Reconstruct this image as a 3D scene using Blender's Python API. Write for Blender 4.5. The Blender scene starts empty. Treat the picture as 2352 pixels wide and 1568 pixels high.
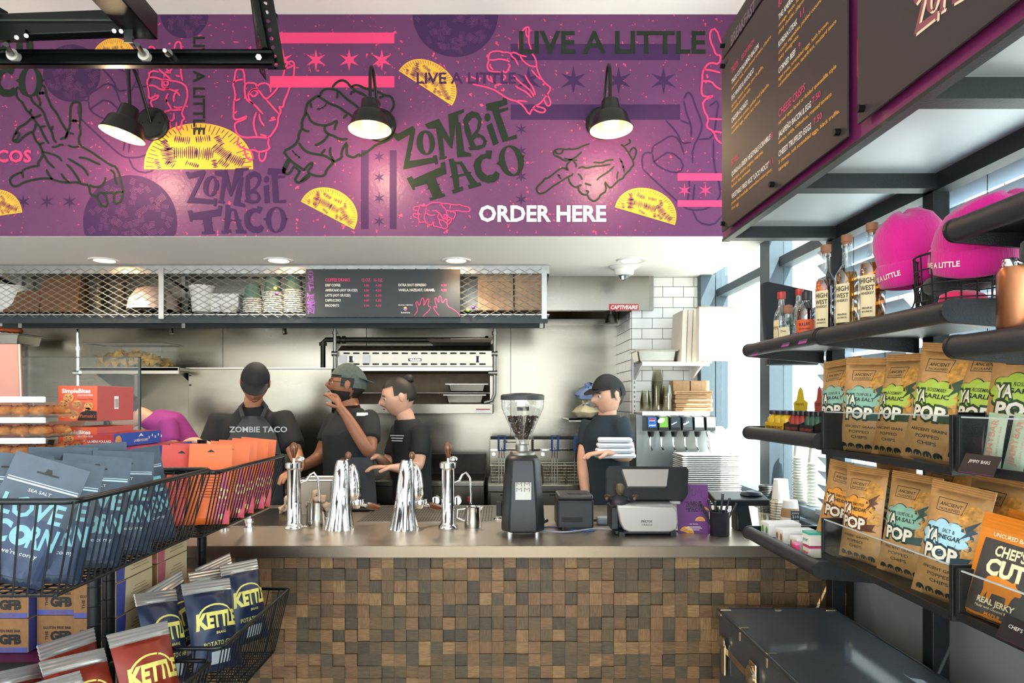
import bpy, bmesh, math, random
from mathutils import Matrix, Vector, geometry
random.seed(7)
R = math.radians
scene = bpy.context.scene
COL = scene.collection
# ---------------------------------------------------------------- camera (one-point view, shifted lens)
F, CX, CY, ZC = 1568.0, 1150.0, 922.0, 1.5
cam = bpy.data.cameras.new('camera'); camo = bpy.data.objects.new('camera', cam); COL.objects.link(camo)
camo.location = (0, 0, ZC); camo.rotation_euler = (R(90), 0, 0)
cam.sensor_width = 36; cam.lens = F / 2352 * 36
cam.shift_x = (1176 - CX) / 2352; cam.shift_y = (CY - 784) / 2352
cam.clip_start = .02; cam.clip_end = 200
scene.camera = camo
# ---------------------------------------------------------------- sky, sun, exposure
world = bpy.data.worlds.new('sky'); scene.world = world; world.use_nodes = True
wn = world.node_tree; bg = wn.nodes['Background']
bg.inputs[0].default_value = (.80, .90, 1.0, 1); bg.inputs[1].default_value = 6.0
sun = bpy.data.lights.new('sun', 'SUN'); sun.energy = 28.0; sun.angle = R(.6); sun.color = (1, .95, .86)
suno = bpy.data.objects.new('sun', sun); COL.objects.link(suno)
suno.rotation_euler = Vector((-.45, .62, -1)).to_track_quat('-Z', 'Y').to_euler(); suno.location = (6, -6, 9)
vs = scene.view_settings
vs.view_transform = 'Standard'; vs.look = 'None'; vs.gamma = 1.0; vs.exposure = 0.28; vs.use_curve_mapping = False
try:
 scene.cycles.use_denoising = True; scene.cycles.max_bounces = 8; scene.cycles.transparent_max_bounces = 48
 scene.cycles.sample_clamp_indirect = 6.0; scene.cycles.caustics_reflective = False; scene.cycles.caustics_refractive = False
except Exception: pass
def portal(loc, sx, sy, rot):
 l = bpy.data.lights.new('window_portal', 'AREA'); l.shape = 'RECTANGLE'; l.size = sx; l.size_y = sy
 try: l.cycles.is_portal = True
 except Exception: return
 o = bpy.data.objects.new('window_portal', l); COL.objects.link(o); o.location = loc; o.rotation_euler = rot
portal((1.62, .8, 2.05), 2.2, 7.4, (0, R(90), 0))
portal((-1.3, -2.95, 1.8), 5.0, 3.0, (R(90), 0, 0))

# ---------------------------------------------------------------- helpers
def W(px, Y): return (px - CX) * Y / F
def H(py, Y): return ZC + (CY - py) * Y / F
def P(px, py, Y): return Vector((W(px, Y), Y, H(py, Y)))
def hexc(h):
 h = h.lstrip('#'); c = [int(h[i:i + 2], 16) / 255 for i in (0, 2, 4)]
 return tuple(((x / 12.92) if x <= .04045 else ((x + .055) / 1.055) ** 2.4) for x in c) + (1,)
MATS = {}
def M(key, col='#808080', rough=.5, metal=0., noise=None, bump=None, emit=0, trans=0, clear=0, ior=1.45, coat=0, stretch=None, sheen=0, col2=None, spec=None):
 """procedural material; noise=(scale, amount) mottles the colour, bump=(scale, strength) adds fine relief"""
 if key in MATS: return MATS[key]
 m = bpy.data.materials.new(key); m.use_nodes = True; nt = m.node_tree; N = nt.nodes; L = nt.links
 b = N['Principled BSDF']; c = hexc(col)
 b.inputs['Base Color'].default_value = c; b.inputs['Roughness'].default_value = rough; b.inputs['Metallic'].default_value = metal
 b.inputs['IOR'].default_value = ior
 if spec is not None: b.inputs['Specular IOR Level'].default_value = spec
 if coat: b.inputs['Coat Weight'].default_value = coat; b.inputs['Coat Roughness'].default_value = .08
 if sheen: b.inputs['Sheen Weight'].default_value = sheen
 if trans: b.inputs['Transmission Weight'].default_value = trans
 if emit: b.inputs['Emission Color'].default_value = c; b.inputs['Emission Strength'].default_value = emit
 tc = None
 def coords():
  nonlocal tc
  if tc is None:
   t = N.new('ShaderNodeTexCoord'); tc = t.outputs['Object']
   if stretch:
    mp = N.new('ShaderNodeMapping'); mp.inputs['Scale'].default_value = stretch; L.new(tc, mp.inputs[0]); tc = mp.outputs[0]
  return tc
 if noise:
  n = N.new('ShaderNodeTexNoise'); n.inputs['Scale'].default_value = noise[0]; n.inputs['Detail'].default_value = 5
  L.new(coords(), n.inputs['Vector'])
  rp = N.new('ShaderNodeMapRange'); rp.inputs[1].default_value = .3; rp.inputs[2].default_value = .7
  L.new(n.outputs[0], rp.inputs[0])
  mx = N.new('ShaderNodeMix'); mx.data_type = 'RGBA'; L.new(rp.outputs[0], mx.inputs[0])
  a = noise[1]
  if col2: mx.inputs[6].default_value = c; mx.inputs[7].default_value = hexc(col2)
  else:
   mx.inputs[6].default_value = tuple(x * (1 - a) for x in c[:3]) + (1,); mx.inputs[7].default_value = tuple(min(1, x * (1 + a)) for x in c[:3]) + (1,)
  L.new(mx.outputs[2], b.inputs['Base Color'])
  if metal > .5:
   r2 = N.new('ShaderNodeMapRange'); r2.inputs[3].default_value = max(.04, rough - .1); r2.inputs[4].default_value = min(1, rough + .12)
   L.new(n.outputs[0], r2.inputs[0]); L.new(r2.outputs[0], b.inputs['Roughness'])
 if bump:
  n = N.new('ShaderNodeTexNoise'); n.inputs['Scale'].default_value = bump[0]; n.inputs['Detail'].default_value = 4
  L.new(coords(), n.inputs['Vector'])
  bp = N.new('ShaderNodeBump'); bp.inputs['Strength'].default_value = bump[1]; bp.inputs['Distance'].default_value = bump[2] if len(bump) > 2 else .004
  L.new(n.outputs[0], bp.inputs['Height']); L.new(bp.outputs[0], b.inputs['Normal'])
 if clear:                                            # thin clear sheet: passes most light straight through, mirrors a little
  out = N['Material Output']; tr = N.new('ShaderNodeBsdfTransparent'); tr.inputs[0].default_value = c
  fr = N.new('ShaderNodeLayerWeight'); pw = N.new('ShaderNodeMath'); pw.operation = 'POWER'; pw.inputs[1].default_value = 5; L.new(fr.outputs['Facing'], pw.inputs[0])
  mth = N.new('ShaderNodeMath'); mth.operation = 'MULTIPLY_ADD'; mth.inputs[1].default_value = .7; mth.inputs[2].default_value = 1 - clear
  gl = N.new('ShaderNodeBsdfGlossy'); gl.inputs['Roughness'].default_value = rough
  mx = N.new('ShaderNodeMixShader'); L.new(pw.outputs[0], mth.inputs[0]); L.new(mth.outputs[0], mx.inputs[0])
  L.new(tr.outputs[0], mx.inputs[1]); L.new(gl.outputs[0], mx.inputs[2]); L.new(mx.outputs[0], out.inputs[0])
 MATS[key] = m; return m

def frame(o, u, v, n=None):
 u = Vector(u); v = Vector(v); n = Vector(n) if n is not None else u.cross(v).normalized()
 return Matrix(((u.x, v.x, n.x, o[0]), (u.y, v.y, n.y, o[1]), (u.z, v.z, n.z, o[2]), (0, 0, 0, 1)))
def XZ(x, y, z, s=1): return frame((x, y, z), (s, 0, 0), (0, 0, s), (0, -1, 0))       # a drawing plane facing the camera (-Y)
TEXTS = {}
def text2d(s, bold=0, spacing=1.0):
 k = (s, bold, spacing)
 if k not in TEXTS:
  cu = bpy.data.curves.new('txt', 'FONT'); cu.body = s; cu.size = 1; cu.resolution_u = 2; cu.offset = bold; cu.space_character = spacing
  cu.fill_mode = 'FRONT'; ob = bpy.data.objects.new('txt', cu)
  me = bpy.data.meshes.new_from_object(ob)
  vs_ = [(v.co.x, v.co.y) for v in me.vertices]; fs = [tuple(p.vertices) for p in me.polygons]
  bpy.data.objects.remove(ob); bpy.data.curves.remove(cu); bpy.data.meshes.remove(me)
  if vs_:
   x0 = min(v[0] for v in vs_); x1 = max(v[0] for v in vs_); y0 = min(v[1] for v in vs_); y1 = max(v[1] for v in vs_)
  else: x0 = y0 = 0; x1 = y1 = 1
  TEXTS[k] = (vs_, fs, x0, x1, y0, y1)
 return TEXTS[k]
class MB:
 def __init__(s): s.v = []; s.f = []; s.m = []; s.T = None
 def add(s, vs, fs, mi=0, T=None):
  b = len(s.v)
  for v in vs:
   v = Vector(v) if len(v) == 3 else Vector((v[0], v[1], 0))
   if T is not None: v = T @ v
   if s.T is not None: v = s.T @ v
   s.v.append(v)
  for f in fs: s.f.append(tuple(b + i for i in f)); s.m.append(mi)
  return s
 def box(s, c, d, rz=0, mi=0, T=None, taper=1.0, rx=0, ry=0):
  x, y, z = d[0] / 2, d[1] / 2, d[2] / 2
  vs = [(-x, -y, -z), (x, -y, -z), (x, y, -z), (-x, y, -z), (-x * taper, -y * taper, z), (x * taper, -y * taper, z), (x * taper, y * taper, z), (-x * taper, y * taper, z)]
  m = Matrix.Translation(c) @ Matrix.Rotation(rz, 4, 'Z') @ Matrix.Rotation(ry, 4, 'Y') @ Matrix.Rotation(rx, 4, 'X')
  if T is not None: m = T @ m
  return s.add(vs, [(0, 3, 2, 1), (4, 5, 6, 7), (0, 1, 5, 4), (1, 2, 6, 5), (2, 3, 7, 6), (3, 0, 4, 7)], mi, m)
 def bb(s, x0, x1, y0, y1, z0, z1, mi=0):
  return s.box(((x0 + x1) / 2, (y0 + y1) / 2, (z0 + z1) / 2), (x1 - x0, y1 - y0, z1 - z0), mi=mi)
 def cyl(s, p0, p1, r0, r1=None, n=14, mi=0, caps=True):
  r1 = r0 if r1 is None else r1; p0 = Vector(p0); p1 = Vector(p1); d = (p1 - p0)
  q = d.to_track_quat('Z', 'Y'); vs = []; fs = []
  for p, r in ((p0, r0), (p1, r1)):
   for i in range(n):
    a = 2 * math.pi * i / n; vs.append(p + q @ Vector((r * math.cos(a), r * math.sin(a), 0)))
  for i in range(n): j = (i + 1) % n; fs.append((i, j, n + j, n + i))
  if caps: fs.append(tuple(range(n - 1, -1, -1))); fs.append(tuple(range(n, 2 * n)))
  return s.add(vs, fs, mi)
 def lathe(s, prof, n=20, c=(0, 0, 0), mi=0, T=None, sx=1, sy=1, fn=None):
  vs = []; fs = []; k = len(prof)
  for (r, z) in prof:
   for i in range(n):
    a = 2 * math.pi * i / n; rr = r * (fn(a, z) if fn else 1)
    vs.append((c[0] + rr * sx * math.cos(a), c[1] + rr * sy * math.sin(a), c[2] + z))
  for t in range(k - 1):
   for i in range(n): j = (i + 1) % n; fs.append((t * n + i, t * n + j, (t + 1) * n + j, (t + 1) * n + i))
  if prof[0][0] > 1e-5: fs.append(tuple(range(n - 1, -1, -1)))
  if prof[-1][0] > 1e-5: fs.append(tuple(range((k - 1) * n, k * n)))
  return s.add(vs, fs, mi, T)
 def shell(s, prof, n=20, c=(0, 0, 0), mi=0, T=None):
  """open lathe without caps (cups, shades)"""
  vs = []; fs = []; k = len(prof)
  for (r, z) in prof:
   for i in range(n): a = 2 * math.pi * i / n; vs.append((c[0] + r * math.cos(a), c[1] + r * math.sin(a), c[2] + z))
  for t in range(k - 1):
   for i in range(n): j = (i + 1) % n; fs.append((t * n + i, t * n + j, (t + 1) * n + j, (t + 1) * n + i))
  return s.add(vs, fs, mi, T)
 def tube(s, path, r, n=6, closed=False, mi=0, caps=True):
  path = [Vector(p) for p in path]; k = len(path); rs = r if isinstance(r, (list, tuple)) else [r] * k
  vs = []; fs = []; up = None
  for i, p in enumerate(path):
   if closed: d = path[(i + 1) % k] - path[i - 1]
   else: d = path[min(i + 1, k - 1)] - path[max(i - 1, 0)]
   d.normalize()
   if up is None:
    up = Vector((0, 0, 1)) if abs(d.z) < .9 else Vector((1, 0, 0))
   a = d.cross(up)
   if a.length < 1e-4: a = d.cross(Vector((.3, 1, .2)))
   a.normalize(); b = a.cross(d).normalized(); up = b
   for j in range(n):
    t = 2 * math.pi * j / n; vs.append(p + (a * math.cos(t) + b * math.sin(t)) * rs[i])
  for i in range(k if closed else k - 1):
   i2 = (i + 1) % k
   for j in range(n): j2 = (j + 1) % n; fs.append((i * n + j, i * n + j2, i2 * n + j2, i2 * n + j))
  if not closed and caps: fs.append(tuple(range(n - 1, -1, -1))); fs.append(tuple(range((k - 1) * n, k * n)))
  return s.add(vs, fs, mi)
 def poly(s, outer, holes=(), T=None, mi=0, th=0):
  """flat polygon with holes in the XY of T; th>0 extrudes it towards -Z"""
  loops = [[Vector((p[0], p[1], 0)) for p in l] for l in [outer] + list(holes)]
  tri = geometry.tessellate_polygon(loops); vs = [v for l in loops for v in l]
  s.add(vs, tri, mi, T)
  if th:
   for l in loops:
    n = len(l); s.add([v for v in l] + [v - Vector((0, 0, th)) for v in l], [(i, (i + 1) % n, n + (i + 1) % n, n + i) for i in range(n)], mi, T)
   s.add([v - Vector((0, 0, th)) for v in vs], [t[::-1] for t in tri], mi, T)
  return s
 def ell(s, c, rx, ry, hole=None, rot=0, T=None, mi=0, n=28, hc=None):
  def ring(c, rx, ry, rot):
   o = []
   for i in range(n):
    a = 2 * math.pi * i / n; x = rx * math.cos(a); y = ry * math.sin(a)
    o.append((c[0] + x * math.cos(rot) - y * math.sin(rot), c[1] + x * math.sin(rot) + y * math.cos(rot)))
   return o
  a = ring(c, rx, ry, rot)
  if not hole: return s.add(a, [tuple(range(n))], mi, T)
  b = ring(hc or c, hole[0], hole[1], hole[2] if len(hole) > 2 else rot)
  return s.add(a + b, [(i, (i + 1) % n, n + (i + 1) % n, n + i) for i in range(n)], mi, T)
 def ribbon(s, path, w, T=None, mi=0, taper=False):
  pts = [Vector((p[0], p[1])) for p in path]; k = len(pts)
  if k < 2: return s
  vs = []
  for i, p in enumerate(pts):
   d0 = (pts[i] - pts[i - 1]).normalized() if i else (pts[1] - pts[0]).normalized()
   d1 = (pts[i + 1] - pts[i]).normalized() if i < k - 1 else d0
   t = d0 + d1
   if t.length < .2: t = d0
   t.normalize(); nrm = Vector((-t.y, t.x)); c = max(.55, abs(t.dot(d0)))
   hw = w / 2 / c
   if taper and (i == 0 or i == k - 1): hw *= .45
   vs += [p + nrm * hw, p - nrm * hw]
  return s.add([(v.x, v.y) for v in vs], [(2 * i, 2 * i + 1, 2 * i + 3, 2 * i + 2) for i in range(k - 1)], mi, T)
 def text(s, t, T, h=None, w=None, x=0, y=0, align='L', bold=0, mi=0, spacing=1.0, shear=0):
  """lettering of cap height h (and total width w if given), origin at (x,y) of T"""
  vs, fs, x0, x1, y0, y1 = text2d(t, bold, spacing)
  if not vs: return s
  sy = h / .73; sx = (w / (x1 - x0)) if w else sy
  ox = {'L': 0, 'C': -(x1 - x0) / 2, 'R': -(x1 - x0)}[align]
  return s.add([(x + (v[0] - x0 + ox) * sx + shear * v[1] * sy, y + v[1] * sy) for v in vs], fs, mi, T)
 def subdiv(s, maxlen):
  bm = bmesh.new(); bv = [bm.verts.new(v) for v in s.v]
  for f, mi in zip(s.f, s.m):
   try: bf = bm.faces.new([bv[i] for i in f]); bf.material_index = mi
   except ValueError: pass
  bmesh.ops.triangulate(bm, faces=bm.faces[:])
  for _ in range(4):
   es = [e for e in bm.edges if e.calc_length() > maxlen]
   if not es: break
   bmesh.ops.subdivide_edges(bm, edges=es, cuts=1)
   bmesh.ops.triangulate(bm, faces=[f for f in bm.faces if len(f.verts) > 3])
  bm.verts.index_update(); s.v = [v.co.copy() for v in bm.verts]; s.f = [tuple(v.index for v in f.verts) for f in bm.faces]; s.m = [f.material_index for f in bm.faces]
  bm.free(); return s
 def warp(s, fn): s.v = [Vector(fn(v)) for v in s.v]; return s
 def build(s, name, mat, parent=None, smooth=0, bevel=0, kind=None, loc=None, sub=0):
  me = bpy.data.meshes.new(name); me.from_pydata([tuple(v) for v in s.v], [], s.f)
  for m in (mat if isinstance(mat, (list, tuple)) else [mat]): me.materials.append(m)
  if any(s.m): me.polygons.foreach_set('material_index', s.m)
  if smooth:
   me.polygons.foreach_set('use_smooth', [True] * len(me.polygons)); me.set_sharp_from_angle(angle=R(smooth))
  me.update(); o = bpy.data.objects.new(name, me); COL.objects.link(o)
  if parent: o.parent = parent
  if loc is not None: o.location = loc
  if bevel:
   bv = o.modifiers.new('bevel', 'BEVEL'); bv.width = bevel; bv.segments = 2; bv.limit_method = 'ANGLE'; bv.angle_limit = R(40)
  if sub: sm = o.modifiers.new('sub', 'SUBSURF'); sm.levels = sub; sm.render_levels = sub
  if kind: o['kind'] = kind
  return o
def tag(o, label=None, cat=None, group=None, kind=None):
 if label: o['label'] = label
 if cat: o['category'] = cat
 if group: o['group'] = group
 if kind: o['kind'] = kind
 return o
def thing(name, label, cat, loc=(0, 0, 0), rz=0, group=None, rx=0, ry=0):
 o = bpy.data.objects.new(name, None); COL.objects.link(o); o.empty_display_size = .05
 o.location = loc; o.rotation_euler = (rx, ry, rz); return tag(o, label, cat, group)
def struct(mb, name, mat, parent=None, smooth=0, bevel=0, label=None):
 o = mb.build(name, mat, parent, smooth, bevel)
 if not parent: o['kind'] = 'structure'
 if label: o['label'] = label
 return o
def dup(root, loc=None, rot=None, label=None, group=None, scale=None):
 r = root.copy(); COL.objects.link(r)
 if loc is not None: r.location = loc
 if rot is not None: r.rotation_euler = rot
 if label: r['label'] = label
 if group: r['group'] = group
 if scale: r.scale = scale
 for ch in list(root.children):
  c = ch.copy(); COL.objects.link(c); c.parent = r
  for g in list(ch.children): d = g.copy(); COL.objects.link(d); d.parent = c
 return r
ORD = ['first', 'second', 'third', 'fourth', 'fifth', 'sixth', 'seventh', 'eighth', 'ninth', 'tenth', 'eleventh', 'twelfth']

# ---------------------------------------------------------------- shared materials
BLACK = M('black_powder_coat', '#1c1e1f', .42, .3, bump=(260, .25))
DARKST = M('dark_grey_steel', '#2b3133', .45, .4, bump=(200, .2))
GREYST = M('slate_frame', '#44515a', .5, .3)
WHITE = M('white_paint', '#e8e6e2', .75, bump=(60, .05))
CEIL = M('ceiling_paint', '#f9f8f5', .85, bump=(90, .08))
STEEL = M('brushed_steel', '#8a8374', .23, 1, noise=(1.3, .16), stretch=(1, 1, 4))
STEEL2 = M('worktop_steel', '#c2b7a8', .36, 1, noise=(1.5, .05), bump=(1.2, .06, .01))
STEELD = M('dull_steel', '#8e8c84', .42, 1, noise=(6, .18))
CHROME = M('chrome', '#e6e6e6', .05, 1)
PURPLE = M('mural_purple', '#5c3a5e', .5)
INKG = M('mural_green_ink', '#222c22', .6, spec=.12)
INKP = M('mural_pink_ink', '#d6416e', .6, spec=.12)
INKY = M('mural_yellow_ink', '#dfa23c', .6, spec=.12)
INKV = M('mural_violet_ink', '#3d2648', .6, spec=.12)
INKV2 = M('mural_violet_ink_light', '#4b2a50', .6, spec=.12)
INKW = M('cream_ink', '#e6e0d6', .6)
CARD = M('kraft_card', '#a88560', .8, noise=(40, .12))
CARDD = M('brown_card', '#6e4c31', .8, noise=(30, .12))
PAPERW = M('white_paper', '#e9e7e2', .75)
CLEAR = M('clear_plastic', '#f2f4f4', .06, clear=.965, ior=1.4)
GLASSP = M('window_glass', '#f6fbfb', .02, clear=.97, ior=1.45)
# ================================================================ THE ROOM
XR, YS, ZS, YB, YT, ZTOP = 1.41, 3.5, H(543, 3.5), 5.16, 4.64, H(33, 3.5)
XL = -4.3
FLOOR = M('floor_tile', '#aba59b', .45, noise=(2.5, .15))
struct(MB().bb(XL, 3.2 - 1.6, -3, 5.3, -.1, 0), 'floor', FLOOR)
struct(MB().bb(XL, 1.6, -3, YS + .12, ZTOP, ZTOP + .1), 'ceiling', CEIL)
# kitchen ceiling under the mural bulkhead
struct(MB().bb(XL, XR + .0, YS + .0005, 5.3, ZS, ZS + .08), 'ceiling_kitchen', CEIL)
struct(MB().bb(XL - .1, XL, -3, 5.3, 0, ZTOP), 'wall_left', WHITE)
# rear shopfront behind the camera: posts, head and knee wall around open bays
m = MB(); m.bb(XL, 1.6, -3.1, -3, 0, .35); m.bb(XL, 1.6, -3.1, -3, 3.2, ZTOP)
for x in (-4.2, -2.8, -1.4, 0, 1.5): m.bb(x - .06, x + .06, -3.1, -3, .35, 3.2)
struct(m, 'wall_rear', WHITE)
# mural bulkhead
def speckle_mat():
 m = bpy.data.materials.new('mural_vinyl'); m.use_nodes = True; nt = m.node_tree; N = nt.nodes; L = nt.links; b = N['Principled BSDF']
 t = N.new('ShaderNodeTexCoord')
 n1 = N.new('ShaderNodeTexNoise'); n1.inputs['Scale'].default_value = 1.6; n1.inputs['Detail'].default_value = 3; L.new(t.outputs['Object'], n1.inputs['Vector'])
 mx = N.new('ShaderNodeMix'); mx.data_type = 'RGBA'; mx.inputs[6].default_value = hexc('#552e53'); mx.inputs[7].default_value = hexc('#61335b'); L.new(n1.outputs[0], mx.inputs[0])
 v = N.new('ShaderNodeTexNoise'); v.inputs['Scale'].default_value = 34; v.inputs['Detail'].default_value = 2; v.inputs['Roughness'].default_value = .7; L.new(t.outputs['Object'], v.inputs['Vector'])
 big = N.new('ShaderNodeTexNoise'); big.inputs['Scale'].default_value = 2.3; L.new(t.outputs['Object'], big.inputs['Vector'])
 ad = N.new('ShaderNodeMath'); ad.operation = 'MULTIPLY_ADD'; ad.inputs[1].default_value = .16; L.new(big.outputs[0], ad.inputs[0]); L.new(v.outputs[0], ad.inputs[2])
 st = N.new('ShaderNodeMapRange'); st.inputs[1].default_value = .735; st.inputs[2].default_value = .75; L.new(ad.outputs[0], st.inputs[0])
 m2 = N.new('ShaderNodeMix'); m2.data_type = 'RGBA'; m2.inputs[7].default_value = hexc('#cf3d62'); L.new(st.outputs[0], m2.inputs[0]); L.new(mx.outputs[2], m2.inputs[6])
 L.new(m2.outputs[2], b.inputs['Base Color']); b.inputs['Roughness'].default_value = .42; b.inputs['Specular IOR Level'].default_value = .25
 g = N.new('ShaderNodeTexNoise'); g.inputs['Scale'].default_value = 55; g.inputs['Detail'].default_value = 3; L.new(t.outputs['Object'], g.inputs['Vector'])
 bp = N.new('ShaderNodeBump'); bp.inputs['Strength'].default_value = .35; bp.inputs['Distance'].default_value = .006; L.new(g.outputs[0], bp.inputs['Height']); L.new(bp.outputs[0], b.inputs['Normal'])
 return m
MURAL = speckle_mat()
mural = struct(MB().bb(XL, XR, YS, YS + .1, ZS + .0008, ZTOP), 'wall_mural', MURAL, label='purple mural bulkhead above the kitchen pass')
# kitchen back wall: steel sheets with seams
backw = struct(MB().bb(XL, XR, YB + .012, YB + .12, 0, ZS), 'wall_back', M('seam_dark', '#5a5850', .5, .8))
seams = [48, 512, 842, 1173, 1422]
for a, b_ in zip(seams[:-1], seams[1:]):
 struct(MB().bb(W(a, YB) + .002, W(b_, YB) - .002, YB, YB + .014, 0, ZS - .002), 'panel', STEEL, backw)
# white tiles left of the steel, and the tiled pier on the right
TILE = M('white_tile', '#e4e3dd', .12, coat=.4); GROUT = M('grout', '#8c8a84', .9)
def tile_wall(parent, T, w, h, z0, tw=.141, th=.071, off=0, start=0.):
 """subway tiles in running bond; T maps (u along wall, v up, n out); half tiles at the ends"""
 g = .0035; r = 0; meshes = {}
 z = z0
 while z < h - .01:
  x = -((r + off) % 2) * tw / 2
  while x < w - .004:
   a = max(x, 0) + g / 2; b = min(x + tw, w) - g / 2
   if b - a > .012:
    key = round(b - a, 4), round(min(th, h - z), 4)
    if key not in meshes:
     mb = MB().box((0, 0, 0), (b - a, key[1] - g, .008))
     mb2 = MB(); mb2.T = T.to_3x3().to_4x4(); mb2.v = [mb2.T @ v for v in mb.v]; mb2.f = mb.f; mb2.m = mb.m; mb2.T = None
     meshes[key] = mb2
     o = struct(mb2, 'tile', TILE, parent, bevel=.0015); meshes[key] = o
    else:
     o = meshes[key].copy(); COL.objects.link(o)
    o.location = T @ Vector(((a + b) / 2, z + key[1] / 2, .004))
   x += tw
  z += th; r += 1
XA = W(1450, YT)
tw_ = struct(MB().bb(XA, XR + .1, YT + .0, YT + .5, 0, ZS), 'wall_tiled', GROUT, label='white subway tile pier beside the window')
tile_wall(tw_, frame((XA, YT, 0), (1, 0, 0), (0, 0, 1), (0, -1, 0)), XR - XA - .05, ZS - .002, .93, off=1)
tile_wall(tw_, frame((XA, YB, 0), (0, -1, 0), (0, 0, 1), (-1, 0, 0)), YB - YT, 2.11, .93, off=0)
wl = struct(MB().bb(XL, W(46, YB), YB - .02, YB + .01, .0, ZS), 'wall_back_tiled', GROUT)
tile_wall(wl, frame((XL, YB - .02, 0), (1, 0, 0), (0, 0, 1), (0, -1, 0)), W(46, YB) - XL, 2.3, 1.2)

# ---------------------------------------------------------------- window wall on the right
KNEE = M('knee_wall_grey', '#8f908e', .55, bump=(120, .05))
struct(MB().bb(XR, XR + .16, -3, YT, 0, .93), 'wall_right', KNEE)
struct(MB().bb(XR, XR + .16, -3, YT, 3.12, ZTOP), 'wall_right_head', WHITE)
struct(MB().bb(XR - .03, XR + .16, -3, YT, .93, .955), 'trim_1', GREYST)
ys = [4.60, 3.59, 2.99, 2.27, 1.52, .72, -.1, -1.1, -2.1, -3.0]
for i in range(len(ys) - 1):
 y1, y0 = ys[i], ys[i + 1]; top = 3.12
 w_ = struct(MB().bb(XR + .03, XR + .11, y1 - .035, y1 + .035, .955, top).bb(XR + .03, XR + .11, y0 + .035, y1 - .035, .955, 1.0).bb(XR + .03, XR + .11, y0 + .035, y1 - .035, top - .05, top), 'window_%d' % (i + 1), GREYST)
 struct(MB().bb(XR + .06, XR + .066, y0 + .035, y1 - .035, 1.0, top - .05), 'pane', GLASSP, w_)
 if i in (0, 1): struct(MB().bb(XR + .035, XR + .105, y0 + .035, y1 - .035, 2.2, 2.25), 'transom', GREYST, w_)
# dark steel upright where the window meets the tiled pier
struct(MB().bb(XR - .075, XR + .02, YT - .09, YT + .0, .93, ZS), 'trim_2', GREYST)
struct(MB().bb(XR - .02, XR + .03, 3.53, 3.66, .93, ZS), 'trim_3', GREYST)

# ---------------------------------------------------------------- outdoors
struct(MB().bb(1.6, 40, -40, 40, -.12, -.1), 'ground', M('pavement', '#b9b5ac', .9, noise=(1.2, .1)))
def brick_mat():
 m = bpy.data.materials.new('pale_brick'); m.use_nodes = True; nt = m.node_tree; N = nt.nodes; L = nt.links; b = N['Principled BSDF']
 t = N.new('ShaderNodeTexCoord'); mp = N.new('ShaderNodeMapping'); mp.inputs['Rotation'].default_value = (R(90), 0, R(90)); L.new(t.outputs['Object'], mp.inputs[0])
 br = N.new('ShaderNodeTexBrick'); br.inputs['Color1'].default_value = hexc('#ddd2c8'); br.inputs['Color2'].default_value = hexc('#d2c6bb'); br.inputs['Mortar'].default_value = hexc('#efebe5'); br.inputs['Scale'].default_value = 2.2  # brick colours paled to stand for overexposed daylight; no sun reaches this front
 L.new(mp.outputs[0], br.inputs['Vector']); L.new(br.outputs[0], b.inputs['Base Color']); b.inputs['Roughness'].default_value = .9; return m
bld = thing('building', 'pale brick building across the street seen through the window', 'building', (7, 6, -.1))
MB().bb(0, 5, -2, 22, 0, 9).build('wall', brick_mat(), bld)
for k in range(4):
 for j in range(2):
  w_ = MB().bb(-.05, .02, .2 + k * 4, 1.8 + k * 4, 1.2 + j * 3.4, 3.2 + j * 3.4).build('window', M('far_window', '#b9c2c9', .3), bld)
  MB().bb(-.09, -.02, .1 + k * 4, 1.9 + k * 4, 1.05 + j * 3.4, 1.2 + j * 3.4).build('sill', WHITE, w_)

# ---------------------------------------------------------------- venetian blinds
SLAT = M('blind_slat', '#a3b2be', .45)
for i, (y0, y1, nm) in enumerate(((2.30, 2.93, 'farther'), (1.55, 2.24, 'nearer'))):
 bl = thing('venetian_blind', 'grey slatted venetian blind, the %s one behind the display shelves' % nm, 'blind', (XR - .035, (y0 + y1) / 2, 1.02), 0, 'blinds on the window wall')
 L_ = y1 - y0
 sl = MB().box((0, 0, 0), (.05, L_, .0025), ry=R(48)); first = None; n = 34
 for k in range(n):
  if first is None: first = sl.build('slat', SLAT, bl); o = first
  else: o = first.copy(); COL.objects.link(o); o.parent = bl
  o.location = (0, 0, .05 + k * .0585)
 MB().bb(-.03, .025, -L_ / 2, L_ / 2, 2.03, 2.085).build('head_rail', SLAT, bl)
 MB().bb(-.025, .025, -L_ / 2, L_ / 2, 0, .02).build('bottom_rail', SLAT, bl)
 for yy in (-L_ / 2 + .1, 0, L_ / 2 - .1):
  MB().cyl((-.024, yy, 0), (-.024, yy, 2.05), .0012, n=5).cyl((.024, yy, 0), (.024, yy, 2.05), .0012, n=5).build('ladder_cord', DARKST, bl)

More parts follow.
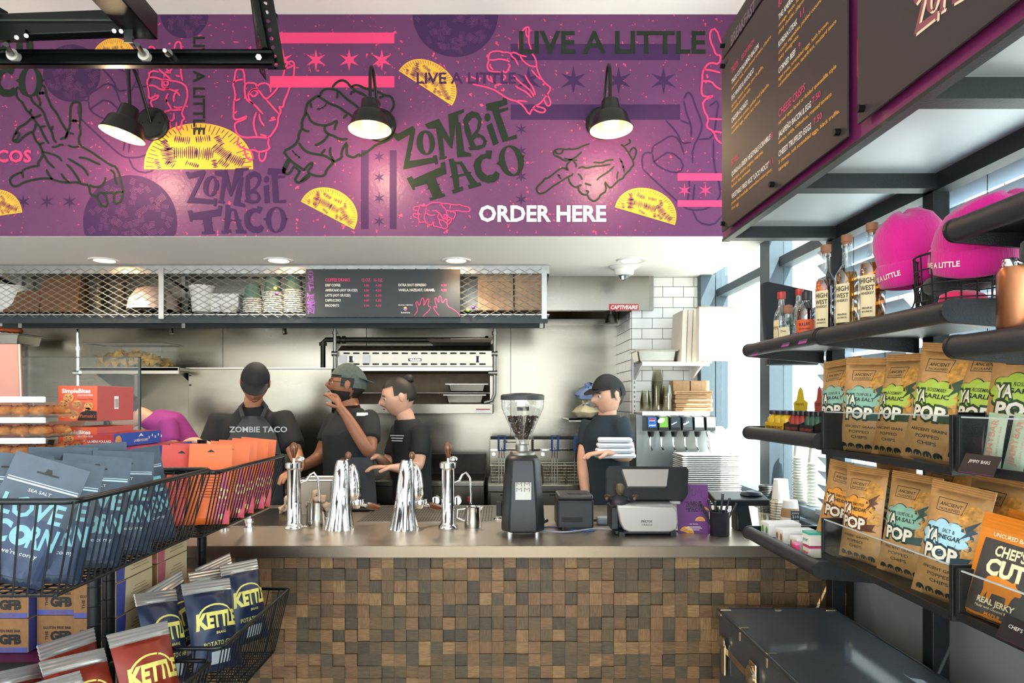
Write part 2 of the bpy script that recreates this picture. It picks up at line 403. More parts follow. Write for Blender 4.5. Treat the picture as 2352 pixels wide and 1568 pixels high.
# ---------------------------------------------------------------- kitchen ceiling lamps
WARM = M('lamp_lens', '#ffe9c8', .4, emit=9)
for i, px in enumerate((240, 640, 1048, 1450)):
 Y = .846 * F / (CY - 597); x = W(px, Y)
 which = ['leftmost recessed round ceiling downlight above the mesh shelf', 'recessed round ceiling downlight directly left of the coffee menu panel', 'recessed round ceiling downlight above the right end of coffee menu', 'recessed round ceiling downlight beside the dome camera'][i]
 t = thing('recessed_downlight', which, 'ceiling light', (x, Y, ZS), 0, 'kitchen downlights')
 MB().shell([(.055, .004), (.06, -.006), (.083, -.008), (.088, 0)], 28).build('trim_ring', WHITE, t, smooth=50)
 MB().lathe([(.0, -.001), (.054, -.001)], 24).build('lens', WARM if i < 3 else M('lamp_lens_dim', '#f3e6d2', .4, emit=1.5), t)
 l = bpy.data.lights.new('downlight', 'SPOT'); l.energy = 30 if i < 3 else 12; l.spot_size = R(125); l.spot_blend = .8; l.color = (1, .84, .64); l.shadow_soft_size = .05
 lo = bpy.data.objects.new('downlight_beam', l); COL.objects.link(lo); lo.parent = t; lo.location = (0, 0, -.02)
t = thing('security_camera', 'white dome security camera hanging from the kitchen ceiling', 'camera', (W(1433, 4.28), 4.28, ZS))
MB().lathe([(.088, 0), (.09, -.008), (.078, -.016), (.062, -.02), (.06, -.045), (.052, -.056), (.0, -.056)], 28).build('housing', WHITE, t, smooth=50)
MB().lathe([(.032, -.05), (.033, -.06), (.026, -.078), (.012, -.087), (0, -.089)], 20).build('dome', M('smoked_dome', '#3b4145', .05, coat=1), t, smooth=60)
MB().lathe([(.012, -.068), (.009, -.0885)], 12, c=(-.012, -.02, .004)).build('lens', CHROME, t)
# ================================================================ MURAL PRINT (flat ink on the bulkhead)
MY = [0]
def layer(k): return XZ(0, YS - .0006 - .0004 * k, 0)
def z2(x0, y0, s):                       # a reading frame on the print -> metres on the bulkhead
 return lambda p: (W(x0 + p[0] / s, YS), H(y0 + p[1] / s, YS))
def px_(p): return (W(p[0], YS), H(p[1], YS))
PXM = YS / F
def mural_part(mb, name, mat, label=None):
 o = mb.build(name, mat, mural)
 if label: o['label'] = label
 return o
def smooth_path(pts, it=1):
 pts = [Vector((p[0], p[1])) for p in pts]
 for _ in range(it):
  o = [pts[0]]
  for a, b in zip(pts[:-1], pts[1:]): o += [a * .75 + b * .25, a * .25 + b * .75]
  o.append(pts[-1]); pts = o
 return [(p.x, p.y) for p in pts]
def drawing(name, conv, strokes, wpx, mat, k, label=None):
 mb = MB()
 for st in strokes:
  pts = [conv(p) for p in st]
  pts = smooth_path(pts, 1)
  mb.ribbon(pts, wpx * PXM, layer(k), taper=True)
 return mural_part(mb, name, mat, label)
HAND_OPEN = [[(245,220),(205,190),(175,200),(170,240),(185,305),(235,340),(265,400),(290,440),(320,460),(350,505),(385,560),(430,615),(445,660),(490,740),(520,785)],
[(215,200),(240,255),(270,265),(330,290),(345,340),(430,410),(470,460),(485,520),(505,560),(520,610),(550,650),(570,740),(600,775)],
[(390,190),(390,270),(430,330),(425,390)],[(400,185),(440,165),(475,180),(490,240),(495,285),(530,345),(540,385),(610,470),(640,540),(690,620),(720,665),(695,740)],
[(720,665),(745,600),(745,480),(750,390),(775,350),(820,340),(860,365),(855,520),(845,590),(860,680),(835,720),(845,805),(960,865),(1080,950),(1180,1015),(1235,1030),(1275,1130),(1300,1260),(1310,1290),(1290,1390),(1240,1425),(1205,1390),(1215,1300),(1310,1295)],
[(370,515),(340,510),(270,580),(200,610),(180,650),(135,740),(150,765),(200,770),(250,710),(330,660),(350,670),(385,760),(420,790),(450,860),(455,920),(400,990),(420,1020),(350,1025),(250,1060),(235,1090),(250,1150)],
[(350,670),(380,610),(375,575)],
[(235,1095),(210,1090),(120,1140),(105,1180),(130,1230),(180,1240),(260,1190),(350,1170),(420,1155),(530,1150),(600,1180),(720,1200),(820,1190),(870,1215),(945,1220),(960,1330),(1030,1340),(1060,1420),(1100,1455),(1145,1440),(1140,1370),(1100,1305),(1060,1300),(1030,1340)],
[(945,1220),(1000,1245),(1070,1240),(1115,1190),(1120,1140)],[(450,870),(540,890),(620,920),(660,970)],[(470,900),(500,970),(580,1045)],[(490,1055),(530,1130),(560,1165)],[(720,940),(800,985),(900,1050),(940,1130)],[(650,1100),(690,1160),(740,1195)],[(705,1000),(760,1050),(820,1140),(860,1200)],[(1100,1305),(1215,1300)],[(835,930),(920,940),(990,975),(1070,1010)],[(550,820),(600,820),(640,795),(680,800)],[(720,800),(780,825),(845,815)],[(1170,1060),(1215,1090),(1220,1160),(1245,1220)],[(640,740),(700,715),(720,665),(790,685)],
[(405,255),(480,245)],[(425,235),(428,270)],[(455,232),(458,268)],[(750,540),(830,545)],[(780,525),(778,560)],[(805,528),(803,560)],[(165,690),(185,665),(210,680),(185,745),(150,745)],[(330,510),(400,500),(440,475)],[(430,610),(490,600)],[(320,460),(335,415)],[(420,790),(475,775)],[(550,640),(565,595)]]
HAND_PEACE = [[(105,150),(140,130),(180,160),(195,260),(215,390),(310,460),(360,510)],[(395,160),(410,100),(440,75),(475,100),(480,330),(460,380)],[(290,345),(330,420),(360,400),(390,340)],[(170,340),(215,370)],
[(220,420),(160,405),(115,430),(115,480),(90,520),(95,570),(110,640),(110,710),(130,720),(200,680),(220,690),(205,720),(120,745),(155,820),(170,870)],
[(115,480),(180,480),(240,500),(265,510),(310,505),(360,520),(440,530),(500,555),(540,600),(545,710),(525,770),(490,850),(480,900),(515,940),(480,970),(480,1040),(450,1075),(420,1050),(420,980)],
[(95,575),(170,570),(250,625),(340,610),(400,635),(445,620)],[(265,510),(255,560),(270,600),(340,610)],[(275,520),(310,520),(330,545),(315,575),(280,570),(275,520)],[(290,720),(330,780),(360,830),(355,850),(270,870),(340,960),(360,1070)],[(355,850),(490,845)],[(390,760),(390,680),(425,640),(460,690)],[(330,660),(305,700),(310,760)],[(390,880),(395,960),(330,975)],[(390,810),(430,825),(490,815)],[(470,330),(470,440),(490,520)],[(290,420),(360,430)],[(410,460),(460,470)]]
HAND_ROCK = [[(1190,560),(1180,400),(1130,380),(1085,400),(1075,500),(1055,570),(1070,600),(1085,700),(1065,760),(1065,860),(1060,940),(1100,960),(1180,930),(1210,915),(1195,950),(1080,990),(1075,1040),(1100,1120),(1180,1160),(1330,1150),(1460,1165),(1530,1070),(1560,1010),(1565,920),(1600,860),(1570,810),(1620,820),(1630,750),(1660,690),(1695,590),(1740,470),(1750,330),(1720,295),(1680,310),(1640,380),(1620,470),(1560,600),(1500,670),(1430,730),(1390,690),(1350,630),(1290,605),(1225,660),(1240,740),(1310,800),(1395,895)],
[(1190,560),(1185,640),(1210,740),(1290,780)],[(1195,570),(1210,540),(1310,545),(1325,590),(1330,620)],[(1325,590),(1360,550),(1440,545),(1480,590),(1480,650)],[(1430,730),(1500,810),(1570,890)],[(1320,870),(1290,960),(1290,1040),(1330,1150)],[(1350,890),(1360,960),(1410,1030)],[(1060,540),(1110,510),(1170,505)],[(1245,660),(1290,615),(1345,650),(1290,705),(1245,660)],[(1460,1165),(1450,1230),(1475,1290),(1350,1325),(1280,1290),(1260,1310),(1100,1250),(1120,1150)],[(1180,1285),(1210,1390),(1260,1415),(1285,1390),(1260,1310)],[(1350,1325),(1350,1400),(1385,1430),(1420,1390),(1435,1310)],[(1070,750),(1140,720)],[(1480,940),(1530,930)],[(1640,380),(1690,370),(1735,345)],[(1460,970),(1540,950)],[(1070,890),(1100,860)],[(1360,1120),(1450,1150)]]
HAND_FIST = [[(740,190),(800,120),(870,85),(940,105),(1000,180),(1070,240),(1150,270),(1220,310)],[(1010,180),(1060,155),(1130,165),(1200,205),(1380,245),(1470,300),(1560,310),(1600,400),(1590,470),(1540,540)],[(575,310),(590,250),(650,205),(740,205),(830,235),(900,310),(990,380),(1060,430),(1130,490)],[(540,305),(640,370),(720,420),(830,455),(930,530),(1020,580),(1030,640)],[(575,310),(530,305),(460,360),(400,400),(375,500),(370,570),(320,650),(330,750),(280,820),(275,930),(180,1020),(65,1070),(130,1160),(200,1230),(310,1300),(360,1340)],[(380,530),(425,600),(440,650),(520,700),(640,720),(740,690),(800,650),(810,680),(780,730),(780,780)],[(640,720),(640,790),(700,840),(770,860),(850,910),(960,900)],[(330,760),(370,790),(430,795)],[(690,840),(640,920),(560,970),(500,990)],[(280,950),(340,1040),(420,1095),(540,1115),(640,1130),(720,1180),(770,1220),(660,1330),(650,1400),(560,1420),(440,1390),(400,1340),(460,1290),(470,1220),(390,1280),(360,1340)],[(770,1220),(880,1160),(870,1100),(900,1010),(950,950),(940,1110),(970,1140),(1050,1160),(1110,1110),(1130,1140),(1270,1050),(1350,980),(1500,930),(1600,850),(1570,700)],[(720,1010),(710,1100),(770,1220)],[(130,1180),(80,1270),(60,1360),(110,1390),(150,1380),(220,1270)],[(310,1340),(230,1450),(240,1490),(290,1510),(380,1460),(440,1400)],[(650,1040),(590,1110)],[(1360,340),(1410,450)],[(810,250),(820,290),(805,340)],[(440,390),(450,450),(465,470)],[(1000,290),(1005,255),(1060,245)],[(900,620),(920,585),(955,570)],[(230,1290),(270,1320),(290,1360)],[(300,1490),(420,1380)],[(90,1350),(150,1200)],[(1390,330),(1460,310)]]
FIST_ST = [[(185,1050),(230,1110),(310,1170)],[(525,490),(590,480),(650,440),(665,400)],[(195,1090),(215,1070)],[(225,1130),(250,1105)],[(270,1170),(295,1140)],[(555,470),(565,505)],[(600,455),(620,485)],[(640,425),(665,450)]]
HAND_THUMB = [[(440,640),(440,560),(475,495),(610,480),(690,505),(750,500),(800,520),(870,500),(950,550),(1070,575)],[(450,630),(550,630),(610,610),(740,630),(790,660)],[(450,640),(425,700),(425,760),(460,815),(650,825)],[(800,520),(830,580),(880,610),(930,715)],[(760,690),(800,720),(770,770),(740,830),(700,830),(680,800)],[(960,560),(990,620),(1060,690),(1130,730),(1220,740)],[(975,520),(940,440),(945,280),(1010,130),(1070,85),(1110,100),(1100,240),(1100,340),(1130,420),(1155,530),(1200,580),(1230,680),(1225,740),(1280,900),(1370,1010),(1475,1090),(1370,1240),(1280,1350),(1200,1380),(1140,1460),(1110,1530),(1010,1370),(900,1300),(820,1285),(720,1240),(610,1160),(520,1110),(400,1070),(250,1040),(180,1020)],[(850,875),(940,980),(1060,1070),(1150,1150),(1185,1230)],[(1035,870),(1090,970),(1170,1080),(1210,1200)],[(880,1050),(950,1100),(1060,1150),(1150,1245)],[(1145,790),(1220,880),(1300,950)],[(1390,1190),(1440,1250),(1465,1340),(1430,1385),(1390,1370),(1350,1270)],[(1200,1380),(1330,1410),(1380,1440),(1350,1490),(1260,1480),(1160,1420)],[(90,910),(90,990)],[(150,900),(240,940)],[(420,870),(430,950),(510,980),(470,890)],[(690,870),(730,910),(680,960)],[(660,1030),(590,1020),(540,1060),(570,1090)],[(910,1290),(1080,1310)],[(470,690),(470,740),(520,790)],[(640,1120),(700,1130),(680,1080)],[(1060,110),(1055,200),(1080,260)]]
HAND_SMALL = [[(270,560),(280,510),(350,480),(450,480),(490,420),(550,465),(660,470),(840,360),(980,355),(1100,350),(1150,370),(1280,390),(1400,390),(1480,415),(1640,435),(1740,410),(1830,460),(1990,480),(2065,530),(2060,620),(2040,640),(1820,640),(1680,600),(1560,620),(1420,620),(1330,600),(1310,590)],[(1160,380),(1200,480),(1280,540),(1310,600),(1330,700),(1370,780),(1350,860),(1270,875),(1200,850),(1150,740),(1100,690),(1020,640),(990,590),(940,620),(860,610)],[(1100,690),(1050,760),(1050,860),(1120,900),(1210,915),(1340,1010),(1340,1070),(1370,1090),(1340,1160),(1230,1190),(1180,1140),(1080,1140),(1010,1110),(930,1110),(910,1060),(930,940),(980,880),(900,960),(860,1050),(840,1075),(760,1050),(690,1010),(640,920),(610,830),(640,710),(670,660),(680,480)],[(680,670),(750,740),(870,765),(970,730)],[(1500,640),(1600,670),(1610,720),(1560,860),(1480,860),(1370,790)],[(1480,860),(1480,940),(1420,1020),(1340,1050)],[(480,460),(440,580),(410,690),(480,710),(430,760),(440,860),(450,940),(480,990),(600,960),(690,1010)],[(270,560),(290,600),(430,600)],[(430,740),(280,690),(265,760),(310,810),(430,860)],[(1450,420),(1430,560)],[(1230,780),(1260,730),(1320,740),(1340,790),(1290,830),(1240,810),(1230,780)],[(1110,910),(1090,980),(1180,1110)]]
HAND_POINT = [[(1260,90),(1130,130),(1010,190),(860,205),(850,185),(800,205),(740,200),(650,190),(560,215),(530,270),(560,330),(650,355),(720,410),(780,435),(870,410),(970,370),(1060,290),(1100,250)],[(750,375),(900,420),(1010,420)],[(880,430),(800,500),(795,560),(830,625),(730,560),(620,620),(540,690),(400,790),(370,770),(310,860),(190,960),(200,1030),(250,1095),(340,1070),(400,1040),(490,960),(620,880),(720,820),(830,740),(840,800),(880,900),(980,965),(1040,930),(1100,910)],[(1030,950),(1040,1030),(1130,1110),(1210,1100),(1240,1180),(1300,1220),(1350,1240),(1440,1180),(1470,1110),(1600,1030),(1550,840),(1620,930),(1670,980),(1750,910),(1830,820),(1930,780),(1940,730),(2030,640),(2080,590),(2080,560),(2130,540),(2130,440),(2030,270),(1950,150),(1880,100)],[(2050,270),(2090,190),(2150,165),(2190,220),(2180,300),(2130,420)],[(1950,130),(2060,80),(2070,40),(2040,0)],[(1330,460),(1500,475),(1600,420),(1740,410)],[(1030,585),(1100,545),(1200,580),(1340,540),(1500,530),(1680,500)],[(1400,820),(1450,760),(1620,660),(1750,540)],[(1820,640),(1800,800)],[(1850,380),(1920,500),(1950,670)],[(1210,1090),(1240,1040),(1170,1025)],[(1020,690),(1080,730),(1110,810)],[(940,440),(990,500),(990,560)],[(570,225),(590,290),(700,285),(725,215)],[(830,740),(900,730),(930,680)],[(1160,880),(1290,920)],[(620,700),(690,800)],[(640,730),(660,715)],[(1880,450),(1910,440)],[(1910,560),(1945,550)]]
HAND_EDGE = [[(615,190),(580,80),(535,95),(535,170),(560,220),(575,270),(615,275),(600,340),(540,325),(505,350),(480,400),(480,450),(470,540),(490,575),(570,565),(480,600),(490,670),(525,730),(505,790),(560,820),(580,880),(620,910)],[(490,375),(560,385),(610,400)],[(480,460),(545,460),(575,500),(615,520)],[(525,730),(620,735)],[(560,820),(620,830)],[(510,410),(520,440)]]
HAND_GHOST = [[(50,1090),(45,1000),(75,970),(120,980),(120,930),(190,890),(250,850),(310,870),(350,990)],[(345,590),(375,535),(405,560),(430,640),(480,760),(470,830),(410,940),(410,1050)],[(345,600),(370,700),(400,780),(400,860)],[(215,740),(300,830),(330,910),(400,900)],[(50,1090),(130,1170),(240,1270),(350,1370),(410,1390),(520,1380),(600,1310),(615,1240),(560,1050),(560,880)],[(120,980),(130,1050),(230,1110),(320,1120),(350,1050),(250,960),(170,1010),(130,1040)],[(410,1390),(450,1480),(560,1500),(620,1430)],[(530,640),(600,590),(580,740),(560,870),(450,880)],[(320,740),(390,770)],[(380,1150),(390,1230),(370,1340)],[(425,1200),(410,1350)]]
drawing('hand_drawing', z2(1460, 40, 3.136), HAND_GHOST, 4, INKV, 1, 'faint violet hand outline at the right end')
drawing('hand_drawing', z2(165, -80, 3.136), HAND_GHOST, 4, INKV, 1, 'faint violet hand outline behind the left lamp')
drawing('hand_drawing', z2(320, 80, 4.9), HAND_PEACE, 4.2, INKP, 5, 'pink hand with two raised fingers')
drawing('hand_drawing', z2(320, 80, 4.9), HAND_ROCK, 4.2, INKP, 5, 'pink hand making a horns sign')
drawing('hand_drawing', z2(640, 170, 6.03), HAND_FIST, 5.5, INKG, 5, 'dark green clenched hand')
drawing('stitches', z2(640, 170, 6.03), FIST_ST, 2.2, INKG, 5)
drawing('hand_drawing', z2(1060, 50, 7.127), HAND_THUMB, 3.6, INKP, 4, 'pink hand with raised thumb')
drawing('hand_drawing', z2(930, 440, 13.835), HAND_SMALL, 2.3, INKP, 5, 'small pink pointing hand')
drawing('hand_drawing', z2(1210, 320, 8.711), HAND_POINT, 3.8, INKG, 5, 'dark green hand pointing left')
drawing('hand_drawing', z2(1460, 40, 3.136), HAND_EDGE, 4.2, INKP, 4, 'pink hand by the menu board')
drawing('hand_drawing', z2(0, 160, 4.613), HAND_OPEN, 5, INKG, 5, 'dark green open hand')
# ---- hatched dark roundels
def roundel(c, r, y0, y1, seed, flat=False):
 rnd = random.Random(seed); mb = MB(); pts = []
 for i in range(48):
  a = 2 * math.pi * i / 48; x = c[0] + r * math.cos(a); y = c[1] - r * (1.25 if flat else 1) * math.sin(a)
  pts.append(px_((x, min(max(y, y0), y1))))
 mb.poly(pts, T=layer(0)); mural_part(mb, 'roundel', INKV)
 hm = MB()
 for g in range(int(r * .9)):
  a = rnd.random() * 6.28; q = r * .88 * math.sqrt(rnd.random()); gx = c[0] + q * math.cos(a); gy = c[1] + q * math.sin(a); an = rnd.random() * 3.14; L_ = rnd.uniform(8, 15)
  for k in range(5):
   ox = gx - math.sin(an) * (k - 2) * 3.2; oy = gy + math.cos(an) * (k - 2) * 3.2
   p = (ox - math.cos(an) * L_ / 2, oy - math.sin(an) * L_ / 2); q_ = (ox + math.cos(an) * L_ / 2, oy + math.sin(an) * L_ / 2)
   ok = all(y0 + 1 < t[1] < y1 - 1 and ((t[0] - c[0]) ** 2 + ((t[1] - c[1]) / (1.25 if flat else 1)) ** 2) < (r * .98) ** 2 for t in (p, q_))
   if ok: hm.ribbon([px_(p), px_(q_)], .9 * PXM, layer(1))
 mural_part(hm, 'roundel_hatching', M('mural_hatch_ink', '#5e3059', .6))
roundel((1046, 33), 98, 34, 200, 1); roundel((424, 33), 55, 34, 120, 2); roundel((165, 168), 66, 60, 240, 3)
roundel((299, 510), 108, 380, 542, 4)
# ---- bars and six-pointed stars
def bar(x0, y0, x1, y1, mat, k): mural_part(MB().poly([px_((x0, y0)), px_((x1, y0)), px_((x1, y1)), px_((x0, y1))], T=layer(k)), 'stripe', mat)
def star(c, r, mat, k, rot=0):
 pts = []
 for i in range(12):
  a = math.pi / 2 + rot + i * math.pi / 6; q = r if i % 2 == 0 else r * .3
  pts.append(px_((c[0] + q * math.cos(a), c[1] - q * math.sin(a))))
 mural_part(MB().poly(pts, T=layer(k)), 'star', mat)
bar(625, 75, 906, 100, INKP, 2); bar(620, 175, 906, 201, INKP, 2)
for x in (650, 726, 802, 877): star((x, 138), 26, INKP, 2)
bar(1556, 398, 1700, 415, INKP, 3); bar(1556, 460, 1700, 475, INKP, 3)
for x in (1572, 1620): star((x, 437), 16, INKP, 3)
bar(1173, 101, 1562, 138, INKV, 0); bar(1173, 240, 1562, 275, INKV, 0)
for x in (1214, 1317, 1421, 1524): star((x, 185), 33, INKV, 1)
bar(829, 345, 847, 526, INKV, 0); bar(895, 345, 911, 526, INKV, 0)
for y in (360, 407, 455, 508): star((871, y), 14, INKV, 1)
for y in (297, 347, 405, 458): star((1197, y), 15, INKV, 1)
for x in (54, 108, 160): star((x, 463), 17, INKV, 1)
# ---- tacos: half discs scored with hatch cuts
def taco(a, b, bulge, seed, label):
 rnd = random.Random(seed); A = Vector(a); B = Vector(b); u = (B - A); L_ = u.length; u.normalize(); n = Vector((u.y, -u.x)); c = (A + B) / 2
 def q(s, t): p = c + u * (s * L_ / 2) + n * (t * bulge); return px_((p.x, p.y))
 N_ = 30; pts = [q(math.cos(math.pi * i / N_), math.sin(math.pi * i / N_) ** .85) for i in range(N_ + 1)]
 t = mural_part(MB().poly(pts, T=layer(3)), 'taco_print', INKY, label)
 hm = MB()
 for i in range(34):                                  # rim ticks
  an = math.pi * (i + .5) / 34; r1 = .97; r0 = rnd.uniform(.76, .88)
  hm.ribbon([q(math.cos(an) * r0 + rnd.uniform(-.015, .015), (math.sin(an) * r0) ** .9), q(math.cos(an) * r1, (math.sin(an) * r1) ** .9)], L_ * .015 * PXM, layer(4), taper=True)
 for (cs, ct, w, h, ang) in ((-.55, .3, .34, .3, .2), (-.24, .36, .4, .3, 1.6), (.1, .34, .32, .3, 1.5), (.42, .38, .36, .26, .8), (.68, .2, .3, .26, 1.1), (-.46, .08, .3, .14, 1.0), (.5, .1, .3, .16, .9), (-.6, .52, .22, .16, .4), (-.3, .64, .26, .18, 1.4), (.08, .66, .24, .16, 1.7), (.38, .62, .2, .14, .5), (-.75, .12, .2, .14, .3), (-.1, .1, .26, .12, 1.2), (.3, .1, .2, .12, .2)):
  k = int(w * 32)
  for i in range(k):
   s0 = (i / (k - 1) - .5) * w; x = cs - s0 * math.sin(ang); y = ct + s0 * math.cos(ang) * .9
   l = h * rnd.uniform(.6, 1) / 2; dx = l * math.cos(ang); dy = l * math.sin(ang)
   p0 = (x - dx, y - dy); p1 = (x + dx, y + dy)
   if all(p_[1] > .02 and math.hypot(p_[0], p_[1]) < .96 for p_ in (p0, p1)):
    hm.ribbon([q(*p0), q(x, y), q(*p1)], L_ * rnd.uniform(.008, .016) * PXM, layer(4), taper=True)
 h_ = hm.build('taco_scoring', INKV2, t)
taco((331, 389), (582, 389), 106, 1, 'large yellow taco under the left lamp')
taco((916, 163), (1038, 243), 62, 2, 'yellow taco near the top centre')
taco((691, 463), (813, 527), 62, 3, 'yellow taco below the middle lamp')
taco((1412, 476), (1550, 517), 64, 4, 'yellow taco right of the order sign')
taco((-75, 506), (52, 488), 62, 5, 'yellow taco cut by the left edge')
taco((210, 158), (318, 150), 66, 6, 'yellow taco behind the door track')
# ---- hand-cut logo lettering, traced once as outlines (reading frame 1990 x 1568)
LOGO = [([(0,600),(45,570),(80,590),(290,480),(325,530),(243,965),(575,915),(570,890),(620,882),(640,1005),(600,1015),(592,985),(155,1080),(250,598),(95,690),(70,685)],[]),
([(458,455),(650,380),(805,660),(780,320),(1000,245),(1000,290),(915,330),(925,430),(950,430),(1003,830),(1100,860),(1100,900),(905,915),(880,460),(838,795),(815,785),(700,625),(728,900),(760,900),(755,935),(655,945),(655,910),(668,905),(612,515),(500,520)],[]),
([(985,400),(1030,320),(1110,275),(1200,300),(1245,380),(1235,480),(1190,580),(1270,620),(1320,690),(1290,770),(1200,810),(1075,815),(1060,775),(1085,770),(1010,560)],[[(1055,440),(1110,370),(1165,365),(1195,410),(1180,520),(1110,615)],[(1130,680),(1170,640),(1230,640),(1270,690),(1255,740),(1160,755)]]),
([(1310,480),(1385,435),(1480,715),(1405,755)],[]),
([(1300,175),(1540,120),(1530,85),(1590,100),(1600,185),(1480,225),(1490,250),(1610,220),(1612,255),(1495,300),(1600,590),(1612,640),(1730,595),(1738,650),(1535,705),(1385,265),(1315,272)],[]),
([(205,1205),(275,1175),(300,1215),(680,1045),(675,990),(735,975),(752,1140),(605,1200),(635,1285),(672,1275),(645,1305),(700,1420),(730,1412),(742,1450),(530,1512),(518,1475),(565,1465),(520,1355),(480,1360),(505,1335),(480,1275),(310,1325),(325,1355),(292,1365)],[]),
([(785,940),(850,930),(870,975),(970,970),(1060,1115),(1105,1115),(1090,1150),(1185,1270),(1225,1258),(1242,1305),(1070,1350),(1050,1300),(1085,1290),(1020,1165),(925,1185),(935,1330),(980,1315),(990,1370),(850,1418),(828,1370),(865,1355),(838,1200),(800,1188),(830,1155)],[[(895,1010),(945,1010),(1000,1135),(915,1155)]]),
([(1300,820),(1390,820),(1370,940),(1310,925),(1260,945),(1230,1020),(1250,1110),(1320,1165),(1400,1150),(1440,1100),(1495,1140),(1480,1210),(1420,1255),(1330,1272),(1230,1235),(1160,1150),(1130,1030),(1160,940),(1230,880),(1305,862)],[]),
([(1480,970),(1438,1005),(1500,1025)],[]),([(1800,890),(1848,885),(1815,930)],[])]
def ring_pts(c, rx, ry, rot, n=30):
 return [(c[0] + rx * math.cos(a) * math.cos(rot) - ry * math.sin(a) * math.sin(rot), c[1] + rx * math.cos(a) * math.sin(rot) + ry * math.sin(a) * math.cos(rot)) for a in [2 * math.pi * i / n for i in range(n)]]
LOGO.append((ring_pts((468, 712), 128, 172, -.08), [ring_pts((475, 717), 48, 142, -.08)]))
LOGO.append((ring_pts((1325, 362), 42, 57, 0), []))
LOGO.append((ring_pts((1655, 962), 172, 216, -.25), [ring_pts((1655, 960), 84, 190, -.25)]))
def logo(mb, fn, T, words=(0, 1), mi=0):
 """fn maps the reading frame (x right, y down) to the plane of T"""
 zom = [0, 1, 2, 3, 4, 10, 11]; tac = [5, 6, 7, 8, 9, 12]
 for w_ in words:
  for i in (zom, tac)[w_]:
   o, hs = LOGO[i]; mb.poly([fn(p) for p in o], [[fn(p) for p in h] for h in hs], T, mi)
 return mb
def logo_fn(x0, y0, w, rot=0, flip=1):
 """logo straightened, its centre at (x0,y0), total width w in plane units, turned by rot"""
 a = R(15.3) ; cx, cy, tw = 925, 790, 1800.0
 def fn(p):
  x, y = p[0] - cx, p[1] - cy; u = x * math.cos(a) - y * math.sin(a); v = -(x * math.sin(a) + y * math.cos(a)); u *= w / tw; v *= w / tw
  return (x0 + u * math.cos(rot) - v * math.sin(rot), y0 + u * math.sin(rot) + v * math.cos(rot))
 return fn
def logo_line(mb, x0, y0, w, rot, T, mi=0):
 """both words on one line of total width w, centred on (x0, y0)"""
 a = R(15.3); k = w / 3500.0
 def mk(du, dv):
  def fn(p):
   x, y = p[0] - 925, p[1] - 790; u = (x * math.cos(a) - y * math.sin(a) + du) * k; v = (-(x * math.sin(a) + y * math.cos(a)) + dv) * k
   return (x0 + u * math.cos(rot) - v * math.sin(rot), y0 + u * math.sin(rot) + v * math.cos(rot))
  return fn
 logo(mb, mk(-860, -230), T, (0,), mi); logo(mb, mk(880, 330), T, (1,), mi); return mb
mural_part(logo(MB(), z2(900, 210, 6.03), layer(6)), 'logo_lettering', INKG, 'dark green hand-cut two-word logo')
c_ = px_((543, 455)); mural_part(logo(MB(), logo_fn(c_[0], c_[1], 250 * PXM), layer(5)), 'logo_lettering', INKV, 'faint violet two-word logo')
c_ = px_((-35, 130)); mural_part(logo(MB(), logo_fn(c_[0], c_[1], 290 * PXM), layer(6)), 'logo_lettering', INKG, 'dark green logo behind the door track')
def mtext(s, x0, y0, x1, y1, mat, k, bold=.02, vertical=False):
 mb = MB()
 if vertical:
  T = frame((W(x0, YS), YS - .0006 - .0004 * k, H(y0, YS)), (0, 0, -1), (1, 0, 0), (0, -1, 0)); mb.text(s, T, h=(x1 - x0) * PXM, w=(y1 - y0) * PXM, bold=bold)
 else: mb.text(s, XZ(W(x0, YS), YS - .0006 - .0004 * k, H(y1, YS)), h=(y1 - y0) * PXM, w=(x1 - x0) * PXM, bold=bold)
 mural_part(mb, 'lettering', mat)
mtext('LIVE A LITTLE', 1192, 70, 1620, 122, INKG, 6, .022)
mtext('LIVE A LITTLE', 445, 85, 472, 310, INKG, 6, .02, vertical=True)
mtext('LIVE A LITTLE', 957, 166, 1185, 192, INKV, 6, .02)
mtext('ORDER HERE', 1100, 471, 1392, 508, INKW, 6, .03)
mtext('TACOS', -60, 344, 73, 372, INKP, 6, .03)
# ================================================================ KITCHEN
def LM(t):
 m = MB(); m.T = Matrix.Translation(-Vector(t.location)); return m
def pb(mb, x0, x1, y0, y1, Y, d, mi=0):
 """box whose camera-side face spans pixels x0..x1, y0..y1 at depth Y and goes back by d"""
 return mb.bb(W(x0, Y), W(x1, Y), Y, Y + d, H(y1, Y), H(y0, Y), mi)
def at_base(x0, x1, y1, Y): return (W((x0 + x1) / 2, Y), Y, H(y1, Y))
# ---- exhaust hood
t = thing('exhaust_hood', 'long stainless steel exhaust hood over the cooking line', 'hood', (-1.4, 4.6, 2.1))
zb = H(712, 4.6)
LM(t).bb(-4.2, W(1491, 4.6), 4.6, 4.635, zb, ZS).build('front_panel', M('hood_steel', '#9a968b', .26, 1, noise=(2, .08)), t)
LM(t).bb(W(1491, 4.6), W(1491, 4.6) + .03, 4.602, 4.634, zb, ZS).build('end_trim', STEELD, t)
LM(t).add([(-4.2, 4.64, zb + .05), (.88, 4.64, zb + .05), (.88, 4.95, zb + .16), (-4.2, 4.95, zb + .16), (-4.2, 5.1, zb + .0), (.88, 5.1, zb + .0)], [(0, 1, 2, 3), (3, 2, 5, 4)]).build('inner_slope', STEEL, t)
LM(t).bb(-4.2, .885, 4.635, 4.66, zb, zb + .05).build('lip', STEEL, t)
LM(t).bb(-4.2, .885, 5.1, 5.155, H(742, 5.1), H(729, 5.1)).build('grease_gutter', M('bright_steel', '#b3ada0', .22, 1), t)
m = LM(t); pb(m, 1399, 1467, 698, 712, 4.597, .002); bp_ = m.build('badge', M('badge_red', '#b8242b', .4), t)
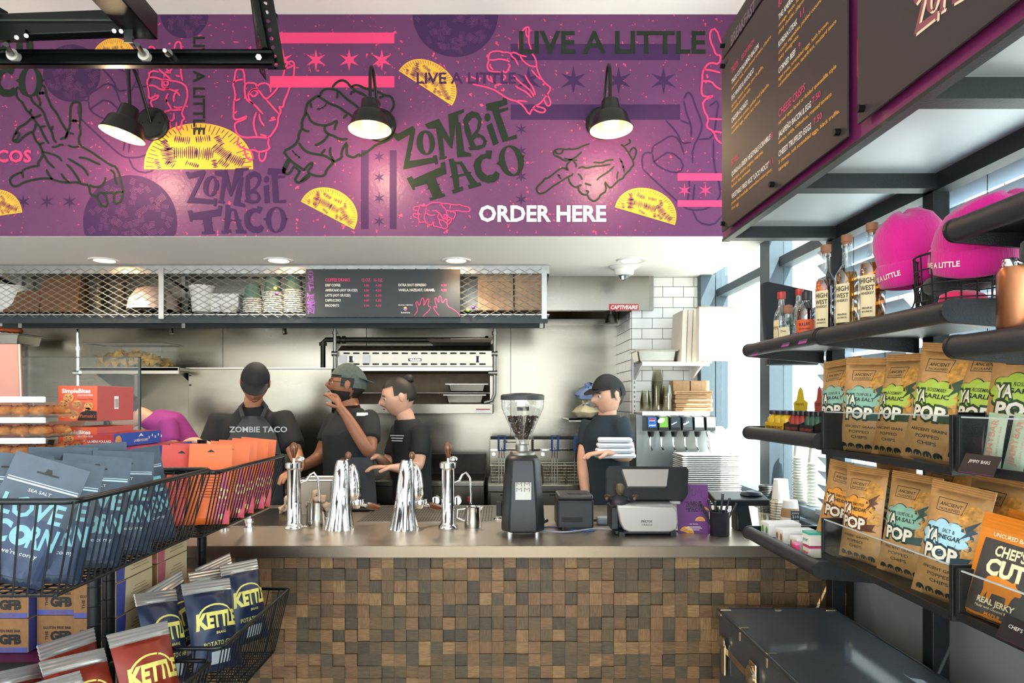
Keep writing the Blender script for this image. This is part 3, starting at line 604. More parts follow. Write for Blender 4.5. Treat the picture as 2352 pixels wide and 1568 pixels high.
m = MB().text('CAPTIVEAIRE', XZ(W(1402, 4.596) + 1.4, -.0045, H(709.5, 4.596) - 2.1), h=.026, w=.181, bold=.03, shear=.2); m.build('badge_lettering', PAPERW, bp_)
m = LM(t)
m.cyl(P(1403, 712, 4.75), P(1403, 735, 4.75), .012).cyl(P(1404, 722, 4.75), P(1404, 742, 4.75), .03, .045, 16); m.build('hood_lamp', M('lamp_housing', '#75736c', .35, 1), t, smooth=40)
for px in (392, 652):
 n_ = thing('suppression_nozzle', 'small chrome fire suppression nozzle hanging %s' % ('left of the chip shelf panel' if px < 500 else 'right above the standing workers'), 'nozzle', P(px, 742, 4.75), 0, 'hood nozzles')
 b = P(px, 742, 4.75)
 LM(n_).cyl(b + Vector((0, 0, .05)), b - Vector((0, 0, .02)), .011).cyl(b - Vector((0, 0, .015)), b - Vector((-.012, .01, .075)), .013, .016).build('body', CHROME, n_, smooth=40)
 LM(n_).cyl(b + Vector((0, 0, .05)), b + Vector((0, 0, .26)), .008, n=10).build('drop_pipe', CHROME, n_, smooth=40)
 LM(n_).cyl(b + Vector((0, 0, .02)), b + Vector((0, 0, .035)), .019, n=6).build('nut', CHROME, n_)
# ---- hanging mesh shelf
YM = 4.22; GALV = M('galvanised', '#a9aaa6', .4, .9, noise=(20, .1))
t = thing('hanging_shelf', 'long ceiling-hung steel shelf with expanded metal mesh front', 'shelf', (-1.4, YM + .15, H(742, YM)))
z0, z1, xr, xl = H(741, YM), ZS, W(1262, YM), -3.3
zs = H(721, YM)
LM(t).bb(xl, xr, YM, YM + .02, z1 - .055, z1 - .004).bb(xl, xr, YM + .02, YM + .33, z1 - .012, z1 - .004).build('top_rail', GALV, t)
LM(t).bb(xl, xr, YM, YM + .33, zs - .006, zs).build('shelf_board', GALV, t)
LM(t).bb(xl, xr - .01, YM + .01, YM + .03, z0, zs - .006).bb(xl, xr - .01, YM + .30, YM + .32, z0, zs - .006).build('bottom_channel', M('shelf_dark', '#33383a', .5, .5), t)
for px in (-30, 371, 1250):
 x = W(px, YM); LM(t).bb(x - .016, x + .016, YM - .006, YM + .03, zs - .03, z1 - .02).build('upright', GALV, t); LM(t).bb(x - .012, x + .012, YM + .29, YM + .33, z0, z1 - .02).build('upright', GALV, t)
 LM(t).tube([(x + .02, YM + .02, z1 - .06), (x + .02, YM + .3, z1 - .11)], .012, 4).build('strut', DARKST, t)
for a, b_ in ((-30, 371), (371, 1250)):
 mb = LM(t); xa, xb = W(a, YM) + .016, W(b_, YM) - .016; dw, dh = .0695, .0375; za = zs - .02; rows = 8
 ncol = int((xb - xa) / dw)
 dw = (xb - xa) / ncol
 for r in range(rows):
  for sgn in (0, 1):
   pts = []
   for i in range(2 * ncol + 1):
    up = (i + sgn) % 2
    pts.append((xa + i * dw / 2, YM - .002, za + r * dh + up * dh / 2 + (0 if not sgn else dh / 2)))
   mb.tube(pts, .0022, 4)
 mb.build('mesh_panel', M('mesh_wire', '#b7b6ae', .35, .9), t, kind='stuff')
# ---- what stands on the mesh shelf
YI = 4.33
def cup_prof(r0, r1, h): return [(0, 0), (r0, 0), (r1, h * .96), (r1 + .003, h), (r1 - .002, h * .985), (r0 - .002, .004)]
WCUP = M('paper_cup_white', '#e6e3dc', .6); GREENC = M('paper_cup_green', '#5f8074', .6)
m = MB(); c = at_base(-5, 58, 720, YI); t = thing('plastic_tub', 'white plastic tub at the left end of the mesh shelf', 'tub', c)
MB().shell([(.07, 0), (.095, .16), (.1, .165)], 20).lathe([(0, .001), (.07, .001)], 20).build('body', WCUP, t, smooth=40)
MB().lathe([(.1, .16), (.104, .163), (.104, .17), (0, .172)], 20).build('lid', WCUP, t, smooth=40)
def kraft_bag(name, label, c, w, h, d, seed, mat=CARDD, group=None, fold=True):
 """standing paper bag: gusseted sides, creased faces, folded rim"""
 rnd = random.Random(seed); t = thing(name, label, 'bag', c, 0, group); m = MB(); nx, nz = 6, 6; vs = []; fs = []
 for s in (-1, 1):
  for k in range(nz + 1):
   for i in range(nx + 1):
    u = i / nx - .5; v = k / nz; pin = 1 - .45 * v * (1 if fold else .2)
    vs.append((u * w, s * d / 2 * pin * (1 - .0 * abs(u)) + rnd.uniform(-.006, .006), v * h + (rnd.uniform(-.01, .01) if k == nz else 0)))
 A = (nx + 1) * (nz + 1)
 for s in (0, 1):
  for k in range(nz):
   for i in range(nx):
    q = s * A + k * (nx + 1) + i; f = (q, q + 1, q + nx + 2, q + nx + 1); fs.append(f if s == 0 else f[::-1])
 for k in range(nz):
  for i in (0, nx):
   a = k * (nx + 1) + i; b = a + nx + 1; fs.append((a, b, b + A, a + A) if i == nx else (a, a + A, b + A, b))
 for i in range(nx): a = i; fs.append((a + 1, a, a + A, a + A + 1)); b = nz * (nx + 1) + i; fs.append((b, b + 1, b + 1 + A, b + A))
 m.add(vs, fs).build('body', mat, t, smooth=25)
 MB().box((0, -d / 2 * .62 - .002, h - .03), (w * .9, .006, .045), rx=R(-8)).build('folded_rim', mat, t)
 return t
kraft_bag('paper_bag', 'short brown paper bag behind the mesh beside the white tub', at_base(28, 108, 720, YI), W(108, YI) - W(28, YI), .135, .16, 1)
kraft_bag('paper_bag', 'tall dark brown paper bag behind the left half of the mesh', at_base(110, 197, 720, YI + .02), W(197, YI) - W(110, YI), .225, .18, 2)
CLEARD = M('clear_deli', '#ecebe2', .08, clear=.92, ior=1.45)
for i in range(2):
 x = 222 + i * 46
 t = thing('deli_tub_stack', 'sleeve of nested clear deli tubs, %s of the pair beside the brown bag' % ('left' if i == 0 else 'right'), 'tubs', at_base(x - 24, x + 24, 720, YI + .02), 0, 'clear tub sleeves')
 for k in range(8):
  o = MB().shell([(.05, 0), (.064, .05), (.067, .052)], 18, c=(0, 0, k * .022)).build('tub', CLEARD, t, smooth=60)
 MB().lathe([(.0, 0), (.05, 0)], 18).build('base', CLEARD, t)
PINKP = M('pinkish_plastic', '#c9b1a2', .5)
t = thing('mixing_bowl', 'upturned pale plastic bowl on a black tray behind mesh', 'bowl', at_base(302, 402, 720, YI + .03))
MB().lathe([(.155, .02), (.15, .03), (.14, .09), (.1, .15), (.06, .165), (0, .167)], 28).build('bowl', PINKP, t, smooth=60)
MB().lathe([(0, 0), (.13, 0), (.15, .018), (.0, .018)], 28).build('tray', BLACK, t, smooth=40)
t = thing('plastic_tub', 'white plastic tub with lid right of the mesh divider', 'tub', at_base(437, 492, 717, YI + .02))
MB().shell([(.058, 0), (.076, .15), (.08, .155)], 18).build('body', WCUP, t, smooth=40); MB().lathe([(.08, .15), (.082, .165), (0, .167)], 18).build('lid', WCUP, t, smooth=40)
t = thing('paper_carton', 'white printed paper carton between white tub and green cups', 'box', at_base(488, 552, 717, YI + .03)); MB().bb(-.088, .088, -.03, .1, 0, .115).build('body', PAPERW, t, bevel=.002)
MB().text('MARATHON', XZ(-.075, -.031, .085), h=.014, w=.06).build('lettering', M('grey_print', '#8c8c88', .6), t)
t = thing('paper_bowl', 'small white paper bowl in front of the white carton', 'bowl', at_base(505, 548, 719, YI - .04)); MB().shell([(.04, 0), (.058, .035), (.06, .037)], 18).lathe([(0, .001), (.04, .001)], 18).build('body', WCUP, t, smooth=40); MB().lathe([(.06, .037), (.062, .035), (.058, .036)], 18).build('rim', WCUP, t)
def cup_stack(px, y0, y1, Y, r, n_green, n_nest, label, mat1=GREENC, mat2=WCUP, hgt=.1, group='paper cup stacks', nestp=.0135, loc=None):
 """nested upside-down cups: the topmost shows its whole side, the others only their rims"""
 t = thing('cup_stack', label, 'cups', loc if loc is not None else at_base(px, px, y1, Y), 0, group)
 o = None
 for k in range(n_nest + 1):
  if o is None: o = MB().shell([(r, 0), (r + .003, .003), (r, .006), (r * .97, .008), (r * .74, hgt), (0, hgt)], 18).build('cup', [mat1], t, smooth=40); c = o
  else: c = o.copy(); COL.objects.link(c)
  c.location = (0, 0, k * nestp)
  if mat2 is not None:
   if k == 0: rim = MB().tube([(math.cos(a) * (r + .001), math.sin(a) * (r + .001), .004) for a in [2 * math.pi * i / 18 for i in range(18)]], .0045, 5, closed=True).build('rim', mat2, c, smooth=60); base = rim
   else: rr = base.copy(); COL.objects.link(rr); rr.parent = c
 return t
cup_stack(581, 655, 719, YI, .058, 1, 6, 'short stack of green paper cups behind the mesh')
cup_stack(627, 640, 719, YI, .058, 1, 9, 'tall stack of green paper cups, middle of the three')
cup_stack(675, 638, 719, YI, .06, 1, 10, 'tall stack of green paper cups touching the menu panel')
KR2 = M('kraft_light', '#a98b6f', .8, noise=(14, .2))
kraft_bag('paper_bag', 'wide crumpled kraft bag right of the coffee menu', at_base(1098, 1178, 716, YI), W(1178, YI) - W(1098, YI), .235, .16, 5, KR2, 'kraft bags on the mesh shelf')
kraft_bag('paper_bag', 'crumpled kraft bag at the right end of mesh shelf', at_base(1182, 1246, 716, YI), W(1246, YI) - W(1182, YI), .235, .16, 6, KR2, 'kraft bags on the mesh shelf')
for px, py, c_ in ((1087, 706, '#5b3a7c'), (1075, 712, '#8fae4a'), (632, 662, '#8a9a3c'), (636, 674, '#5f3058')):
 o = MB().lathe([(0, -.012), (.01, -.008), (.012, 0), (.009, .008), (0, .012)], 12).build('ornament', M('orn' + c_, c_, .4), smooth=60, loc=P(px, py, YM - .015)); tag(o, {'#5b3a7c': 'dark violet bauble on the mesh right of the menu', '#8fae4a': 'light green bauble on the mesh right of the menu', '#8a9a3c': 'olive green bauble on mesh by the cups', '#5f3058': 'plum bauble on the mesh by the cups'}[c_], 'ornament', 'mesh ornaments')
# ---- coffee menu panel
MENUB = M('menu_black', '#262b2c', .5); YC = YM - .02
t = thing('coffee_menu', 'black coffee drinks menu panel fixed to the mesh shelf', 'menu', P(880, 728, YC))
pb(LM(t), 702, 1057, 618, 728, YC, .01).build('panel', MENUB, t, bevel=.001)
def mt(rows, mat, Yp=YC - .001, bold=.02):
 for s, x, y, h, w, al in rows: LM(t).text(s, XZ(W(x, Yp), Yp, H(y, Yp)), h=h * Yp / F, w=(w * Yp / F if w else None), align=al, bold=bold).build('lettering', mat, t)
mt([('DRIP COFFEE', 747, 657.5, 6, 35, 'L'), ('AMERICANO (HOT OR ICED)', 747, 669, 6, 74, 'L'), ('LATTE (HOT OR ICED)', 747, 680.7, 6, 58, 'L'), ('CAPPUCCINO', 747, 692.3, 6, 36, 'L'), ('MACCHIATO', 747, 704, 6, 32, 'L'), ('EXTRA SHOT ESPRESSO', 915, 657, 6, 64, 'L'), ('VANILLA, HAZELNUT, CARAMEL', 915, 668.5, 6, 84, 'L'), ('PROUDLY SERVING', 915, 701.5, 2.6, 33, 'L'), ('PassionHouse', 921, 719, 3.2, 21, 'L')], INKW)
mt([('COFFEE DRINKS', 747, 646, 7.5, 57, 'L'), ('12 OZ.', 831, 646, 7, 21, 'L'), ('16 OZ.', 859, 646, 7, 21, 'L')] + [(a, 836, y, 5.2, 12, 'L') for a, y in (('3.00', 657.5), ('3.50', 669), ('4.00', 680.7), ('4.00', 692.3), ('3.50', 704))] + [(a, 863, y, 5.2, 13, 'L') for a, y in (('4.00', 657.5), ('4.50', 669), ('5.00', 680.7), ('5.00', 692.3), ('4.50', 704))] + [('0.50', 1013, 657, 5.2, 13, 'L'), ('0.50', 1013, 668.5, 5.2, 13, 'L')], INKP)
VIOL = M('logo_violet', '#7d3f98', .5)
m = LM(t); logo_line(m, W(713, YC), H(672, YC), 102 * YC / F, R(90), XZ(0, YC - .0012, 0)); m.build('logo_lettering', VIOL, t)
m = LM(t); q_ = YC / F
for st in [[(952,724),(960,712),(956,700),(955,694),(959,692),(963,704),(968,686),(972,684),(974,690),(973,704),(982,685),(986,687),(982,702),(990,705),(984,715),(975,722),(972,727)],[(1008,724),(1000,714),(995,706),(999,703),(1004,708),(998,686),(1002,683),(1008,697),(1008,680),(1013,680),(1016,698),(1023,686),(1027,687),(1026,702),(1045,712),(1055,722),(1056,727)]]:
 m.ribbon(smooth_path([(W(p[0], YC), H(p[1], YC)) for p in st], 1), 1.6 * q_, XZ(0, YC - .0012, 0))
m.build('hands_drawing', INKP, t)
hx, hy, hr = W(931, YC), H(709, YC), 5 * q_
hp = [(hx + hr * math.cos(R(30 + 60 * i)), hy + hr * math.sin(R(30 + 60 * i))) for i in range(6)]
for i, c_ in enumerate(('#f0c53a', '#3f8fc4', '#d4507a')):
 LM(t).poly([(hx, hy), hp[(2 * i) % 6], hp[(2 * i + 1) % 6], hp[(2 * i + 2) % 6]], T=XZ(0, YC - .0012, 0)).build('emblem', M('emblem' + str(i), c_, .5), t)
# ---- salamander broiler
YV = 4.7; t = thing('salamander_broiler', 'wall-mounted stainless salamander broiler with slotted front', 'broiler', (W(955, YV), YV, H(950, YV)))
BST = M('broiler_steel', '#8f887a', .32, 1, noise=(3, .08)); DARKIN = M('sooty_cavity', '#5d4f3c', .5, .7, noise=(12, .3)); SLOT = M('slot_black', '#14130f', .6)
x0, x1 = W(775, YV), W(1132, YV)
LM(t).bb(x0, x1, YV, YV + .03, H(842, YV), H(805, YV)).build('front_panel', BST, t, bevel=.002)
LM(t).add([(x0, YV, H(805, YV)), (x1, YV, H(805, YV)), (x1, YV + .12, H(790, YV)), (x0, YV + .12, H(790, YV)), (x1, YV + .42, H(790, YV)), (x0, YV + .42, H(790, YV))], [(0, 1, 2, 3), (3, 2, 4, 5)]).build('top_cover', BST, t)
LM(t).bb(x0 + .0, x1, YV - .03, YV + .03, H(853, YV), H(842, YV)).build('lower_lip', M('bright_steel'), t, bevel=.004)
LM(t).bb(x0, x0 + .02, YV + .03, YV + .42, H(950, YV), H(805, YV)).build('side_panel', BST, t); LM(t).bb(x1 - .02, x1, YV + .03, YV + .42, H(950, YV), H(805, YV)).build('side_panel', BST, t)
LM(t).bb(x0, x1, YV + .40, YV + .42, H(950, YV), H(805, YV)).bb(x0 + .02, x1 - .02, YV + .03, YV + .40, H(853, YV), H(850, YV)).build('cavity_back', DARKIN, t)
LM(t).bb(x0, x1, YV - .02, YV + .42, H(950, YV), H(927, YV)).build('drip_shelf', BST, t, bevel=.003)
sl = MB()
sl.poly([(-.017 + .006 * math.cos(a) if abs(a) > 1.57 else .017 + .006 * math.cos(a), .006 * math.sin(a)) for a in [-math.pi + 2 * math.pi * i / 12 for i in range(12)]], T=XZ(0, 0, 0)); first = None
for i in range(15):
 for py in (811, 836):
  if first is None: first = sl.build('slot', SLOT, t); o = first
  else: o = first.copy(); COL.objects.link(o)
  o.location = P(796 + i * 22.3, py, YV - .001) - Vector(t.location)
for i in range(15): o = first.copy(); COL.objects.link(o); o.location = Vector((W(800 + i * 21.6, YV), YV + .06, H(797, YV + .03))) - Vector(t.location); o.rotation_euler = (R(-55), 0, 0)
for px in (788, 842): LM(t).bb(W(px - 9, YV), W(px + 9, YV), YV - .002, YV, H(834, YV), H(815, YV)).build('notice_sticker', PAPERW, t)
for px in (807, 1097): o = LM(t).bb(W(px - 7, YV), W(px + 7, YV), YV - .012, YV, H(829, YV), H(820, YV)).build('valve_plate', CHROME, t); LM(t).bb(W(px - 3, YV), W(px + 3, YV), YV - .03, YV - .012, H(832, YV), H(818, YV)).build('knob', SLOT, o)
o = LM(t).bb(W(938, YV), W(968, YV), YV - .004, YV, H(829, YV), H(823, YV)).build('badge', SLOT, t); LM(t).text('VULCAN', XZ(W(941, YV), YV - .005, H(828, YV)), h=.012, w=.075, bold=.03).build('badge_lettering', CHROME, o)
m = LM(t)
for k in range(20): y = YV + .04 + k * .018; m.cyl((x0 + .02, y, H(902, YV)), (x1 - .02, y, H(902, YV)), .0025, n=5)
m.build('grill_rack', M('rack_wire', '#9a958a', .4, 1), t)
o = LM(t).bb(W(1093, YV), W(1127, YV), YV - .023, YV - .02, H(948, YV), H(938, YV)).build('warning_sticker', PAPERW, t); LM(t).bb(W(1094, YV), W(1126, YV), YV - .0245, YV - .022, H(941, YV), H(938.3, YV)).build('red_band', M('badge_red', '#b8242b'), o)
def steam_pan(px0, px1, y0, y1, Y, label, foil=False, d=.26, group='steel pans'):
 w = W(px1, Y) - W(px0, Y); h = (y1 - y0) * Y / F; t = thing('steam_pan', label, 'pan', (W((px0 + px1) / 2, Y), Y + d / 2, H(y1, Y)), 0, group)
 a, b = w / 2 * .9, d / 2 * .9
 MB().add([(-a * .9, -b * .9, 0), (a * .9, -b * .9, 0), (a * .9, b * .9, 0), (-a * .9, b * .9, 0), (-a, -b, h - .006), (a, -b, h - .006), (a, b, h - .006), (-a, b, h - .006)], [(0, 3, 2, 1), (0, 1, 5, 4), (1, 2, 6, 5), (2, 3, 7, 6), (3, 0, 4, 7)]).build('body', M('pan_steel', '#c2c0b8', .22, 1), t, bevel=.008, smooth=40)
 m = MB(); m.tube([(-w / 2, -d / 2, h), (w / 2, -d / 2, h), (w / 2, d / 2, h), (-w / 2, d / 2, h)], .006, 6, closed=True); m.add([(-a, -b, h - .005), (a, -b, h - .005), (a, b, h - .005), (-a, b, h - .005), (-w / 2, -d / 2, h), (w / 2, -d / 2, h), (w / 2, d / 2, h), (-w / 2, d / 2, h)], [(0, 1, 5, 4), (1, 2, 6, 5), (2, 3, 7, 6), (3, 0, 4, 7)]); m.build('rim', M('bright_steel'), t, smooth=50)
 if foil:
  f = MB(); rnd = random.Random(3); n = 8; f.add([((i / n - .5) * w * .9, (j / n - .5) * d * .9, h + rnd.uniform(-.002, .008)) for j in range(n + 1) for i in range(n + 1)], [(j * (n + 1) + i, j * (n + 1) + i + 1, (j + 1) * (n + 1) + i + 1, (j + 1) * (n + 1) + i) for j in range(n) for i in range(n)]); f.build('foil_cover', CHROME, t)
 return t
steam_pan(1024, 1120, 882, 900, YV + .05, 'steel pan with foil on the broiler rack', True); steam_pan(1019, 1115, 907, 926.5, YV + .03, 'steel pan on the broiler drip shelf')
t = thing('sheet_pan', 'aluminium sheet pan resting on top of the broiler', 'tray', P(1060, 790, YV + .15))
w = .42; MB().add([(-w / 2, -.15, 0), (w / 2, -.15, 0), (w / 2, .15, 0), (-w / 2, .15, 0), (-w / 2 - .015, -.165, .025), (w / 2 + .015, -.165, .025), (w / 2 + .015, .165, .025), (-w / 2 - .015, .165, .025)], [(0, 1, 2, 3), (0, 1, 5, 4), (1, 2, 6, 5), (2, 3, 7, 6), (3, 0, 4, 7)]).build('body', M('aluminium', '#c9c8c2', .3, 1), t); MB().tube([(-w / 2 - .015, -.165, .025), (w / 2 + .015, -.165, .025), (w / 2 + .015, .165, .025), (-w / 2 - .015, .165, .025)], .005, 6, closed=True).build('rim', CHROME, t)
# ---- pipes in front of the wall
def pipe(name, label, pts, r, mat, fit=None, group='kitchen pipes'):
 t = thing(name, label, 'pipe', pts[-1], 0, group); LM(t).tube(pts, r, 10).build('tube', mat, t, smooth=60)
 for p, d in fit or []: LM(t).cyl(Vector(p) - Vector(d), Vector(p) + Vector(d), r * 1.55, n=12).build('fitting', mat, t, smooth=40)
 return t
IRON = M('iron_pipe', '#3f3d33', .45, .8)
Yp = 4.95
pipe('gas_pipe', 'dark iron gas pipe running above the broiler', [P(742, 850, Yp), P(742, 786, Yp), P(748, 780, Yp), P(1118, 780, Yp), P(1126, 786, Yp), P(1127, 800, Yp)], .018, IRON, [(P(775, 780, Yp), (.02, 0, 0)), (P(790, 780, Yp), (.012, 0, 0)), (P(1118, 780, Yp), (.012, 0, 0)), (P(742, 790, Yp), (0, 0, .012))])
pipe('conduit', 'thin steel pipe left of the broiler', [P(769, 742, 4.68), P(769, 846, 4.68)], .012, STEELD, [(P(769, 764, 4.68), (0, 0, .01)), (P(769, 812, 4.68), (.02, 0, 0))])
pipe('conduit', 'thin steel pipe right of the broiler', [P(1136, 742, 4.68), P(1136, 905, 4.68), P(1130, 920, 4.68), P(1112, 924, 4.68)], .012, STEELD, [(P(1136, 765, 4.68), (0, 0, .01)), (P(1136, 812, 4.68), (.02, 0, 0)), (P(1132, 856, 4.68), (.03, 0, 0))])
pipe('conduit', 'chrome pipe beside the tortilla chip bin', [P(179, 742, 4.55), P(179, 900, 4.55)], .012, CHROME, [(P(179, 800, 4.55), (0, 0, .012)), (P(177, 856, 4.55), (.02, 0, 0))])
# ---- wall shelf with chip bin
YH = 4.55; t = thing('wall_shelf', 'stainless wall shelf carrying the tortilla chip bin', 'shelf', P(295, 850, YH))
LM(t).bb(W(182, YH), W(410, YH), YH, YH + .5, H(852, YH), H(843, YH)).build('top', STEEL, t, bevel=.004)
LM(t).bb(W(182, YH), W(410, YH), YH, YH + .012, H(858, YH), H(843, YH)).build('front_edge', M('bright_steel'), t)
for px in (200, 400): LM(t).add([(W(px, YH), YH + .06, H(853, YH)), (W(px, YH), 5.14, H(853, YH)), (W(px, YH), 5.14, H(925, YH))], [(0, 1, 2)]).build('bracket', STEELD, t)
BINP = M('bin_plastic', '#eef0ee', .08, clear=.94, ior=1.5); t = thing('chip_bin', 'clear plastic bin on the wall shelf full of tortilla chips', 'bin', (W(283, YH), YH + .14, H(843, YH)))
w, h, d = (375 - 190) * YH / F, (843 - 787) * YH / F, .26; a, b = w / 2 * .92, d / 2 * .9
MB().add([(-a * .93, -b * .93, .003), (a * .93, -b * .93, .003), (a * .93, b * .93, .003), (-a * .93, b * .93, .003), (-a, -b, h), (a, -b, h), (a, b, h), (-a, b, h)], [(0, 1, 2, 3), (0, 1, 5, 4), (1, 2, 6, 5), (2, 3, 7, 6), (3, 0, 4, 7)]).build('body', BINP, t)
MB().tube([(-w / 2, -d / 2, h), (w / 2, -d / 2, h), (w / 2, d / 2, h), (-w / 2, d / 2, h)], .006, 6, closed=True).build('rim', M('bin_rim', '#d8dcd8', .2, clear=.6), t)
CHIPM = M('tortilla', '#cf9f45', .7, noise=(40, .25)); base = (W(283, YH), YH + .14, H(843, YH)); rnd = random.Random(5); ch = []
for v_ in range(3):
 m = MB(); n = 4; vs = []
 for i in range(n + 1):
  for j in range(i + 1):
   u = (j - i / 2) / n; v = i / n; vs.append((u * .075, (v - .5) * .07, .02 * math.cos(u * 5) * (v_ * .5 + .4) + rnd.uniform(-.002, .002)))
 fs = []
 for i in range(n):
  for j in range(i + 1):
   a0 = i * (i + 1) // 2 + j; b0 = (i + 1) * (i + 2) // 2 + j; fs.append((a0, b0, b0 + 1))
   if j < i: fs.append((a0, b0 + 1, a0 + 1))
 ch.append(m.add(vs, fs))
c0 = [None] * 3
for k in range(110):
 i = k % 3; x = rnd.uniform(-.21, .2); y = rnd.uniform(-.085, .085); lvl = .02 + .085 * (1 - (x / .32) ** 2 - .3 * (x > .05)) * rnd.random() ** .6
 if c0[i] is None: o = ch[i].build('tortilla_chip', CHIPM, smooth=60); c0[i] = o
 else: o = c0[i].copy(); COL.objects.link(o)
 o.location = (base[0] + x, base[1] + y, base[2] + max(.03, lvl)); o.rotation_euler = (rnd.uniform(-1.2, 1.2), rnd.uniform(-1.2, 1.2), rnd.uniform(0, 6))
 tag(o, 'golden triangular tortilla chip in the clear plastic bin', 'chip', 'tortilla chips in the bin')
# ---- oven cabinet behind the workers, griddle and fryers
t = thing('oven_cabinet', 'tall plain stainless oven cabinet behind the left workers', 'oven', (W(600, 4.72), 4.72, 0))
LM(t).bb(W(432, 4.72), W(762, 4.72), 4.72, 5.1, .1, H(847, 4.72)).build('body', STEEL, t, bevel=.004); LM(t).bb(W(428, 4.72), W(764, 4.72), 4.715, 5.12, H(847, 4.72), H(844, 4.72)).build('top_flange', M('bright_steel'), t)
m = LM(t)
for px in (436,):
 for py in (862, 884): m.cyl(P(px, py, 4.719), P(px, py, 4.712), .006, n=8)
m.build('rivet', SLOT, t)
for px in (440, 752): LM(t).bb(W(px, 4.72) - .03, W(px, 4.72) + .03, 4.75, 4.85, 0, .1).build('foot', BLACK, t)
YG = 4.35; t = thing('griddle', 'flat-top griddle with black backsplash and red switch', 'griddle', (W(980, YG), YG, 0))
LM(t).bb(W(860, YG), W(1112, YG), YG, 5.0, .75, H(1112, YG)).build('body', STEEL, t, bevel=.003)
LM(t).bb(W(860, YG), W(1112, YG), YG + .1, 4.98, H(1112, YG), H(1110, YG)).build('plate', M('griddle_plate', '#3a352c', .3, .8, noise=(9, .4)), t)
LM(t).bb(W(860, YG), W(1112, YG), 4.95, 5.0, .95, H(1042, 4.95)).build('backsplash', M('burnt_steel', '#2e2a24', .4, .8, noise=(7, .5)), t)
LM(t).add([(W(1112, YG), YG + .05, H(1112, YG)), (W(1112, YG), 5.0, H(1112, YG)), (W(1112, YG), 5.0, H(1042, 4.95)), (W(1112, YG), 4.85, H(1042, 4.95))], [(0, 1, 2, 3)]).build('side_guard', STEELD, t)
LM(t).bb(W(860, YG), W(1112, YG), YG - .03, YG + .02, H(1116, YG), H(1104, YG)).build('front_rail', M('bright_steel'), t, bevel=.004)
LM(t).bb(W(1074, YG), W(1082, YG), YG - .012, YG, H(1151, YG), H(1141, YG)).build('red_switch', M('switch_red', '#c01f1f', .3), t)
for px in (1000, 1050): o = LM(t).cyl(P(px, 1150, YG), P(px, 1150, YG - .035), .032, .026, 18).build('knob', CHROME, t, smooth=40); LM(t).bb(W(px - 1.5, YG), W(px + 1.5, YG), YG - .05, YG - .034, H(1160, YG), H(1140, YG)).build('grip', SLOT, o)
for px in (865, 1105): LM(t).bb(W(px, YG) - .02, W(px, YG) + .02, 4.4, 4.5, 0, .75).build('leg', STEELD, t); LM(t).bb(W(px, YG) - .02, W(px, YG) + .02, 4.85, 4.95, 0, .75).build('leg', STEELD, t)
MB_ = M('basket_wire', '#a39f92', .35, 1); BLUEH = M('blue_grip', '#2c4a86', .5)
for i, (a, b_) in enumerate(((1120, 1231), (1233, 1345))):
 t = thing('deep_fryer', 'stainless deep fryer with tall splash back, the %s' % ('one beside the griddle' if i == 0 else 'right-hand one behind the printer'), 'fryer', (W((a + b_) / 2, YG), YG, 0), 0, 'deep fryers')
 xa, xb = W(a, YG), W(b_, YG)
 LM(t).bb(xa, xb, YG, 4.98, .08, H(1128, YG)).build('cabinet', STEEL, t, bevel=.004)
 LM(t).bb(xa, xb, YG - .03, YG + .07, H(1128, YG), H(1112, YG)).build('front_shelf', M('bright_steel'), t, bevel=.004)
 LM(t).bb(xa, xa + .02, YG + .07, 4.9, H(1128, YG), H(1114, YG)).bb(xb - .02, xb, YG + .07, 4.9, H(1128, YG), H(1114, YG)).bb(xa, xb, 4.86, 4.9, .9, H(1114, YG)).build('tank_rim', STEELD, t)
 LM(t).bb(xa + .004, xb - .004, 4.9, 4.98, .9, H(1008, 4.9)).build('splash_back', STEEL, t, bevel=.003); LM(t).bb(xa + .01, xb - .01, 4.895, 4.985, H(1008, 4.9), H(1003, 4.9)).build('flue', SLOT, t)
 LM(t).bb(xa + .01, xb - .01, 4.88, 4.9, H(1034, 4.9), H(1031, 4.9)).build('hanger_bar', CHROME, t); LM(t).cyl(P(a + 14, 1043, 4.9), P(a + 14, 1043, 4.87), .012).build('thermostat_knob', CHROME, t)
 LM(t).bb(xa + .02, xb - .02, YG - .004, YG, .2, H(1133, YG)).build('door', BST, t); LM(t).bb(xa + .08, xb - .08, YG - .02, YG - .004, H(1137, YG), H(1134, YG)).build('handle', SLOT, t)
 for px in (a + 6, b_ - 6): LM(t).cyl((W(px, YG), 4.5, 0), (W(px, YG), 4.5, .08), .02).build('leg', STEELD, t)
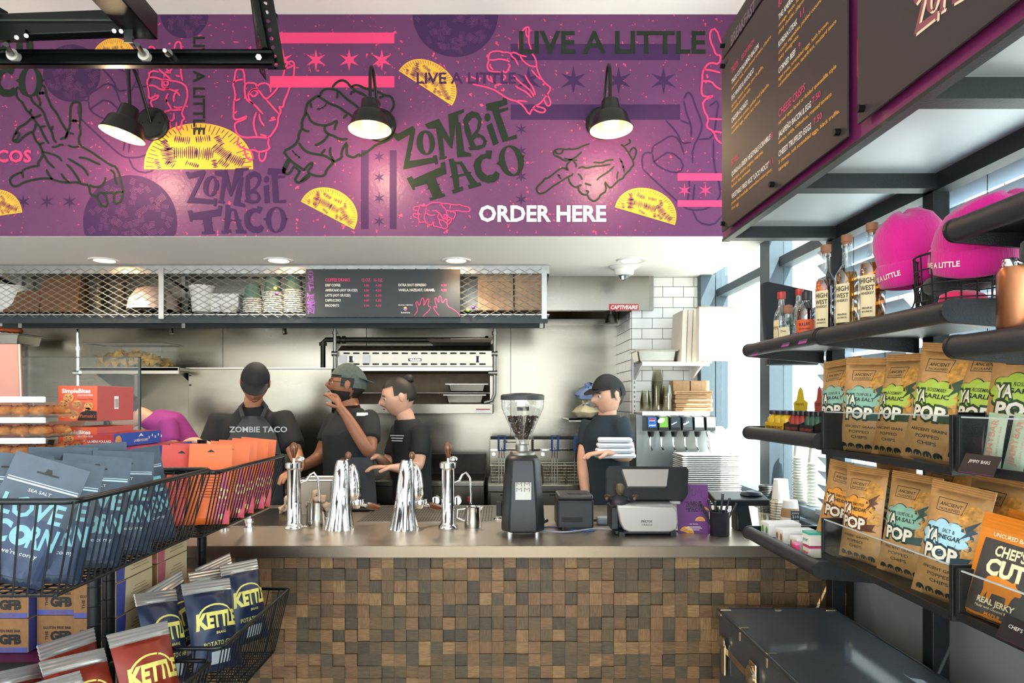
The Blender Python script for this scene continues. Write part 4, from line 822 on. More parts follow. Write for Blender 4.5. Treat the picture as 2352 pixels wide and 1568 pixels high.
for i, (a, b_, lab) in enumerate(((1126, 1178, 'wire fry basket with blue grip beside the griddle'), (1244, 1298, 'wire fry basket with blue grip right of the grinder'), (1298, 1345, 'wire fry basket with blue grip nearest the right-hand worker'))):
 Y = 4.62; t = thing('fry_basket', lab, 'basket', P((a + b_) / 2, 1113, Y), 0, 'fry baskets'); w, h, d = (b_ - a) * Y / F, .14, .2; m = MB()
 nw = 10
 for k in range(nw + 1):
  x = (k / nw - .5) * w; m.tube([(x, -d / 2, h), (x * .85, -d / 2 * .85, 0), (x * .85, d / 2 * .85, 0), (x, d / 2, h)], .0014, 4)
 for k in range(8):
  y = (k / 7 - .5) * d; m.tube([(-w / 2, y, h), (-w / 2 * .85, y * .85, 0), (w / 2 * .85, y * .85, 0), (w / 2, y, h)], .0014, 4)
 for k in range(1, 7):
  s = .85 + .15 * k / 7; z = h * k / 7; m.tube([(-w / 2 * s, -d / 2 * s, z), (w / 2 * s, -d / 2 * s, z), (w / 2 * s, d / 2 * s, z), (-w / 2 * s, d / 2 * s, z)], .0014, 4, closed=True)
 m.build('wire_mesh', MB_, t, kind='stuff'); MB().tube([(-w / 2, -d / 2, h), (w / 2, -d / 2, h), (w / 2, d / 2, h), (-w / 2, d / 2, h)], .004, 6, closed=True).build('rim', MB_, t)
 m = MB(); [m.tube([(x, -d / 2 - .01, 0.02), (x, -d / 2 - .012, h + .05), (x * .8, -d / 2 - .03, h + .12)], .003, 5) for x in (-.018, 0, .018)]; m.build('handle', MB_, t)
 MB().tube([(-.02, -d / 2 - .028, h + .1), (-.02, -d / 2 - .05, h + .2), (.02, -d / 2 - .05, h + .2), (.02, -d / 2 - .028, h + .1)], .008, 6, closed=True).build('grip', BLUEH, t, smooth=60)
t = thing('prep_table', 'stainless prep table along the cooking line', 'table', (-2.3, 4.35, 0)); LM(t).bb(-3.5, W(855, YG), 4.45, 4.71, .86, .9).build('top', STEEL2, t, bevel=.004); LM(t).bb(-3.5, W(855, YG), 4.48, 4.69, .2, .23).build('undershelf', STEELD, t)
for x in (-3.45, -2.2, -.9):
 for y in (4.49, 4.67): LM(t).cyl((x, y, 0), (x, y, .86), .02).build('leg', STEELD, t)
# ---- far left wire rack with pan
t = thing('wire_rack', 'chrome wire rack at the far left of the kitchen', 'rack', (-3.75, 4.95, 0))
for x in (-4.1, -3.62):
 for y in (4.75, 5.1): LM(t).cyl((x, y, 0), (x, y, 2.0), .0125).build('post', CHROME, t, smooth=40)
for z in (1.3, 1.58, 1.78, 1.9):
 m = LM(t); [m.cyl((x, 4.75, z), (x, 5.1, z), .002, n=5) for x in [-4.1 + .024 * k for k in range(21)]]; m.tube([(-4.1, 4.75, z), (-3.62, 4.75, z), (-3.62, 5.1, z), (-4.1, 5.1, z)], .004, 5, closed=True); m.build('wire_shelf', CHROME, t)
steam_pan(-50, 43, 767, 790, 4.76, 'deep steel pan of snacks on the left wire rack', d=.28)
for k, (px, py) in enumerate(((8, 764), (22, 765), (36, 766))):
 o = MB().lathe([(0, 0), (.035, .01), (.04, .025), (.02, .045), (0, .048)], 10, sx=1.3).build('wrapped_snack', M('orange_wrap', '#b5582c', .4), smooth=50, loc=P(px, py, 4.88)); tag(o, 'small orange wrapped snack, %s in the left rack pan' % ORD[k], 'snack', 'snacks in the pan')
t = thing('glass_guard', 'upright clear glass guard panel behind the cookie boxes', 'glass panel', (W(160, 3.3), 3.3, H(1100, 3.3)))
LM(t).bb(W(-120, 3.3), W(320, 3.3), 3.3, 3.306, H(1160, 3.3), H(820, 3.3)).build('pane', CLEAR, t)
LM(t).bb(W(318, 3.3), W(322, 3.3), 3.297, 3.309, H(1160, 3.3), H(819, 3.3)).build('edge', M('glass_edge', '#38423f', .2), t); LM(t).bb(W(-120, 3.3), W(322, 3.3), 3.297, 3.309, H(820.7, 3.3), H(819, 3.3)).build('edge', M('glass_edge', '#38423f'), t)
# ---- right corner: back counter, soda dispenser, shelves
YQ = 4.15; t = thing('back_counter', 'stainless back counter under the soda dispenser', 'counter', (1.1, 4.3, 0)); LM(t).bb(.86, 1.38, YQ - .28, 4.62, .86, .9).build('worktop', STEEL2, t, bevel=.004); LM(t).bb(.87, 1.37, YQ - .24, 4.62, .08, .86).build('cabinet', STEEL, t); LM(t).bb(.89, 1.36, YQ - .2, 4.6, 0, .08).build('plinth', BLACK, t)
Y = 4.3; t = thing('soda_dispenser', 'six-valve soda fountain dispenser below the cup shelf', 'dispenser', (W(1553, Y), Y, .9))
LM(t).bb(W(1466, Y), W(1640, Y), Y + .08, Y + .3, .9, H(952, Y)).build('body', M('soda_steel', '#9da19f', .3, 1, noise=(2, .1)), t, bevel=.004); LM(t).bb(W(1466, Y), W(1640, Y), Y - .12, Y + .08, .9, .93).build('drip_tray', STEELD, t, bevel=.004)
BRANDS = [('#1763b5', 'pepsi'), ('#6fa63a', ''), ('#2f3b40', 'Aiden'), ('#2a3338', 'Cold WATER'), ('#8fb9a4', 'Dolo'), ('#d7dad9', '')]
for i, px in enumerate((1492.6, 1518.6, 1545.7, 1572.7, 1599, 1626)):
 x = W(px, Y)
 v = LM(t).add([(x - .032, Y + .09, H(951, Y)), (x + .032, Y + .09, H(951, Y)), (x + .032, Y - .06, H(957, Y)), (x - .032, Y - .06, H(957, Y)), (x - .032, Y - .075, H(987, Y)), (x + .032, Y - .075, H(987, Y)), (x + .032, Y + .09, H(990, Y)), (x - .032, Y + .09, H(990, Y))], [(0, 1, 2, 3), (3, 2, 5, 4), (4, 5, 6, 7), (1, 6, 5, 2), (0, 3, 4, 7)]).build('valve', BLACK, t, bevel=.003)
 c_, tx = BRANDS[i]
 LM(t).add([(x - .026, Y - .0625, H(957.5, Y)), (x + .026, Y - .0625, H(957.5, Y)), (x + .026, Y - .0725, H(980, Y)), (x - .026, Y - .0725, H(980, Y))], [(0, 3, 2, 1)]).build('brand_label', M('soda' + str(i), c_, .35), v)
 T_ = frame((x, Y - .0725, H(978, Y)), (1, 0, 0), (0, .16, .987), (0, -.987, .16))
 if i == 0:
  m = LM(t); m.ell((0, .035), .017, .017, T=T_); m.build('emblem_disc', PAPERW, v)
  LM(t).poly([(.016 * math.cos(a), .0365 + .016 * math.sin(a)) for a in [math.pi * k / 10 for k in range(11)]], T=T_ @ Matrix.Translation((0, 0, .0006))).build('emblem_top', M('badge_red', '#b8242b'), v)
  LM(t).poly([(.016 * math.cos(a), .0325 - .014 * math.sin(a)) for a in [math.pi * k / 10 for k in range(11)]][::-1], T=T_ @ Matrix.Translation((0, 0, .0006))).build('emblem_bottom', M('soda_navy', '#12408c', .4), v)
 elif i == 1: LM(t).ell((0, .04), .024, .014, T=T_ @ Matrix.Rotation(.4, 4, 'Z')).build('emblem', M('soda_cream', '#e7ead2', .4), v)
 elif i == 5: LM(t).ell((.002, .03), .016, .006, T=T_).build('emblem', M('soda_sky', '#7fb0d6', .4), v)
 if tx: LM(t).text(tx.split()[0], T_ @ Matrix.Rotation(.5 if i in (2, 3) else 0, 4, 'Z'), h=.010, w=.04, x=-.02, y=(.004 if i == 0 else .018), bold=.02).build('brand_lettering', PAPERW if i != 4 else M('badge_red', '#b8242b'), v)
 LM(t).cyl((x, Y - .03, H(990, Y)), (x, Y - .03, H(1002, Y)), .022, .015, 14).build('nozzle', BLACK, v, smooth=40)
 LM(t).tube([(x, Y + .0, H(1000, Y)), (x, Y - .005, H(1022, Y)), (x + .004, Y - .04, H(1034, Y))], .006, 6).build('lever', CHROME, v, smooth=60)
# bracket shelves
for k, (py, lab) in enumerate(((832, 'upper white bracket shelf holding pizza boxes'), (946, 'lower white bracket shelf holding clear cups'))):
 Y = 4.33; z = H(py, Y); x0, x1 = XA + .01, (W(1668, Y) if k == 0 else W(1652, Y)); x1 = min(x1, XR - .085)
 t = thing('bracket_shelf', lab, 'shelf', (.5 * (x0 + x1), Y, z), 0, 'bracket shelves'); LM(t).bb(x0, x1, Y, 4.62, z - .012, z).build('board', WHITE, t, bevel=.002); LM(t).bb(x0, x1, Y - .004, Y + .012, z - .022, z + .004).build('front_lip', WHITE, t)
 for px in (1457, 1588):
  x = W(px, 4.62); LM(t).add([(x - .006, 4.36, z - .014), (x - .006, 4.63, z - .014), (x - .006, 4.63, z - .11), (x + .006, 4.36, z - .014), (x + .006, 4.63, z - .014), (x + .006, 4.63, z - .11)], [(0, 1, 2), (3, 5, 4), (0, 3, 4, 1), (1, 4, 5, 2), (2, 5, 3, 0)]).build('bracket', WHITE, t)
for px, lab in ((1457, 'left white slotted upright on the tiled pier'), (1588, 'right white slotted upright on the tiled pier')):
 x = W(px, 4.62); t = thing('slotted_upright', lab, 'upright', (x, 4.62, .95), 0, 'slotted uprights'); LM(t).bb(x - .012, x + .012, 4.615, 4.631, .95, 1.82).build('channel', WHITE, t); m = LM(t)
 for k in range(26): m.bb(x - .004, x + .004, 4.613, 4.616, .98 + k * .032, .996 + k * .032)
 m.build('slots', M('slot_grey', '#77777a', .6), t)
steam_pan(1460, 1560, 804, 831, 4.36, 'shallow steel pan on the upper bracket shelf', d=.22)
Y = 4.36; x0 = W(1560, Y); z = H(832, 4.33)
BOXW = M('white_corrugated', '#d8cfbf', .8, noise=(8, .06)); BOXE = M('kraft_edge', '#b39a78', .85)
for k in range(6):                                      # pizza cartons leaning on edge, one behind the other
 t = thing('pizza_box', 'flat white pizza carton standing on edge, %s from the left on the upper shelf' % ORD[k], 'box', (x0 + .02 + k * .035, Y - .02, z), 0, 'pizza cartons on the upper shelf'); o = MB().box((0, .1, .165), (.03, .26 - .01 * k, .33 + .004 * (k % 3)), ry=R(2)).build('carton', BOXW, t, bevel=.002); MB().box((-.002, -.026 + .005 * k, .2), (.024, .004, .05)).build('tab', BOXE, t)
t = thing('pizza_box', 'large square white carton facing the room on the upper shelf', 'box', (W(1642, Y), Y - .1, z)); MB().box((.0, 0, .17), (.285, .05, .33), rz=R(4)).build('carton', BOXW, t, bevel=.003); MB().box((-.0, -.0, .337), (.29, .052, .006), rz=R(4)).build('lid_edge', BOXE, t)
def clear_stack(px, y0, y1, Y, r, label):
 n = max(3, int((y1 - y0) * Y / F / .0105 - 7)); t = thing('clear_cup_stack', label, 'cups', at_base(px, px, y1, Y), 0, 'clear cup stacks'); o = None
 for k in range(n):
  if o is None: o = MB().shell([(r, 0), (r + .003, .003), (r - .001, .006), (r * .66, .085), (0, .085)], 16).build('cup', CLEARD, t, smooth=50); c = o
  else: c = o.copy(); COL.objects.link(c)
  c.location = (0, 0, k * .0105)
for a in ((1482, 892, 944, 4.42, .036, 'short stack of clear plastic cups left on the lower shelf'), (1509, 845, 944, 4.42, .038, 'tallest stack of clear plastic cups on the lower shelf'), (1532, 882, 944, 4.38, .037, 'stack of clear plastic cups touching the cardboard')): clear_stack(*a)
for k in range(5):
 Y = 4.38; t = thing('cardboard_sheet', 'folded cardboard sheet, %s from the bottom beside clear cups' % ORD[k], 'cardboard', (W(1594, Y), Y, H(945, 4.33) + .001 + k * .027), 0, 'folded cardboard on the lower shelf'); MB().box((0, .1, .013), (.245 - .01 * (k % 2), .2, .024), rz=R(2 - k), rx=R(1)).build('sheet', CARD, t, bevel=.004); MB().box((0, -.003, .013), (.22, .008, .003), rz=R(2 - k)).build('crease', CARDD, t)
for k, (a, b_) in enumerate(((1545, 1585), (1586, 1630))):
 Y = 4.5; t = thing('cardboard_box', 'small brown cardboard box behind the sheets, %s' % ('left one' if k == 0 else 'right one'), 'box', (W((a + b_) / 2, Y), Y, H(945, 4.33) + .001), 0, 'small boxes on the lower shelf'); w = (b_ - a) * Y / F; MB().bb(-w / 2 + .002, w / 2 - .002, 0, .1, 0, .2).build('carton', CARD, t, bevel=.002); MB().bb(-.012, .012, -.001, .1, .199, .201).build('tape', CARDD, t)
# trays and paper sleeves
YT2 = 3.98; TRAY = M('tray_white', '#e3e0da', .35); zt = .9; w = (1700 - 1566) * YT2 / F
o0 = None; n_t = 24; rise = (H(1044, YT2) - .9) / n_t
for k in range(n_t):
 if o0 is None:
  o0 = thing('food_tray', 'white metal food tray, lowest in the tall stack by the window', 'tray', (W(1633, YT2), YT2 + .09, zt), 0, 'stacked white food trays'); a, b = w / 2, .11
  MB().add([(-a * .9, -b * .85, .002), (a * .9, -b * .85, .002), (a * .9, b * .85, .002), (-a * .9, b * .85, .002), (-a, -b, .009), (a, -b, .009), (a, b, .009), (-a, b, .009)], [(0, 1, 2, 3), (0, 1, 5, 4), (1, 2, 6, 5), (2, 3, 7, 6), (3, 0, 4, 7)]).build('body', TRAY, o0); MB().tube([(-a, -b, .009), (a, -b, .009), (a, b, .009), (-a, b, .009)], .0032, 5, closed=True).build('rim', TRAY, o0, smooth=60)
 else: dup(o0, (W(1633, YT2) + random.uniform(-.003, .003), YT2 + .09, zt + k * rise), label='white metal food tray, %s in the tall stack by the window' % ((ORD[k] + ' from the bottom') if k < 12 else (ORD[n_t - 1 - k] + ' from the top')))
zt2 = zt + n_t * rise
for k, (px, dx, hh) in enumerate(((1645, -.2, .13), (1662, -.06, .16), (1680, .14, .15))):
 t = thing('paper_boat', 'folded white paper food boat on the tray stack, %s' % ['left one', 'middle one', 'right one'][k], 'food boat', (W(px, YT2 + .06), YT2 + .03 + .05 * k, zt2 + .002), 0, 'paper boats on the trays'); MB().add([(-.035, 0, 0), (.04, 0, 0), (.05 + dx * .1, 0, hh * .75), (.02 + dx * .3, .02, hh), (-.02 + dx * .2, .02, hh), (-.05, 0, hh * .6), (-.035, .03, 0), (.04, .03, 0), (.05, .04, hh * .75), (-.05, .04, hh * .6)], [(0, 1, 2, 3, 4, 5), (6, 9, 8, 7), (1, 7, 8, 2), (0, 5, 9, 6)]).build('sleeve', PAPERW, t); MB().box((0, -.001, .02), (.06, .002, .003)).build('fold', M('fold_grey', '#b7b5b0', .7), t)
# ================================================================ SERVICE COUNTER
YF, ZK = 2.70, ZC - 328 * 2.7 / F            # front face depth, worktop height
def yk(py): return (ZC - ZK) * F / (py - CY)   # depth of a point of the worktop seen at picture row py
def K(px, py): Y = yk(py); return Vector((W(px, Y), Y, ZK))
def wood_mat(key, island):
 m = bpy.data.materials.new(key); m.use_nodes = True; nt = m.node_tree; N = nt.nodes; L = nt.links; b = N['Principled BSDF']
 rnd_ = N.new('ShaderNodeNewGeometry').outputs['Random Per Island'] if island else N.new('ShaderNodeObjectInfo').outputs['Random']
 t = N.new('ShaderNodeTexCoord'); mp = N.new('ShaderNodeVectorMath'); mp.operation = 'MULTIPLY_ADD'; mp.inputs[1].default_value = (1, 1, 1)
 cb = N.new('ShaderNodeCombineXYZ'); mu = N.new('ShaderNodeMath'); mu.operation = 'MULTIPLY'; mu.inputs[1].default_value = 37; L.new(rnd_, mu.inputs[0])
 for i in range(3): L.new(mu.outputs[0], cb.inputs[i])
 L.new(t.outputs['Object'], mp.inputs[0]); L.new(cb.outputs[0], mp.inputs[2])
 rot = N.new('ShaderNodeMapping'); rot.inputs['Rotation'].default_value = (0, .35, 0); rot.inputs['Scale'].default_value = (30, 30, 260); L.new(mp.outputs[0], rot.inputs[0])
 n = N.new('ShaderNodeTexNoise'); n.inputs['Scale'].default_value = 1; n.inputs['Detail'].default_value = 4; n.inputs['Distortion'].default_value = .6; L.new(rot.outputs[0], n.inputs['Vector'])
 r1 = N.new('ShaderNodeValToRGB'); cr = r1.color_ramp; cr.elements[0].color = hexc('#3d3121'); cr.elements[1].color = hexc('#85673f')
 for p, c in ((.2, '#4b3f2b'), (.4, '#594629'), (.6, '#664c2f'), (.8, '#735335')): e = cr.elements.new(p); e.color = hexc(c)
 L.new(rnd_, r1.inputs[0])
 mx = N.new('ShaderNodeMix'); mx.data_type = 'RGBA'; mx.blend_type = 'MULTIPLY'; mx.inputs[0].default_value = .75
 rr = N.new('ShaderNodeMapRange'); rr.inputs[1].default_value = .3; rr.inputs[2].default_value = .7; rr.inputs[3].default_value = .45; rr.inputs[4].default_value = 1.35; L.new(n.outputs[0], rr.inputs[0])
 L.new(r1.outputs[0], mx.inputs[6]); L.new(rr.outputs[0], mx.inputs[7]); L.new(mx.outputs[2], b.inputs['Base Color']); b.inputs['Roughness'].default_value = .6
 bp = N.new('ShaderNodeBump'); bp.inputs['Strength'].default_value = .4; bp.inputs['Distance'].default_value = .002; L.new(n.outputs[0], bp.inputs['Height']); L.new(bp.outputs[0], b.inputs['Normal'])
 return m
cnt = thing('service_counter', 'wood-block clad service counter front below the steel worktop', 'counter', (.1, YF, 0))
LM(cnt).bb(-2.6, XR - .002, YF + .022, YF + .06, 0, ZK - .046).bb(-2.6, XR - .002, YF + .06, 3.66, 0, .1).build('carcass', M('backing_board', '#241d16', .8), cnt)
pit = 28.05 * YF / F; rows = int((ZK - .046) / pit); x_0 = W(652.5, YF) - pit * 24; WOOD = wood_mat('wood_block', False); WOODI = wood_mat('wood_block_far', True)
src = None; stuffm = LM(cnt); rnd = random.Random(11); cnt_n = 0; zt_ = ZK - .046
cells = []
for r in range(rows):
 for c in range(80):
  x = x_0 + (c + .5) * pit
  if x + pit / 2 > XR - .002: break
  px = CX + x * F / YF; py = CY + (ZC - (zt_ - (r + .5) * pit)) * F / YF
  # blocks the picture shows first: right of the baskets, above the frame's lower edge, not behind the trunk
  vis = (px > 690 or (px > 500 and py < 1330)) and py < 1575 and not (px > 1650 and py > 1395 + .0 * px)
  cells.append((0 if vis else 1, r, c, x, zt_ - (r + .5) * pit))
cells.sort(key=lambda q: (q[0], q[1], abs(q[2] - 40)))
for i, (v_, r, c, x, z) in enumerate(cells):
 prot = rnd.choice((0, .004, .008, .012)); g = .0006
 if i < 300:
  if src is None: src = MB().box((0, .015, 0), (pit - g, .03, pit - g)).build('wood_block', WOOD, cnt, bevel=.0008); o = src
  else: o = src.copy(); COL.objects.link(o)
  o.location = (x - .1, prot - .006, z); o.rotation_euler = (0, rnd.choice((0, R(90), R(180), R(270))), 0)
 else: stuffm.box((x, YF + .015 + prot - .006, z), (pit - g, .03, pit - g))
stuffm.build('wood_blocks_beyond', WOODI, cnt, kind='stuff')
wt = thing('worktop', 'continuous brushed stainless steel worktop of the service counter', 'worktop', (.1, YF - .03, ZK))
m = LM(wt); m.bb(-2.6, XR - .002, YF - .03, 3.72, ZK - .012, ZK); m.build('top_plate', STEEL2, wt)
LM(wt).bb(-2.6, XR - .002, YF - .034, YF - .024, ZK - .046, ZK + .001).build('front_edge', M('edge_steel', '#857969', .28, 1, noise=(2, .06)), wt, bevel=.002)
LM(wt).bb(-2.6, XR - .002, YF - .024, YF + .02, ZK - .046, ZK - .012).build('underside', BLACK, wt)
# sunken sink, drain strip and mat
t = thing('counter_sink', 'small steel sink let into the left end of the worktop', 'sink', K(620, 1185)); a, b = K(520, 1210), K(735, 1160)
x0, x1, y0, y1 = W(545, 3.15), W(725, 3.15), 3.08, 3.6; LM(t).bb(x0, x1, y0, y1, ZK + .0005, ZK + .003).build('rim', M('bright_steel'), t, bevel=.001); LM(t).bb(x0 + .02, x1 - .02, y0 + .02, y1 - .02, ZK + .003, ZK + .0035).build('basin', M('basin_dark', '#6b6860', .3, 1), t)
t = thing('drain_grate', 'perforated steel drain strip behind the chrome taps', 'grate', K(1000, 1180)); LM(t).bb(W(830, 3.3), W(1140, 3.3), 3.2, 3.68, ZK + .0005, ZK + .003).build('plate', STEELD, t); m = LM(t)
for i in range(46):
 for j in range(14): m.box((W(835, 3.3) + .0135 * i + .01, 3.22 + .033 * j, ZK + .0035), (.006, .012, .0006))
m.build('perforations', SLOT, t, kind='stuff')
t = thing('tamping_mat', 'black rubber tamping mat behind the left espresso tap', 'mat', K(840, 1164)); LM(t).bb(W(790, 3.6), W(868, 3.6), 3.5, 3.68, ZK + .004, ZK + .016).build('pad', BLACK, t, bevel=.006); LM(t).lathe([(0, 0), (.03, 0), (.03, .001), (0, .001)], 20, c=(W(835, 3.6), 3.58, ZK + .0165)).build('recess', SLOT, t)
# ---- chrome taps
WOODK = M('tap_wood', '#6a3b20', .25, coat=.6)
def steam_tap(px, py, label):
 t = thing('steam_tap', label, 'tap', K(px, py), 0, 'chrome steam taps')
 MB().lathe([(.04, 0), (.043, .004), (.042, .012), (.036, .018), (.033, .022), (.0295, .03), (.0295, .262), (.031, .266), (.037, .27), (.0375, .292), (.034, .296), (0, .297)], 32).build('column', CHROME, t, smooth=40)
 MB().cyl((0, 0, .296), (0, 0, .318), .006, n=12).build('stem', CHROME, t, smooth=40); MB().lathe([(.006, .313), (.01, .325), (.018, .352), (.0185, .366), (.013, .378), (.006, .383), (0, .384)], 20).build('wooden_knob', WOODK, t, smooth=60)
 MB().tube([(.025, .02, .2), (.05, .03, .21), (.062, .035, .235), (.078, .04, .245), (.095, .045, .22), (.1, .05, .15), (.098, .055, .1)], .0055, 8).build('steam_wand', CHROME, t, smooth=60); MB().lathe([(0, 0), (.018, .004), (.02, .014), (.012, .022), (0, .024)], 14, c=(.022, .03, .296)).build('valve_cap', CHROME, t, smooth=60); return t
steam_tap(675, 1213, 'chrome steam tap with wooden knob at the left of the worktop'); steam_tap(1029, 1213, 'chrome steam tap with wooden knob beside the single milk pitcher')
def espresso_tap(px, py, label):
 t = thing('espresso_tap', label, 'tap', K(px, py), 0, 'chrome espresso taps'); m = MB()
 def fl(a, z): return 1 + .05 * math.cos(9 * a) * max(0, 1 - z / .2)
 prof = [(.064, 0), (.063, .006), (.052, .06), (.044, .12), (.04, .18), (.037, .22), (.034, .255), (.03, .29), (.024, .305), (0, .309)]
 m.lathe(prof, 54, fn=fl); m.v = [Vector((v.x + .012 * (v.z / .3), v.y * (1.0 + .1 * v.z), v.z)) for v in m.v]; m.build('fluted_body', CHROME, t, smooth=50)
 m = MB(); m.lathe([(.0, .0), (.035, .005), (.048, .03), (.046, .07), (.036, .12), (.018, .16), (0, .17)], 24, sx=.8, sy=.9); m.T = None
 m.v = [Vector((v.x + .045, v.y + .06, v.z + .115)) for v in m.v]; m.build('group_head', CHROME, t, smooth=60)
 MB().lathe([(.036, 0), (.038, .01), (.036, .022), (.0, .024)], 24, c=(.06, .075, .1)).build('portafilter_ring', CHROME, t, smooth=40)
 MB().cyl((.06, .075, .1), (.06, .075, .08), .024, .015, 16).cyl((.064, .08, .1), (.105, .11, .085), .008, n=10).build('spout', CHROME, t, smooth=40)
 MB().tube([(.098, .106, .089), (.115, .118, .083), (.15, .14, .072)], [.013, .017, .013], 12).build('portafilter_handle', WOODK, t, smooth=60)
 MB().cyl((.022, .03, .29), (.03, .04, .315), .006, n=10).build('lever_stem', CHROME, t); MB().lathe([(.005, .0), (.013, .012), (.015, .026), (.009, .038), (0, .041)], 16, c=(.03, .04, .3)).build('wooden_knob', WOODK, t, smooth=60); return t
espresso_tap(780, 1214, 'fluted chrome espresso tap beside the towel-filled pitcher'); espresso_tap(928, 1214, 'fluted chrome espresso tap standing in the middle of the worktop')
def pitcher(px, py, r, h, label, hs=1):
 t = thing('milk_pitcher', label, 'pitcher', K(px, py), 0, 'steel pitchers')
 MB().shell([(0.001, .001), (r, 0), (r * 1.02, .004), (r * 1.0, h * .3), (r * .93, h * .9), (r * .97, h), (r * .94, h), (r * .9, h * .88), (r * .95, .006)], 28).build('body', M('pitcher_steel', '#b7b2aa', .14, 1), t, smooth=50)
 MB().tube([(-hs * r * .95, 0, h * .9), (-hs * (r + .03), 0, h * .85), (-hs * (r + .034), 0, h * .45), (-hs * r * .98, 0, h * .3)], .0045, 8).build('handle', CHROME, t, smooth=60)
 MB().add([(r * .7, -.02, h), (r * 1.25, 0, h * 1.02), (r * .7, .02, h), (r * .95, 0, h * .8)], [(0, 1, 3), (1, 2, 3)]).build('spout', CHROME, t, smooth=60); return t
pitcher(1086, 1210, .038, .092, 'small empty steel milk pitcher right of the taps'); pitcher(727, 1206, .045, .108, 'steel milk pitcher with a beige towel stuffed in it', -1)
CLOTH = M('beige_cloth', '#cdb095', .9, bump=(300, .3))
def towel(loc, label, pts, r, seed):
 t = thing('towel', label, 'towel', loc); rnd = random.Random(seed); m = MB(); n = 16
 for k, pp in enumerate(pts):
  m.tube([Vector(p) for p in smooth3(pp)], [r * (.7 + .4 * math.sin(i * .9 + k)) for i in range(len(smooth3(pp)))], 9)
 m.v = [v + Vector((rnd.uniform(-1, 1), rnd.uniform(-1, 1), rnd.uniform(-1, 1))) * r * .16 for v in m.v]
 m.build('folds', CLOTH, t, smooth=180); MB().tube([(pts[0][0][0], pts[0][0][1] - r, pts[0][0][2]), (pts[0][1][0], pts[0][1][1] - r, pts[0][1][2])], .002, 5).build('hem', CLOTH, t); return t
def smooth3(pts, it=2):
 pts = [Vector(p) for p in pts]
 for _ in range(it):
  o = [pts[0]]
  for a, b in zip(pts[:-1], pts[1:]): o += [a * .75 + b * .25, a * .25 + b * .75]
  o.append(pts[-1]); pts = o
 return pts
b = K(727, 1206)
towel((b.x, b.y, b.z + .1), 'crumpled beige towel stuffed into the steel pitcher', [[(-.03, 0, -.03), (-.02, 0, .02), (0, .0, .055), (.012, .0, .03), (-.005, -.01, .01)], [(.0, 0, -.02), (.02, .01, .04), (.028, .0, .01), (.05, -.01, -.02), (.075, -.01, -.03)], [(-.035, -.01, 0), (-.01, -.02, -.015), (.03, -.02, -.03)], [(.02, -.01, .0), (.05, -.015, -.01), (.08, -.02, .0)]], .017, 3)
t_ = K(655, 1180); towel((t_.x, t_.y, t_.z + .018), 'beige towel lying left of the steam tap base', [[(-.02, 0, .0), (0, 0, .03), (.02, 0, .07)], [(-.02, .0, 0), (.01, -.01, .0), (.03, 0, .03)]], .018, 6)
# steel inserts behind the taps
for k, (a, b_, y0, y1, py, lab) in enumerate(((690, 760, 1095, 1180, 1182, 'square steel bin behind the towel pitcher'), (740, 800, 1100, 1150, 1170, 'steel insert pan partly behind the left espresso tap'))):
 Y = yk(py); w = (b_ - a) * Y / F; h = H(y0 + 8, Y) - ZK; t = thing('steel_insert', lab, 'bin', (W((a + b_) / 2, Y), Y, ZK + .0005), 0, 'steel bins')
 MB().add([(-w * .46, 0, 0), (w * .46, 0, 0), (w * .46, .15, 0), (-w * .46, .15, 0), (-w / 2, -.01, h), (w / 2, -.01, h), (w / 2, .16, h), (-w / 2, .16, h)], [(0, 3, 2, 1), (0, 1, 5, 4), (1, 2, 6, 5), (2, 3, 7, 6), (3, 0, 4, 7)]).build('body', STEEL2, t); MB().tube([(-w / 2 - .01, -.015, h), (w / 2 + .01, -.015, h), (w / 2 + .01, .165, h), (-w / 2 - .01, .165, h)], .006, 6, closed=True).build('rim', CHROME, t)
# faucet behind the orange pouches
t = thing('faucet', 'curved chrome faucet rising behind the orange pouches', 'faucet', K(573, 1216)); m = MB(); m.tube(smooth3([(0, 0, .02), (0, 0, .3), (-.0, -.01, .36), (-.03, -.02, .37), (-.05, -.03, .33), (-.05, -.03, .28)]), .009, 10); m.build('spout', CHROME, t, smooth=60); MB().lathe([(.026, 0), (.026, .012), (.018, .018), (.018, .03), (.022, .034), (.022, .05), (.012, .056), (.0, .057)], 8).build('base_nut', CHROME, t); MB().lathe([(.024, 0), (.024, .01), (.01, .012), (0, .012)], 16, c=(-.11, 0, 0)).build('escutcheon', CHROME, t, smooth=40)
# ---- coffee grinder
g0 = K(1200, 1222); t = thing('coffee_grinder', 'tall matt black coffee grinder with clear bean hopper', 'grinder', g0); s = g0.y / F
GB = M('grinder_black', '#191c1d', .38, bump=(300, .1))
def oct_ring(wx, wy, ch, z): return [(-wx + ch, -wy, z), (wx - ch, -wy, z), (wx, -wy + ch * 1.6, z), (wx, wy - ch, z), (wx - ch, wy, z), (-wx + ch, wy, z), (-wx, wy - ch, z), (-wx, -wy + ch * 1.6, z)]
rings = [oct_ring(.088, .11, .032, .018), oct_ring(.091, .112, .032, .03), oct_ring(.089, .11, .032, .1), oct_ring(.074, .095, .027, .30), oct_ring(.07, .09, .026, .322), oct_ring(.055, .07, .02, .334)]
m = MB(); m.add([v for r_ in rings for v in r_], [(k * 8 + i, k * 8 + (i + 1) % 8, (k + 1) * 8 + (i + 1) % 8, (k + 1) * 8 + i) for k in range(5) for i in range(8)] + [tuple(range(40, 48)), tuple(range(7, -1, -1))]); m.build('body', GB, t, bevel=.006, smooth=35)
for x in (-.055, .06):
 for y in (-.07, .07): MB().cyl((x, y, 0), (x, y, .022), .012, n=12).build('foot', CHROME, t)
pl = MB().box((0, 0, 0), (.066, .003, .072), rx=R(-4)).build('maker_plate', STEELD, t, loc=(0, -.107, .192)); m = MB()
